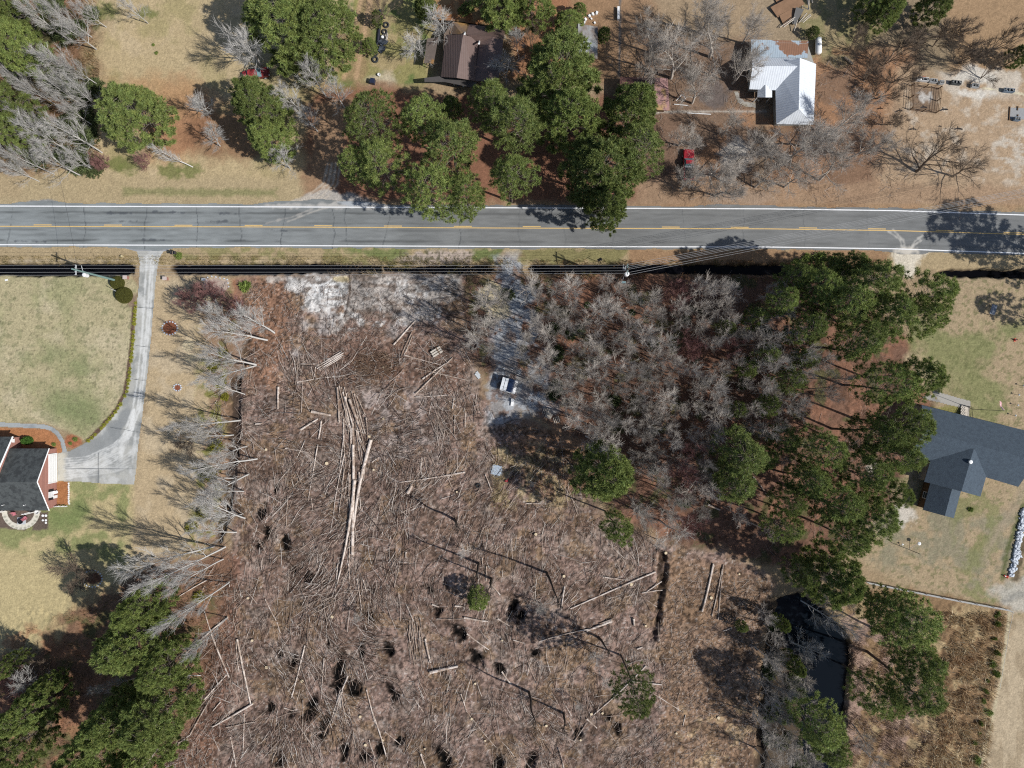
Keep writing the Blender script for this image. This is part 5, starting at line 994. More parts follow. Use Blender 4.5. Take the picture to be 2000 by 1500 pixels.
wire_fence([(1690, 1136), (1774, 1153), (1870, 1172), (1968, 1190)], 1.3, 'pale wire fence between the gravel yard and the brown brush'); wire_fence([(1970, 1192), (1962, 1230), (1944, 1340)], 1.2, 'thin wire fence between the brown brush and the bare field', rails=(.95,), r=.02)

# -- the brown roofed house
def slabs(root, name, m, planes, th=.1):
    b = MB()
    for pts in planes: b.slab([P3(*p) for p in pts], th)
    return put(b, name, m, root)
hn = thing('brown_house', 'house with a brown ribbed metal roof behind the roadside pines', 'house', (*G(910, 110), 0))
brown_a = ribbed('brown_metal_roof', C(112, 92, 86), .3, rough=.6, axis=0); brown_b = ribbed('brown_metal_roof_east', C(116, 95, 88), .3, rough=.6, axis=1)
slabs(hn, 'roof', brown_a, [[(871.5, 68, 3), (904.5, 67, 5.2), (892, 152, 5.2), (861, 150, 3)], [(904.5, 67.2, 5.2), (935.5, 77, 3.1), (929, 158, 3.1), (892, 152, 5.2)]])
slabs(hn, 'roof', brown_b, [[(917, 47, 3), (987, 57, 3), (983, 79, 4.6), (963, 72, 4.6), (936, 83, 3.4), (910, 67, 4.4)], [(936, 83, 3.4), (963, 72, 4.6), (983, 79, 4.6), (973, 160, 3), (927, 158, 3)]])
slabs(hn, 'roof', mat('straw_covered_metal', C(132, 110, 92), rough=.9, var=.25, scale=1.2, col2=C(160, 124, 76)), [[(884, 42, 3), (917, 47, 3.02), (910, 66, 4.3), (903, 67, 4.6), (878, 66, 3)]])
slabs(hn, 'porch_roof', mat('dark_metal_roof', C(84, 80, 78), rough=.7), [[(829, 152, 2.6), (866, 148, 2.9), (931, 160, 2.9), (928, 172, 2.5), (868, 160, 2.5), (829, 160, 2.4)]])
b = MB(); wall_ring(b, [GE(868, 72, 2), GE(884, 48, 2), GE(983, 60, 2), GE(968, 154, 2), GE(866, 146, 2)], 0, 2.86); put(b, 'wall', mat('brown_siding', C(120, 104, 92), rough=.9, var=.1), hn)
b = MB()
for p in ((936, 81), (908, 63)): b.tube([E(p[0], p[1], 3.6), E(p[0] - .5, p[1] + 4, 5.0)], .16, 8)
put(b, 'flue', white, hn)
cp = thing('carport', 'narrow open carport with leaves on its roof at the west side of the brown house', 'carport', (*G(842, 100), 0)); slabs(cp, 'roof', mat('leafy_metal_roof', C(112, 100, 92), rough=.8, var=.15, scale=1.5, col2=C(166, 124, 72), thr=(.56, .62)), [[(834, 75, 2.4), (856, 73, 2.5), (847, 124, 2.5), (828, 123, 2.4)]])
for u, v in ((838, 78), (853, 77), (846, 120), (832, 120)): b = MB(); x, y = GE(u, v, 2.4); b.box((x, y, 1.15), (.1, .1, 2.3)); put(b, 'post', wood, cp)
lr = thing('straw_roof_shed', 'low flat roofed shed buried under brown pine straw north of the brown house', 'shed', (*G(915, 20), 0)); slabs(lr, 'roof', mat('pine_straw_cover', C(164, 130, 92), rough=1, var=.25, scale=3, detail=8, col2=C(150, 102, 66)), [[(848, -25, 2.6), (994, -25, 2.7), (991, 28, 2.7), (986, 55, 2.6), (918, 45, 2.6), (884, 40, 2.6), (843, 38, 2.5)]], .15)
b = MB(); wall_ring(b, [GE(852, -20, 2), GE(990, -20, 2), GE(983, 50, 2), GE(848, 36, 2)], 0, 2.3); put(b, 'wall', wood_d, lr)
# porch clutter, tyres, pipe, bins
tyre_m = mat('tyre_rubber', C(58, 60, 62), rough=.9, var=.2)
def tyre(u, v, r, label, w=.3, group=None):
    x, y = G(u, v); pr = []
    for a in np.linspace(0, 2 * math.pi, 11)[:-1]: pr.append((r * .74 + r * .26 * math.cos(a), w / 2 + w / 2 * math.sin(a)))
    b = MB(); b.lathe(pr + [pr[0]], 22, (x, y, 0.02), cap=False); tag(b.build('tyre', tyre_m, smooth=True), label, 'tyre', group)
tyre(754.5, 49.5, .55, 'old tyre lying northernmost of the tyre row in the yard'); tyre(751.5, 63, .5, 'old tyre overgrown with grass, second from the north in the row'); tyre(748, 74.5, .52, 'old tyre holding a white pot in its middle'); tyre(733, 117, .6, 'large old tyre lying alone south of the junk heap'); tyre(734, 106, .4, 'small half hidden tyre just above the large lone tyre'); tyre(934, 948, .4, 'black tyre lying in the slash near the blue grey slab')
b = MB(); b.lathe([(.18, 0), (.24, .4), (.2, .42)], 12, (*G(748, 74), .02)); tag(b.build('pot', white), 'white pot inside an old tyre', 'pot')
b = MB(); b.tube([(*G(742.5, 20), .2), (*G(744, 40), .2), (*G(741, 60), .22), (*G(739, 80), .2), (*G(736, 92), .2)], .24, 8); tag(b.build('drain_pipe', mat('dark_pipe', C(44, 46, 58), rough=.5, var=.2)), 'long dark pipe lying west of the tyre row', 'pipe')
jh = thing('junk_heap', 'heap of dark sheets and pale boards south of the tyre row', 'junk heap', (*G(746, 88), 0), .5)
for i in range(4): b = MB(); b.box((random.uniform(-.9, .9), random.uniform(-.8, .8), .15 + .06 * i), (1.1, .8, .06), random.random() * 3, .12); b.build('sheet', mat('dark_sheet', C(84, 90, 98), rough=.6, var=.3), jh)
for i in range(6): b = MB(); b.box((1.2 + random.uniform(-.4, .4), .5 + i * .16, .12), (1.4, .12, .05), .9 + random.uniform(-.2, .2)); b.build('board', wood_l, jh)
b = MB(); b.box((*G(729, 161.5), .45), (.75, .8, .9), -.2); b.box((*G(729, 161.5), .92), (.8, .85, .06), -.2); tag(b.build('storage_bin', mat('navy_plastic', C(44, 52, 74), rough=.4)), 'dark blue bin with lid at the edge of the dirt yard', 'bin')
b = MB(); b.lathe([(.2, 0), (.26, .5), (.2, .5), (.15, .3)], 14, (*G(741, 147.5), 0)); tag(b.build('bucket', white), 'white bucket north of the dark blue bin', 'bucket')
for i, (u, v) in enumerate(((880, 165), (888, 164), (896, 166), (905, 167), (912, 168))):
    b = MB(); b.box((*G(u, v), .4), (.5, .4, .8), i * .7); tag(b.build('storage_box', lp if i % 2 else mat('navy_plastic', None)), 'box standing in the shade of the brown house porch', 'box', 'boxes under the brown porch')
# -- grey shed, litter, white gutter
hs = thing('grey_shed', 'small shed with a weathered grey metal roof stained by leaves', 'shed', (*G(1145, 85), 0))
slabs(hs, 'roof', ribbed('weathered_metal', C(160, 166, 168), .25, rough=.7, var=.25, axis=0, col2=C(118, 106, 98), thr=(.42, .56)), [[(1129, 46, 3.6), (1167.5, 52, 2.5), (1167, 115, 2.5), (1129, 107, 3.6)]]); slabs(hs, 'roof', mat('brown_grey_metal', C(104, 98, 94), rough=.8, var=.2), [[(1129, 46.2, 3.59), (1129, 106.8, 3.59), (1112, 104, 2.5), (1112, 52, 2.5)]])
b = MB(); wall_ring(b, [GE(1116, 54, 2), GE(1163, 55, 2), GE(1162, 110, 2), GE(1116, 102, 2)], 0, 2.4); put(b, 'wall', wood, hs)
for i in range(11):
    u, v = 1135 + random.random() * 32, 22 + random.random() * 24; b = MB(); b.box((*G(u, v), .14), (random.uniform(.25, .45), random.uniform(.3, .6), .28), random.random() * 3, .15, .8); tag(b.build('litter_bag', white), 'white bag of rubbish dumped behind the grey shed', 'rubbish', 'white rubbish behind the shed')
b = MB(); b.box((*G(1207, 28.5), .3), (.3, 2.1, .6)); b.box((*G(1207, 28.5), .62), (.38, 2.2, .05)); tag(b.build('trough', white), 'long narrow white trough beside the dark path right of the shed', 'trough')
for i in range(5): b = MB(); b.box((*G(1266 + i * 3, 57 + (i % 3) * 2), .15), (.35, .3, .3), i); tag(b.build('litter_bag', white), 'white bag of rubbish by the oaks right of the trough', 'rubbish', 'white rubbish under the oaks')
hr2 = thing('rusty_building', 'low building with a faded rust red metal roof half hidden by a pine', 'shed', (*G(1255, 180), 0))
slabs(hr2, 'roof', ribbed('rust_red_metal', C(108, 74, 66), .3, rough=.8, var=.3, axis=1, col2=C(70, 60, 58)), [[(1211, 150, 2.6), (1278, 152, 3.7), (1278, 214, 3.7), (1209, 212, 2.6)]]); slabs(hr2, 'roof', ribbed('pinkish_metal', C(156, 118, 114), .3, rough=.8, var=.2, axis=1, col2=C(170, 138, 92), thr=(.55, .62)), [[(1278.2, 152, 3.7), (1304, 153, 2.6), (1308, 216, 2.6), (1278.2, 214, 3.7)]])
b = MB(); wall_ring(b, [GE(1216, 155, 2), GE(1299, 158, 2), GE(1301, 210, 2), GE(1214, 207, 2)], 0, 2.5); put(b, 'wall', wood_d, hr2)
b = MB(); x, y = G(1328, 195); b.box((x - .35, y + .1, .5), (.08, 1.3, .1), -.75); b.box((x + .45, y - .3, .5), (.08, 1.1, .1), -.85); b.box((x + .45, y + .45, .5), (.9, .08, .1), -.75); tag(b.build('bracket', white), 'white three sided frame lying right of the rusty roof', 'frame')
b = MB(); b.tube([(*G(1316, 204.5), .25), (*G(1342, 207), .25)], .06, 6); tag(b.build('white_pole', white), 'white pole lying below the white frame', 'pole')
b = MB(); b.tube([(*G(1342, 221.5), .2), (*G(1388, 224), .2)], .07, 6); tag(b.build('white_pole', white), 'longer white pole lying on the sandy path toward the white house', 'pole')
# -- the white metal roofed house
hw = thing('white_house', 'house with a bright white metal roof among bare oaks', 'house', (*G(1530, 160), 0))
wr = ribbed('white_metal_roof', (0.50, 0.53, 0.565), .4, rough=.5, var=.08, axis=0); wr2 = ribbed('white_metal_roof_across', (0.50, 0.53, 0.565), .4, rough=.5, var=.08, axis=1); gr_ = ribbed('corrugated_grey_roof', C(176, 190, 200), .3, rough=.5, var=.1, axis=0, col2=C(150, 110, 84), thr=(.55, .58))
slabs(hw, 'roof', gr_, [[(1467, 77, 2.2), (1579, 80, 2.2), (1577, 113, 2.85), (1468, 112, 2.85)]])
slabs(hw, 'roof', wr, [[(1468, 112, 2.8), (1563, 114, 2.8), (1558, 129, 5.1), (1470, 128.5, 5.1)], [(1470, 128.7, 5.1), (1558, 129.2, 5.1), (1516, 176, 2.8), (1463.5, 174, 2.8)]])
slabs(hw, 'roof', wr2, [[(1514, 124, 2.8), (1562, 113, 5.3), (1560, 213, 5.3), (1516, 242, 2.8)], [(1562.2, 113, 5.3), (1594, 125, 2.9), (1589, 243, 2.8), (1560.2, 213, 5.3)]]); slabs(hw, 'roof', wr, [[(1560, 213.2, 5.29), (1588.7, 243.3, 2.78), (1516.3, 242.3, 2.78)]])
slabs(hw, 'porch_roof', wr2, [[(1480, 175, 2.5), (1495, 166, 3.4), (1495, 190, 3.4), (1479, 190, 2.5)], [(1495.2, 166, 3.4), (1508, 175, 2.5), (1508, 190, 2.5), (1495.2, 190, 3.4)]])
b = MB(); wall_ring(b, [GE(1470, 84, 2), GE(1575, 86, 2), GE(1590, 130, 2), GE(1584, 238, 2), GE(1520, 237, 2), GE(1517, 172, 2), GE(1468, 170, 2)], 0, 2.3); put(b, 'wall', siding, hw)
cr_ = [GE(1520, 237, 2), GE(1584, 238, 2)]; window_at(hw, cr_[0], cr_[1], .3, 1.4, 1, 1.2, white, glass, (0, -1)); window_at(hw, cr_[0], cr_[1], .7, 1.4, 1, 1.2, white, glass, (0, -1))
for u, v in ((1481, 188), (1507, 188)): b = MB(); x, y = GE(u, v, 2.4); b.box((x, y, 1.2), (.12, .12, 2.4)); put(b, 'porch_post', white, hw)
pt = thing('gas_tank', 'white capsule shaped gas tank beside the north east corner of the white roof', 'gas tank', (*G(1594.5, 94), 0)); b = MB(); n = len(b.v)
prf = [(0.02, -1.45), (.3, -1.42), (.48, -1.28), (.53, -1.1), (.53, 1.1), (.48, 1.28), (.3, 1.42), (.02, 1.45)]; b.lathe(prf, 18); b.v = [(x, z, y + .85) for x, y, z in b.v]; b.build('tank', white, pt, smooth=True)
for y in (-.8, .8): b = MB(); b.box((0, y, .2), (.9, .12, .4)); b.build('foot', wood, pt)
b = MB(); b.lathe([(.16, 1.36), (.18, 1.52), (.1, 1.56)], 10); b.build('valve_cap', lp, pt)
tag(MB().tube([(*G(1479, 195), .16), (*G(1482, 198), .16)], .16, 10).build('firewood_round', wood_l), 'cut firewood round at the curved concrete slab', 'log')
bh = thing('collapsed_shed', 'collapsed shed of brown sheets and white boards at the north edge', 'wreck', (*G(1550, 25), 0))
brs = mat('brown_sheet', C(150, 118, 92), rough=.9, var=.2, scale=1)
for (a, b_, c, d_), th_ in ((((1505, 14, .6), (1558, -14, 1.6), (1572, 8, 1.4), (1519, 34, .3)), 1), (((1522, 30, .5), (1556, 12, 1.1), (1565, 24, .9), (1532, 52, .2)), 1), (((1512, -4, .3), (1535, -14, .8), (1545, -4, .5), (1520, 10, .2)), 1)):
    k = MB(); k.slab([P3(*p) for p in (a, b_, c, d_)], .06); put(k, 'roof_sheet', brs, bh)
k = MB(); k.slab([P3(*p) for p in ((1555, 14, 1.5), (1571, 18, 1.2), (1553, 48, .3), (1547, 46, .5))], .06); put(k, 'tar_sheet', black, bh)
for p, q in (((1523, 53), (1553, 33)), ((1530, 53), (1550, 38)), ((1551, 60), (1557, 40)), ((1560, 44), (1576, 25)), ((1564, 43), (1583, 27)), ((1568, 44), (1584, 30)), ((1577, -5), (1580, 18)), ((1581, -8), (1579, 20)), ((1565, 12), (1578, 18)), ((1584, -8), (1587, 5)), ((1566, 14), (1568, 4))):
    k = MB(); k.tube([E(p[0], p[1], .4 + random.random() * .4), E(q[0], q[1], .9 + random.random() * .5)], .09, 4); put(k, 'board', wood_l, bh)
bn = thing('broken_log', 'weathered grey log lying in the grass east of the white house', 'log', (*G(1656, 120), .15), -.7); b = MB(); b.tube([(-.95, 0, .1), (0, .03, .14), (.95, 0, .1)], [.22, .24, .2], 9); b.build('trunk', wood, bn); b = MB(); b.tube([(.5, 0, .1), (.9, -.8, .15)], [.08, .03], 5); b.build('branch_stub', wood_d, bn)
# wooden pen, troughs, birds in the sandy yard
pe = thing('wooden_pen', 'square pen of brown wooden rails on the sandy yard', 'pen', (*G(1806, 192), 0)); lx, ly, _ = pe.location
pc_ = [(1779, 168), (1832, 174), (1827, 221), (1776, 215)]
for i in range(4):
    a, c = pc_[i], pc_[(i + 1) % 4]
    for z in ((.3, .75, 1.2) if i in (1, 3) else (.3, 1.2)): k = MB(); k.tube([(G(*a)[0] - lx, G(*a)[1] - ly, z), (G(*c)[0] - lx, G(*c)[1] - ly, z)], .04, 4); k.build('rail', wood_d, pe)
    for t in (0, .5): k = MB(); x, y = G(a[0] + (c[0] - a[0]) * t, a[1] + (c[1] - a[1]) * t); k.box((x - lx, y - ly, .65), (.12, .12, 1.3)); k.build('post', wood_d, pe)
for u, v, L, m_, lb in ((1799, 157, 2.0, white, 'white and grey trough with red rim north of the wooden pen'), (1820, 160, 1.2, lp, 'small grey trough right of the white one by the pen'), (1836, 163, .7, lp, 'smallest pale tub in the row north east of the pen'), (1864, 163.5, 1.7, mat('dark_grey_plastic', C(88, 92, 92)), 'dark grey trough in the row right of the pen'), (1901, 169.5, 1.2, lp, 'pale trough in the row on the white sand'), (1967, 178.5, 1.8, mat('blue_grey_plastic', C(134, 150, 166)), 'blue grey trough at the east end of the row'), (1983, 234, 1.0, mat('blue_grey_plastic', None), 'blue grey trough beside the planks at the east frame edge')):
    o = thing('trough', lb, 'trough', (*G(u, v), 0), -.1); b = MB(); b.box((0, 0, .06), (L, .6, .12))
    for s in (-1, 1): b.box((0, s * .28, .4), (L, .05, .56)); b.box((s * (L / 2 - .03), 0, .4), (.05, .5, .56))
    b.build('tank', m_, o); b = MB()
    for x in (-L / 3, 0, L / 3): b.box((x, .05, .55), (.2, .4, .3), x)
    b.build('contents', mat('grey_rubble', C(130, 130, 128), rough=.9, var=.4, scale=8), o)
    if 'red' in lb: b = MB(); b.box((.1, .3, .75), (.6, .06, .08)); b.build('rim', mat('red_plastic', C(190, 80, 66)), o)
for u, v, a in ((1971, 222, 1.55), (1987, 212, 1.55), (1987, 228, 1.55)): b = MB(); L_ = 2.4 if u < 1980 else .7; b.box((*G(u, v), .1), (L_, .12, .14), a - .05); tag(b.build('plank', wood_d), 'long brown plank at the east frame edge' if u < 1980 else 'short brown plank at the east frame edge', 'plank', None if u < 1980 else 'short planks at the east edge')
b = MB(); b.poly([(*G(1973, 210), .02), (*G(2010, 212), .02), (*G(2010, 234), .02), (*G(1972, 232), .02)][::-1]); tag(b.build('grey_mat', mat('grey_ground_sheet', C(158, 158, 158), rough=.9, var=.15)), 'grey ground sheet between the planks at the east frame edge', 'mat')
bird_m = mat('black_feathers', (0.012, 0.011, 0.013), rough=.6, var=.2)
def bird(u, v, span, hz, rz, label, group=None):
    o = thing('flying_bird', label, 'bird', E(u, v, hz), rz, group); s = span / 2; b = MB(); n0 = 0
    st_ = []   # stations across the span: leading y, trailing y, z
    for x, yl, yt, z in ((-1, .30, .22, .30), (-.8, .34, .06, .24), (-.5, .28, -.06, .16), (-.15, .14, -.14, .05), (0, .12, -.16, .03), (.15, .14, -.14, .05), (.5, .28, -.06, .16), (.8, .34, .06, .24), (1, .30, .22, .30)): st_.append(((x * s, yl * s * 1.1, z * s), (x * s, yt * s * 1.1, z * s)))
    for (a, c), (d_, e_) in zip(st_[:-1], st_[1:]): b.slab([a, d_, e_, c], .03)
    b.build('wing', bird_m, o); b = MB(); b.tube([(0, .34 * s, 0), (0, .2 * s, .02), (0, 0, 0), (0, -.25 * s, -.02), (0, -.4 * s, 0)], [.02, .05, .1, .07, .02], 8); b.build('body', bird_m, o, smooth=True); b = MB(); b.slab([(-.03, -.3 * s, 0), (.03, -.3 * s, 0), (.12, -.52 * s, 0), (-.12, -.52 * s, 0)], .02); b.build('tail', bird_m, o)
bird(1803, 209, 1.2, 5, 3.2, 'black bird flying over the wooden pen'); bird(1842, 213.5, 1.4, 5, 3.3, 'black bird flying just right of the wooden pen'); bird(1870.5, 251, 1.45, 5, 3.14, 'black bird with spread wings south east of the pen'); bird(1835.5, 246.5, .65, 5, 3.0, 'smallest black bird between the pen and the southern bird')

# -- vehicles
def car_body(L, W_, prof, b, z0=.0):
    """prof: list of (x along the car, half width factor, z) outline stations -> lofted shell"""
    n = len(b.v); m = 8
    for x, w, zb, zt, tw in prof:
        hw = W_ / 2 * w; b.v += [(x, -hw * .96, zb), (x, -hw, zb + (zt - zb) * .5), (x, -hw * .97, zb + (zt - zb) * .85), (x, -hw * tw, zt), (x, hw * tw, zt), (x, hw * .97, zb + (zt - zb) * .85), (x, hw, zb + (zt - zb) * .5), (x, hw * .96, zb)]
    for i in range(len(prof) - 1):
        for k in range(m): j = (k + 1) % m; b.f.append([n + i * m + k, n + i * m + j, n + (i + 1) * m + j, n + (i + 1) * m + k])
    b.f.append([n + k for k in range(m)]); e_ = n + (len(prof) - 1) * m; b.f.append([e_ + k for k in range(m)][::-1])
def vehicle(name, label, cat, loc, rz, body_m, pickup=False):
    o = thing(name, label, cat, loc, rz); L, W_ = (5.3, 1.9) if pickup else (4.5, 1.75); h2 = L / 2
    b = MB()
    if pickup: car_body(L, W_, [(-h2, .92, .45, .95, .9), (-h2 + .1, .98, .4, 1.0, .93), (-.45, 1, .35, 1.02, .93), (-.44, 1, .35, 1.06, .9), (1.1, 1, .35, 1.06, .9), (1.15, 1, .35, 1.04, .88), (h2 - .2, .95, .4, .98, .82), (h2, .85, .45, .8, .8)], b)
    else: car_body(L, W_, [(-h2, .85, .4, .85, .8), (-h2 + .2, .96, .35, .95, .85), (-.9, 1, .3, .98, .86), (.9, 1, .3, .98, .86), (h2 - .3, .94, .35, .86, .82), (h2, .8, .4, .7, .75)], b)
    b.build('body', body_m, o)
    x0, x1 = (-.4, 1.05) if pickup else (-1.5, .95); zt = 1.68 if pickup else 1.42; c = MB(); n = len(c.v); hw = W_ / 2
    ring0 = [(x0, -hw * .88, 1.0), (x1, -hw * .88, 1.0), (x1, hw * .88, 1.0), (x0, hw * .88, 1.0)]; ring1 = [(x0 + .25, -hw * .7, zt), (x1 - .6, -hw * .7, zt), (x1 - .6, hw * .7, zt), (x0 + .25, hw * .7, zt)]
    c.v += ring0 + ring1; c.f += [[0, 1, 5, 4], [1, 2, 6, 5], [2, 3, 7, 6], [3, 0, 4, 7], [4, 5, 6, 7]]; c.build('windows', mat('car_glass', C(120, 150, 156), rough=.12, var=.1, spec=.6), o)
    c = MB(); c.slab([(p[0], p[1], zt + .05) for p in ring1], .06); c.build('roof', body_m, o)
    if pickup:
        c = MB(); c.box((-1.5, 0, 1.045), (1.9, 1.5, .03)); c.build('truck_bed', mat('bed_floor', C(96, 98, 98), rough=.9, var=.4, scale=3), o)
        for s in (-1, 1): c = MB(); c.box((-1.5, s * .83, 1.15), (2.0, .12, .2)); c.build('bed_side', body_m, o)
        c = MB(); c.box((-.55, 0, 1.22), (.25, 1.6, .3)); c.build('tool_box', lp, o); c = MB(); c.box((-1.7, .35, 1.2), (1.0, .6, .3), .2); c.build('load', wood, o)
    for x in (-L * .3, L * .3):
        for s in (-1, 1):
            w = MB(); w.tube([(x, s * (W_ / 2 - .2), .33), (x, s * (W_ / 2 + .01), .33)], .33, 16); wo_ = w.build('wheel', tyre_m, o); w = MB(); w.tube([(x, s * (W_ / 2 + .0), .33), (x, s * (W_ / 2 + .025), .33)], .18, 12); w.build('rim', lp, wo_)
    for s in (-1, 1):
        w = MB(); w.box((h2 - .05, s * W_ * .36, .72), (.1, .3, .14)); w.build('headlight', white, o); w = MB(); w.box((-h2 + .01, s * W_ * .38, .75), (.08, .2, .2)); w.build('tail_light', mat('red_lens', C(150, 30, 30), rough=.3), o)
    return o
red = mat('red_car_paint', C(170, 44, 52), rough=.3, var=.12, scale=2, spec=.5); red_f = mat('faded_red_paint', C(164, 58, 62), rough=.5, var=.25, scale=2.5, col2=C(110, 48, 44))
vehicle('red_car', 'faded red car parked under the bare tree west of the dirt entry', 'car', (*G(503, 148), 0), .2, red_f); vehicle('red_pickup', 'red pickup truck parked beneath the bare oaks by the road', 'pickup', (*G(1343, 324), 0), math.pi / 2, red, True)
# -- utility poles and wires
teal = mat('treated_pole', C(128, 156, 150), rough=.8, var=.2, scale=2); wire_m = mat('pale_wire', C(180, 180, 180), rough=.5, var=.05); dark_wire = mat('dark_wire', C(60, 60, 62), rough=.6, var=.05); pole_d = mat('weathered_pole', C(96, 84, 72), rough=.9, var=.2)
p1 = thing('utility_pole', 'tall greenish utility pole with crossarm and transformer west of the drive', 'utility pole', (*G(231.5, 549), 0)); b = MB(); b.tube([(0, 0, 0), (0, 0, 12.9)], [.2, .13], 12); b.build('pole', teal, p1)
b = MB(); b.box((0, 0, 11.9), (.12, 1.6, .14)); b.build('crossarm', lp, p1)
for y in (-.75, -.3, .35, .75): b = MB(); b.lathe([(.05, 11.95), (.07, 12.05), (.04, 12.2)], 8, (0, y, 0)); b.build('insulator', lp, p1)
b = MB(); b.lathe([(.3, 9.0), (.32, 9.1), (.32, 9.95), (.2, 10.05)], 14, (.05, -.45, 0)); b.build('transformer', white, p1); b = MB(); b.tube([(0, .1, 10.1), (-.1, .6, 10.2), (-.15, .95, 10.3)], .05, 6); b.build('bracket_arm', lp, p1)
p2 = thing('utility_pole', 'dark utility pole with round white transformer at the edge of the thicket', 'utility pole', (*G(1205, 547), 0)); b = MB(); b.tube([(0, 0, 0), (0, 0, 12.2)], [.2, .14], 12); b.build('pole', pole_d, p2)
b = MB(); b.box((-.05, 0, 11.6), (.12, 1.7, .14)); b.build('crossarm', teal, p2)
for y in (-.75, -.3, .35, .75): b = MB(); b.lathe([(.05, 11.65), (.07, 11.8), (.04, 11.95)], 8, (-.05, y, 0)); b.build('insulator', lp, p2)
b = MB(); b.lathe([(.33, 9.2), (.36, 9.3), (.36, 10.2), (.2, 10.3)], 16, (.1, -.52, 0)); b.build('transformer', white, p2)
for x, y in ((-.1, .3), (-.25, .25), (-.5, .5)): b = MB(); b.tube([(x, y * .3, 9.9), (x, y + .3, 10.1), (x, y + .35, 10.6)], .05, 6); b.build('cutout_fuse', lp, p2)
b = MB(); b.tube([(0, -.1, 8.9), (-.2, -1.0, 8.0), (-.25, -2.5, 3.0)], .03, 5); b.build('guy_wire', lp, p2); b = MB(); b.box((.05, -1.4, 7.0), (.7, .3, .25)); b.build('terminal_box', mat('teal_box', C(120, 150, 156)), p2)
x1, y1, _ = p1.location; x2, y2, _ = p2.location
def span(p, q, sag, r, m, label, group=None):
    pts = [(p[0] + (q[0] - p[0]) * t, p[1] + (q[1] - p[1]) * t, p[2] + (q[2] - p[2]) * t - sag * 4 * t * (1 - t)) for t in np.linspace(0, 1, 18)]
    b = MB(); b.tube(pts, r, 4); tag(b.build('power_line', m), label, 'power line', group)
ex2 = E(2120, 352, 11)
for dy, z, k_ in ((.75, 12.0, 0), (.2, 12.0, 0), (-.35, 11.95, 0), (-.8, 11.9, 1)):
    span((x1 - 60, y1 + dy, z), (x1, y1 + dy, z), .3, .018, wire_m, 'pale power line from the west frame edge to the greenish pole', 'lines west of the greenish pole'); span((x1, y1 + dy, z), (x2, y2 + dy * .8, z - .2), .5, .016, wire_m, 'pale power line over the ditch between the two utility poles', 'lines between the utility poles')
for i, dy in enumerate((.75, .45, .2, -.05, -.55, -.9)): span((x2, y2 + dy, 11.7), (ex2[0], ex2[1] + dy * .7, 11.2), .6, .017, wire_m, 'pale power line crossing the road to the north east corner', 'lines crossing the road')
span((x1, y1, 11.5), (*GE(112, 330, 8), 8), .3, .018, dark_wire, 'thin dark service line crossing the road from the greenish pole'); b = MB(); b.tube([(*G(245, 573), 0), (x1 + .1, y1, 9)], .012, 4)
b = MB(); b.tube([(*G(237, 571), 1.7), (*G(233, 568), 2.6)], .05, 6); tag(b.build('guy_guard', wire_m), 'white guy wire guard rising from the larger clipped shrub', 'guy wire')
# -- roadside things
mb = thing('mailbox_stand', 'two dark mailboxes on one post beside the drive entrance', 'mailbox', (*G(344, 496), 0)); b = MB(); b.box((0, 0, .55), (.12, .12, 1.1)); b.build('post', wood, mb)
for x in (-.32, .32): b = MB(); b.box((x, 0, 1.2), (.28, .55, .24)); b.tube([(x, -.27, 1.32), (x, .27, 1.32)], .14, 10); b.build('mailbox', black, mb)
b = MB(); b.box((0, 0, 1.06), (1.0, .5, .05)); b.build('shelf', wood, mb)
for u, v, lb in ((249, 543, 'pinkish brick pier on the west side of the drive mouth'), (326, 545, 'pinkish brick pier on the east side of the drive mouth')):
    o = thing('brick_pier', lb, 'pier', (*G(u, v), 0)); b = MB(); b.box((0, 0, .4), (.6, .5, .8)); b.build('shaft', brick, o); b = MB(); b.box((0, 0, .85), (.72, .62, .1)); b.build('cap', mat('pier_cap', C(204, 188, 180)), o)
b = MB(); b.box((*G(400, 546.5), .25), (.62, .38, .5)); b.box((*G(400, 546.5), .52), (.68, .44, .06)); tag(b.build('utility_box', white), 'small white box next to the stone ringed shrub bed', 'box')
b = MB(); b.box((*G(13, 547), .05), (.5, .3, .1), .2); tag(b.build('white_board', white), 'small white board on the lawn by the ditch at the west frame edge', 'board')
b = MB(); b.lathe([(.2, 0), (.2, .5), (.1, .6)], 10, (*G(240, 501), 0)); tag(b.build('culvert_marker', mat('straw_paint', C(206, 190, 150))), 'pale round marker beside the road west of the drive', 'marker')
rsn = thing('road_sign', 'dark square road sign beside the ditch west of the dark utility pole', 'road sign', (*G(1172, 513), 0)); b = MB(); b.tube([(0, 0, 0), (0, 0, 2.2)], .05, 8); b.build('post', pole_d, rsn); b = MB(); b.box((-.3, .2, 2.0), (.75, .04, .75), .5, .7); b.build('panel', mat('sign_back', C(60, 62, 64), rough=.6), rsn)
stones = lambda u, v, r, n, label, grp: [tag(MB().box((*G(u + r * math.cos(a), v + r * .85 * math.sin(a)), .06), (.22, .22, .16), a).build('edging_stone', rk), label, 'stone', grp) for a in np.linspace(0, 6.28, n + 1)[:-1]]
stones(332, 641, 15, 16, 'pale edging stone around the larger mulch ring east of the drive', 'stones round the larger mulch ring'); stones(347, 757, 7.5, 10, 'pale edging stone around the small red brown mulch ring', 'stones round the small mulch ring'); stones(181, 1130, 19, 20, 'pale edging stone around the shaded mulch ring on the south lawn', 'stones round the shaded mulch ring')
for u, v in ((406, 542), (414, 540), (422, 541), (430, 543), (438, 544), (444, 546), (446, 553), (447, 560), (404, 549), (402, 556)): tag(MB().box((*G(u, v), .06), (.22, .2, .16), u).build('edging_stone', rk), 'pale edging stone of the pinkish shrub bed by the white box', 'stone', 'stones of the bed by the white box')
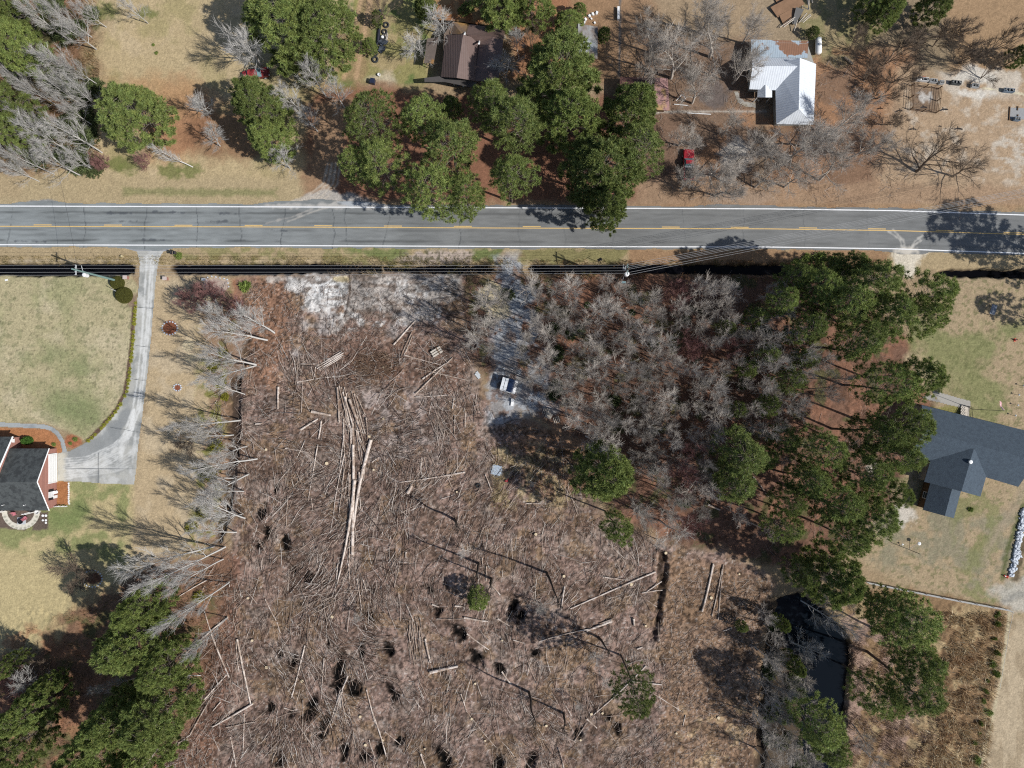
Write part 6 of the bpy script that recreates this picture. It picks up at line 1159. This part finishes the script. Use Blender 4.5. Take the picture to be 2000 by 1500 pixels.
# -- shelter, step, pallets, crate, red tool on the clearing
sh = thing('market_shelter', 'small shelter with white slats and a dark blue curved panel at the gravel track', 'shelter', (*G(994, 752), 0), -.26)
navy = mat('navy_panel', C(38, 54, 84), rough=.35, var=.12, scale=2, spec=.5)
for x in (-1.2, 1.2):
    for y in (-1.05, 1.05): b = MB(); b.box((x, y, .95), (.1, .1, 1.9)); b.build('post', white, sh)
for x, w in ((-1.08, .5), (-.5, .5)): b = MB(); b.box((x, 0, 1.95), (w, 2.1, .06)); b.build('roof_slat', mat('white_slats', C(226, 230, 234), rough=.5, var=.12, scale=1.2, col2=C(170, 150, 136), thr=(.6, .66)), sh)
b = MB(); n_ = 7
for i in range(n_):
    t0, t1 = i / n_, (i + 1) / n_; f = lambda t: (-.2 + 1.55 * t, 1.98 + .22 * math.sin(t * math.pi)); (xa, za), (xb, zb) = f(t0), f(t1); b.slab([(xa, 1.12, za), (xa, -1.12, za), (xb, -1.12, zb), (xb, 1.12, zb)], .05)
b.build('roof_panel', navy, sh)
b = MB(); b.box((-.5, -1.1, .9), (1.7, .06, 1.7)); b.build('side_wall', white, sh); b = MB(); b.box((0.05, -1.2, 1.92), (2.6, .1, .14)); b.build('front_beam', lp, sh); b = MB(); b.box((1.38, 0, 1.9), (.06, 2.3, .12)); b.build('edge_beam', lp, sh); b = MB(); b.box((-1.28, 0, .95), (.06, 2.1, 1.9)); b.build('back_wall', black, sh)
b = MB(); b.box((*G(1001, 782), .25), (.5, .6, .5), -.15); b.box((*G(1000.5, 789), .15), (.5, .7, .3), -.15); tag(b.build('white_steps', white), 'white box step lying south of the small shelter', 'steps')
def pallet(u, v, rz, label, tilt=0.):
    o = thing('pallet', label, 'pallet', (*G(u, v), .05), rz); 
    for x in (-.45, 0, .45): b = MB(); b.box((x, 0, .06), (.09, 1.0, .09)); b.build('bearer', wood, o)
    for i in range(4 if not tilt else 6): b = MB(); b.box((0, -.45 + i * (.3 if not tilt else .18), .125), (1.1, .1, .03)); b.build('slat', wood_l, o)
    if tilt: o.rotation_euler = (tilt, 0, rz); o.location.z = .3
pallet(1066, 803, 1.25, 'wooden pallet nearest the gravel track, northernmost of three'); pallet(1072, 811, -.5, 'pale wooden pallet leaning between the other two pallets', .35); pallet(1087, 820, 1.9, 'wooden pallet at the south east of the three')
lc = thing('lumber_crate', 'low crate of thick grey timbers lying in the slash north west of the shelter', 'crate', (*G(853, 687), .0), .55)
for i in range(3): b = MB(); b.box((0, -.45 + i * .42, .25), (1.9, .3, .5)); b.build('timber', wood_l, lc)
b = MB(); b.box((.3, 0, .55), (.14, 1.3, .1)); b.build('batten', wood_d, lc)
b = MB(); b.box((*G(933, 734), .08), (1.1, .5, .14), -.9); b.box((*G(934, 730), .1), (.9, .4, .12), -.9); tag(b.build('metal_sheets', lp), 'grey sheets lying west of the small shelter', 'sheets')
b = MB(); b.box((*G(970, 918), .06), (1.7, 1.7, .12), -.25); tag(b.build('concrete_pad', mat('blue_grey_pad', C(176, 188, 200), rough=.8, var=.12)), 'blue grey slab in the shade of the broad corner pine', 'slab')
rt = thing('red_tool', 'small red machine beside the blue grey slab', 'tool', (*G(989, 939), 0), .4); b = MB(); b.box((0, 0, .25), (.5, .3, .3)); b.tube([(.2, 0, .3), (.5, .3, .5)], .04, 6); b.build('housing', red, rt)
for s in (-1, 1): b = MB(); b.tube([(-.1, s * .18, .14), (-.1, s * .22, .14)], .14, 10); b.build('wheel', tyre_m, rt)
tag(MB().box((*G(984, 720), .1), (.3, .25, .2), .4).build('debris_block', lp), 'small pale block beside the gravel track', 'block')
# ------------------------------------------------------------------ logs and slash on the cleared land
LOGM = [mat('log_bark_pale', C(222, 208, 196), rough=.9, var=.38, scale=5, detail=8, col2=C(176, 156, 140)), mat('log_bark_grey', C(192, 176, 162), rough=.9, var=.4, scale=5, detail=8, col2=C(146, 124, 108)), mat('log_bark_brown', C(140, 118, 102), rough=.95, var=.25, scale=3, detail=6)]
cut = mat('cut_wood', C(226, 206, 172), rough=.8, var=.12)
def log(p, q, w0, w1, label, group='logs lying in the clearing', lift=0.0, m=0, bend=0.0):
    """p,q plan ends, w0,w1 diameters in metres"""
    (x0, y0), (x1, y1) = G(*p), G(*q); L = math.hypot(x1 - x0, y1 - y0); nx_, ny_ = -(y1 - y0) / L, (x1 - x0) / L; n = max(3, int(L / 1.2)); pts = []; rad = []
    z0 = max(gz(x0, y0), 0) + w0 / 2 + lift; z1 = max(gz(x1, y1), 0) + w1 / 2 + lift * .6
    for i in range(n + 1):
        t = i / n; o_ = bend * math.sin(t * math.pi) * L + random.uniform(-1, 1) * .02; pts.append((x0 + (x1 - x0) * t + nx_ * o_ - x0, y0 + (y1 - y0) * t + ny_ * o_ - y0, z0 + (z1 - z0) * t)); rad.append((w0 + (w1 - w0) * t) / 2)
    o = thing('log', label, 'log', (x0, y0, 0), 0, group); b = MB(); b.tube(pts, rad, 8); b.build('trunk', LOGM[m], o, smooth=False)
    if w0 > .22:
        d = (Vector(pts[0]) - Vector(pts[1])).normalized(); b = MB(); b.tube([pts[0], Vector(pts[0]) + d * .012], rad[0] * .98, 10); b.build('cut_end', cut, o)
    return o
Z2 = lambda a, b: (500 + a / 3.75, 740 + b / 3.75); Z6 = lambda a, b: (500 + a / 3.75, 370 + b / 3.75); Y6 = lambda a, b: (500 + a / 3.75, 1100 + b / 3.75); Y7 = lambda a, b: (1000 + a / 3.75, 1100 + b / 3.75); Y5 = lambda a, b: (a / 3.75, 1100 + b / 3.75)
log(Z2(846, 445), Z2(715, 1090), .62, .36, 'longest thick log with a pale cut end, right hand one of the long pair', bend=-.025, lift=.05); log(Z2(728, 738), Z2(598, 1500), .56, .2, 'long log slanting south west from the middle of the log pile', bend=.02, lift=.3)
log(Z2(716, 480), Z2(716, 780), .5, .46, 'thick log in line between the small pole bundle and the long logs', lift=.1); log(Z2(708, 1285), Z2(716, 800), .56, .5, 'thick pale log whose cut south end lies beside the longest log'); log(Z2(688, 700), Z2(690, 1060), .34, .3, 'medium log left of the thick pale log', m=1); log(Z2(712, 330), Z2(716, 500), .4, .36, 'log joining the pole bundle at the north of the pile', m=1); log(Z2(690, 1060), Z2(680, 1480), .26, .14, 'thin log continuing south of the thick pale log', m=1); log(Z2(700, 900), Z2(692, 1200), .22, .16, 'thin log pressed between the thick logs of the pile', m=1)
bun = [((600, 60), (612, 320), .34), ((612, 50), (692, 385), .24), ((640, 95), (700, 400), .26), ((655, 130), (710, 330), .34), ((688, 150), (768, 372), .5), ((702, 92), (790, 420), .24), ((722, 110), (800, 400), .3), ((742, 125), (802, 262), .22), ((735, 380), (800, 520), .2), ((765, 370), (816, 590), .2), ((625, 60), (665, 250), .2), ((545, 140), (640, 290), .18), ((630, 250), (690, 390), .2), ((672, 100), (735, 300), .22), ((760, 450), (812, 560), .18), ((650, 60), (668, 150), .2)]
for a, b_, w in bun: log(Z2(*a), Z2(*b_), w, w * .75, 'pole in the tight bundle at the north end of the long log pile', 'poles of the northern bundle', lift=random.uniform(0, .35), m=random.choice((0, 1, 1)))
for a, b_, w in (((630, 1188), (440, 1300), .2), ((640, 1200), (450, 1312), .22), ((636, 1215), (462, 1322), .22), ((628, 1230), (480, 1322), .18), ((645, 1196), (500, 1268), .16)): log(Z6(*a), Z6(*b_), w, w * .8, 'pole in the slanting bundle south of the white sand', 'poles of the slanting bundle', lift=random.uniform(0, .25))
lone = 'single cut pole lying loose among the slash'
singles = [(Z6(1010, 1138), Z6(1165, 965), .3, 0), (Z6(1055, 1230), Z6(1145, 1040), .2, 1), (Z6(1100, 1190), Z6(1146, 1070), .2, 1), (Z6(1172, 1495), Z6(1442, 1230), .3, 1), (Z6(1220, 1388), Z6(1400, 1268), .28, 0), (Z6(1090, 1215), Z6(1370, 1288), .2, 0), (Z6(1170, 1310), Z6(1560, 1400), .2, 1), (Z6(430, 1370), Z6(436, 1300), .22, 0), (Z6(300, 1412), Z6(640, 1362), .2, 0), (Z6(330, 1278), Z6(440, 1278), .2, 0), (Z6(168, 1445), Z6(170, 1500), .36, 0), (Z6(250, 1195), Z6(320, 1320), .14, 1),
 (Z2(168, 60), Z2(164, 222), .38, 0), (Z2(410, 238), Z2(550, 266), .5, 0), (Z2(330, 372), Z2(455, 292), .36, 0), (Z2(1112, 836), Z2(1142, 778), .6, 0), (Z2(1170, 132), Z2(1415, 118), .2, 0), (Z2(1532, 682), Z2(1060, 756), .28, 0), (Z2(482, 310), Z2(460, 440), .3, 0), (Z2(455, 480), Z2(380, 900), .2, 0), (Z2(215, 508), Z2(422, 550), .2, 0), (Z2(1448, 150), Z2(1440, 220), .18, 0), (Z2(1458, 265), Z2(1450, 420), .18, 1), (Z2(1680, 700), Z2(1730, 830), .2, 0), (Z2(0, 330), Z2(48, 324), .3, 0), (Z2(1215, 575), Z2(1212, 660), .18, 0), (Z2(1230, 580), Z2(1268, 720), .16, 1), (Z2(850, 610), Z2(910, 565), .18, 0), (Z2(570, 780), Z2(670, 890), .16, 0), (Z2(480, 858), Z2(660, 920), .14, 1), (Z2(235, 860), Z2(225, 1080), .16, 1), (Z2(1100, 1265), Z2(1098, 1310), .24, 0), (Z2(1510, 1248), Z2(1592, 1268), .2, 0), (Z2(1688, 1370), Z2(1684, 1480), .24, 1), (Z2(405, 870), Z2(416, 960), .16, 0), (Z2(1655, 1310), Z2(1662, 1380), .2, 0), (Z2(150, 600), Z2(140, 500), .14, 1), (Z2(360, 450), Z2(300, 580), .16, 0),
 (Y6(1275, 795), Y6(1480, 750), .62, 0), (Y6(1242, 548), Y6(1278, 725), .36, 0), (Y6(1525, 395), Y6(1700, 425), .36, 0), (Y6(1545, 515), Y6(1705, 632), .26, 0), (Y6(1770, 405), Y6(1862, 460), .3, 0), (Y6(1800, 790), Y6(1865, 880), .3, 0), (Y6(1715, 145), Y6(1790, 232), .3, 0), (Y6(1458, 310), Y6(1528, 318), .34, 0), (Y6(675, 820), Y6(632, 922), .3, 0), (Y6(360, 600), Y6(262, 980), .24, 0), (Y6(812, 920), Y6(875, 1170), .22, 0), (Y6(855, 1085), Y6(955, 1410), .22, 0), (Y6(1208, 1388), Y6(1245, 1500), .32, 0), (Y6(1500, 955), Y6(1540, 1075), .2, 0), (Y6(1540, 1080), Y6(1760, 1350), .16, 1), (Y6(1155, 980), Y6(1225, 1088), .2, 0), (Y6(945, 1232), Y6(1062, 1330), .16, 0), (Y6(740, 110), Y6(775, 340), .2, 0), (Y6(785, 120), Y6(825, 255), .18, 0), (Y6(1325, 405), Y6(1530, 405), .16, 1), (Y6(600, 0), Y6(582, 240), .22, 0), (Y6(680, 0), Y6(690, 190), .2, 0), (Y6(692, 190), Y6(706, 245), .18, 0), (Y6(1290, 300), Y6(1340, 318), .3, 0), (Y6(70, 262), Y6(150, 420), .16, 0), (Y6(155, 430), Y6(178, 510), .16, 0), (Y6(205, 1055), Y6(278, 1078), .2, 0), (Y6(500, 690), Y6(480, 990), .16, 0), (Y6(345, 1000), Y6(340, 1280), .16, 1), (Y6(1420, 1010), Y6(1422, 1190), .16, 1), (Y6(1688, 20), Y6(1686, 130), .24, 1), (Y6(830, 1290), Y6(874, 1430), .18, 0),
 (Y7(1390, 350), Y7(1472, 0), .34, 0), (Y7(1408, 300), Y7(1480, 10), .2, 1), (Y7(1462, 385), Y7(1538, 40), .22, 1), (Y7(1510, 412), Y7(1546, 10), .22, 1), (Y7(1050, 60), Y7(430, 330), .3, 0), (Y7(680, 100), Y7(862, 122), .24, 0), (Y7(728, 420), Y7(545, 492), .46, 0), (Y7(1095, 130), Y7(972, 216), .22, 0), (Y7(980, 750), Y7(600, 1105), .24, 0), (Y7(888, 400), Y7(896, 455), .4, 0), (Y7(545, 1135), Y7(622, 1205), .28, 0), (Y7(870, 862), Y7(1095, 886), .26, 0), (Y7(385, 165), Y7(360, 345), .26, 0), (Y7(560, 480), Y7(200, 570), .2, 0), (Y7(940, 900), Y7(1235, 1080), .16, 0), (Y7(1060, 318), Y7(940, 235), .2, 1), (Y7(455, 1300), Y7(545, 1170), .2, 1), (Y7(340, 1350), Y7(380, 1500), .16, 0), (Y7(915, 625), Y7(955, 612), .3, 0), (Y7(1270, 1110), Y7(1252, 1190), .16, 0), (Y7(730, 410), Y7(640, 440), .3, 1), (Y7(950, 215), Y7(1100, 195), .2, 0), (Y7(10, 560), Y7(90, 582), .22, 0), (Y7(1545, 495), Y7(1610, 470), .18, 0),
 (Y5(1742, 552), Y5(1838, 1025), .36, 0), (Y5(1500, 350), Y5(1550, 510), .2, 0), (Y5(1550, 510), Y5(1682, 835), .32, 0), (Y5(1672, 392), Y5(1340, 682), .3, 0), (Y5(1858, 1022), Y5(1560, 1195), .34, 0), (Y5(1400, 1245), Y5(1560, 960), .24, 1), (Y5(1505, 990), Y5(1662, 812), .3, 0), (Y5(1058, 1495), Y5(1162, 1355), .24, 0), (Y5(212, 1495), Y5(312, 1380), .26, 0), (Y5(1730, 570), Y5(1752, 800), .18, 0), (Y5(1280, 1340), Y5(1400, 1250), .24, 0), (Y5(1660, 1200), Y5(1870, 1160), .2, 1), (Y5(1690, 1270), Y5(1730, 1490), .2, 0), (Y5(1790, 1100), Y5(1780, 1400), .2, 0), (Y5(1520, 120), Y5(1300, 250), .2, 0), (Y5(60, 1120), Y5(240, 1000), .2, 1), (Y5(730, 815), Y5(870, 760), .16, 1), (Y5(1620, 1010), Y5(1560, 1080), .18, 0),
 ((1382, 985), (1406, 996), .4, 0), ((1330, 950), (1344, 940), .2, 0), ((1028, 983), (1066, 984), .2, 0), ((1470, 930), (1500, 970), .3, 1), ((1462, 705), (1500, 745), .22, 0), ((1456, 660), (1488, 628), .3, 1), ((1180, 615), (1225, 600), .2, 1)]
special = {3: 'long pale log crossing the shadows left of the shelter', 38: 'very thick log with a splintered east end in the south of the clearing', 74: 'long log west of the trench pointing up toward the thicket', 13: 'short thick pale log lying crosswise north west of the long pile'}
for i, (p, q, w, m_) in enumerate(singles): log(p, q, w, w * random.uniform(.6, .85), special.get(i, lone), 'logs lying in the clearing' if i in special else 'single poles among the slash', lift=random.uniform(0, .12), m=m_, bend=random.uniform(-.015, .015))
random.seed(21)
for i in range(30): u = 795 + random.random() * 28; v = 1200 + random.random() * 60; L = random.uniform(26, 60); a = random.uniform(-.12, .18); log((u, v), (u + L * math.sin(a) + 2, v + L), .13, .09, 'thin pole in the upright bundle south of the brushy ground', 'poles of the upright bundle', lift=random.uniform(0, .3), m=1)
for i in range(16): a = random.uniform(-.45, .5); L = random.uniform(30, 62); log((667 + random.uniform(-3, 3), 1350 + random.uniform(-4, 10)), (667 + L * math.sin(a) , 1356 + L * math.cos(a)), .14, .07, 'thin pole in the fan of poles beside the black pit', 'poles of the fan by the pit', lift=random.uniform(0, .35), m=random.choice((0, 1)))
# slash: countless sticks
slash_m = mat('slash_sticks', None, rough=.95, var=.2, scale=4, attr=True)
def slash(name, label, poly, N, lmin, lmax, rmin, rmax, angfn, cols, seed, dens=None, zmax=.35, kind='stuff'):
    rg = np.random.default_rng(seed); a = np.array(poly); U = rg.uniform(a[:, 0].min(), a[:, 0].max(), N * 3); Vv = rg.uniform(a[:, 1].min(), a[:, 1].max(), N * 3)
    ins = np.zeros(len(U), bool); n = len(poly)
    for i in range(n):
        (ax, ay), (bx, by) = poly[i], poly[(i + 1) % n]
        if ay != by: ins ^= ((ay > Vv) != (by > Vv)) & (U < (bx - ax) * (Vv - ay) / (by - ay) + ax)
    U, Vv = U[ins], Vv[ins]
    d = fbm(U, Vv, 38, seed, 3); keep = rg.random(len(U)) < np.clip((d - .38) * 4.0, .05, 1)
    if dens is not None: keep &= rg.random(len(U)) < dens(U, Vv)
    keep &= gzs((U - 1000) * S, (750 - Vv) * S) > -.28
    U, Vv = U[keep][:N], Vv[keep][:N]; n = len(U)
    L = lmin + (lmax - lmin) * rg.random(n) ** 2.6; th_ = angfn(U, Vv, rg); x = (U - 1000) * S; y = (750 - Vv) * S; z = gzs(x, y); z = np.where(z < -.3, -.3, z) + rg.random(n) ** 2 * zmax + .02
    dx, dy = np.cos(th_) * L / 2, np.sin(th_) * L / 2; dz = rg.normal(size=n) * .05 * L; r0 = rmin + (rmax - rmin) * rg.random(n) ** 2.2
    ok_ = z > -9
    mx = x + rg.normal(size=n) * .035 * L; my = y + rg.normal(size=n) * .035 * L; mz = z + .05
    A = np.stack([x - dx, y - dy, np.maximum(z - dz, z - .05)], 1); M = np.stack([mx, my, mz], 1); B = np.stack([x + dx, y + dy, np.maximum(z + dz, z - .05)], 1)
    V1, F1 = prisms(A, M, r0, r0 * .85, 3); V2, F2 = prisms(M, B, r0 * .85, r0 * .4, 3); c = np.array(cols)[rg.integers(0, len(cols), n)] * rg.uniform(.75, 1.2, size=(n, 1)); col = np.repeat(c, 6, 0)
    o = link(name, np_mesh(name, np.concatenate([V1, V2]), [np.concatenate([F1, F2 + len(V1)])], slash_m, np.concatenate([col, col]))); tag(o, label, 'slash', kind=kind); return o
SC = [C(224, 214, 204), C(198, 182, 170), C(150, 128, 114), C(104, 82, 70), C(196, 178, 162), C(72, 57, 48), C(124, 102, 90), C(92, 74, 64)]
def ang_clear(U, Vv, rg):
    base = np.where(Vv > 900, math.pi / 2 + (fbm(U, Vv, 150, 3, 2) - .5) * 3.4, math.pi / 2 + (fbm(U, Vv, 120, 9, 2) - .5) * 6); return base + rg.normal(size=len(U)) * np.where(rg.random(len(U)) < .6, .28, 1.4)
CORE = [(500, 690), (640, 660), (700, 680), (900, 660), (950, 800), (1100, 860), (1170, 1010), (1290, 1060), (1300, 1250), (1290, 1520), (330, 1520), (400, 1340), (460, 1080), (465, 880), (480, 740)]
slash('logging_slash', 'countless broken sticks strewn over the cleared land', CORE, 12000, .5, 5.5, .012, .05, ang_clear, SC, 31)
slash('logging_slash', 'dense heaps of brush along the middle of the cleared land', [(560, 700), (880, 700), (880, 900), (760, 1150), (700, 1500), (520, 1500), (560, 1200), (540, 900)], 5000, .6, 6.0, .014, .055, ang_clear, SC, 32)
slash('logging_slash', 'fine twigs and chips scattered over the cleared land', CLR, 16000, .15, 1.2, .012, .03, lambda U, Vv, rg: rg.uniform(0, 6.28, len(U)), SC + [C(228, 220, 210)], 33, zmax=.12)
slash('fallen_twigs', 'fallen twigs on the leaf litter of the thicket', THK, 6000, .3, 3.0, .01, .035, lambda U, Vv, rg: rg.uniform(0, 6.28, len(U)), [C(150, 120, 100), C(96, 72, 58), C(176, 160, 150)], 34, zmax=.15)
slash('fallen_twigs', 'fallen sticks along the west edge of the clearing', [(420, 700), (500, 690), (470, 900), (460, 1100), (450, 1330), (330, 1520), (260, 1520), (360, 1330), (400, 1080)], 2600, .6, 6.0, .014, .05, lambda U, Vv, rg: .6 + rg.normal(size=len(U)) * .7, SC, 35, zmax=.5)
slash('fallen_twigs', 'fallen twigs on the ground of the north east yards', [(1180, 100), (1800, 80), (1800, 395), (1240, 395)], 3500, .2, 1.8, .01, .03, lambda U, Vv, rg: rg.uniform(0, 6.28, len(U)), [C(170, 150, 130), C(96, 76, 62), C(190, 184, 178)], 36, zmax=.1)
# dry standing brush in the south-east, rough grass on ditch banks
def blades(name, label, poly, N, hmin, hmax, w, cols, seed, spread=.5, clump=1.0):
    rg = np.random.default_rng(seed); a = np.array(poly); U = rg.uniform(a[:, 0].min(), a[:, 0].max(), N * 3); Vv = rg.uniform(a[:, 1].min(), a[:, 1].max(), N * 3); ins = np.zeros(len(U), bool); n = len(poly)
    for i in range(n):
        (ax, ay), (bx, by) = poly[i], poly[(i + 1) % n]
        if ay != by: ins ^= ((ay > Vv) != (by > Vv)) & (U < (bx - ax) * (Vv - ay) / (by - ay) + ax)
    U, Vv = U[ins], Vv[ins]; d = fbm(U, Vv, 16, seed, 3); k = rg.random(len(U)) < np.clip((d - .32) * 3.5 * clump, .04, 1); U, Vv, d = U[k][:N], Vv[k][:N], d[k][:N]; n = len(U)
    x = (U - 1000) * S; y = (750 - Vv) * S; z = gzs(x, y); h = (hmin + (hmax - hmin) * rg.random(n)) * (.5 + d); az = rg.uniform(0, 6.28, n); le = np.abs(rg.normal(size=n)) * spread * h
    s = np.stack([-np.sin(az) * w, np.cos(az) * w, np.zeros(n)], 1) * rg.uniform(.5, 1.3, (n, 1)); p = np.stack([x, y, z - .03], 1); t = p + np.stack([np.cos(az) * le, np.sin(az) * le, h], 1)
    V = np.stack([p - s, p + s, t], 1).reshape(-1, 3); c = np.array(cols)[np.clip((fbm(U, Vv, 30, seed + 5, 3) * 1.6 - .3 + rg.normal(size=n) * .15) * len(cols), 0, len(cols) - 1).astype(int)] * rg.uniform(.7, 1.25, (n, 1))
    o = link(name, np_mesh(name, V, [np.arange(n * 3).reshape(-1, 3)], leaf_m, np.repeat(c, 3, 0))); tag(o, label, 'vegetation', kind='stuff'); return o
BR = [(1780, 1180), (1830, 1195), (1966, 1196), (1950, 1330), (1912, 1600), (1700, 1600), (1760, 1500), (1840, 1400), (1840, 1250)]
blades('dry_brush', 'tall brown dry brush between the pond pines and the bare field', BR, 16000, .5, 1.3, .05, [C(188, 158, 122), C(214, 184, 144), C(226, 200, 160), C(236, 220, 186), C(206, 172, 134)], 51)
blades('dry_brush', 'low pinkish dry weeds on the east bank of the pond', [(1660, 1250), (1780, 1200), (1840, 1420), (1760, 1520), (1640, 1560), (1650, 1430)], 14000, .3, .9, .035, [C(212, 190, 174), C(190, 164, 144), C(168, 140, 116)], 52)
blades('rough_grass', 'rough grass on the bank of the roadside ditch', [(-100, 500), (1000, 500), (1000, 517), (-100, 517)], 9000, .15, .45, .03, [C(120, 110, 68), C(176, 156, 108), C(150, 136, 84)], 53)
blades('rough_grass', 'weeds and roots in the ditch south of the road', [(640, 512), (1010, 512), (1010, 538), (640, 538)], 3600, .3, 1.0, .03, [C(110, 90, 66), C(176, 156, 128), C(120, 112, 66)], 59)
blades('rough_grass', 'brown weeds along the east ditch', [(1020, 508), (1740, 508), (1740, 548), (1020, 545)], 9000, .2, .7, .03, [C(110, 84, 56), C(150, 112, 74), C(110, 110, 60)], 54)
blades('rough_grass', 'tall weeds at the west end of the field', [(-40, -40), (190, -40), (200, 330), (-40, 340)], 12000, .3, 1.1, .04, [C(96, 92, 50), C(150, 120, 84), C(120, 96, 66), C(176, 140, 100)], 55)
blades('rough_grass', 'brown undergrowth of the south west wood', [(-60, 1290), (150, 1180), (420, 1100), (400, 1330), (300, 1540), (-60, 1560)], 10000, .2, .8, .04, [C(96, 92, 50), C(130, 98, 70), C(160, 120, 88)], 56)
blades('rough_grass', 'dark brush patch north of the log pile', circ(735, 712, 46, 24), 2200, .3, .9, .03, [C(150, 122, 100), C(120, 94, 76), C(176, 150, 126)], 57, spread=1.0)
blades('rough_grass', 'yellow grass clumps at the south of the thicket', [(960, 860), (1140, 880), (1150, 990), (960, 990)], 4000, .2, .6, .03, [C(196, 172, 122), C(150, 130, 80)], 58)

slash('logging_slash', 'sparse sticks on the eastern part of the cleared land', [(1300, 1090), (1500, 1140), (1485, 1250), (1470, 1520), (1290, 1520)], 2600, .3, 3.2, .012, .035, lambda U, Vv, rg: .5 + rg.normal(size=len(U)) * .9, SC, 37, zmax=.12)
slash('logging_slash', 'sparse sticks on the northern part of the cleared land', [(480, 560), (900, 560), (920, 690), (490, 720)], 2200, .3, 3.0, .012, .035, lambda U, Vv, rg: rg.uniform(0, 6.28, len(U)), SC, 38, zmax=.12)
rs = random.Random(44)
for i in range(22):
    u0 = 668 + rs.uniform(0, 50); v0 = rs.uniform(765, 960); L = rs.uniform(40, 120); a = rs.uniform(-.12, .22) if v0 < 860 else rs.uniform(-.2, .05)
    log((u0, v0), (u0 + L * math.sin(a), v0 + L * math.cos(a)), rs.uniform(.13, .24), .1, 'thin pole lying alongside the thick logs of the long pile', 'thin poles beside the long logs', lift=rs.uniform(0, .3), m=rs.choice((0, 0, 1)), bend=rs.uniform(-.02, .02))
for i in range(34):
    for _ in range(50):
        u, v = rs.uniform(480, 1460), rs.uniform(700, 1490)
        if inpoly(u, v, CLR): break
    x, y = G(u, v); z = gz(x, y); rr = rs.uniform(.16, .32); o = thing('tree_stump', 'low cut tree stump with a pale sawn top among the slash', 'stump', (x, y, z), rs.random() * 6, 'stumps of the clearing')
    b = MB(); b.lathe([(rr * 1.35, -.1), (rr * 1.1, .08), (rr, .28)], 10); b.build('bark', LOGM[2], o); b = MB(); b.lathe([(rr * .97, .281), (rr * .95, .295)], 10); b.build('sawn_top', cut, o)
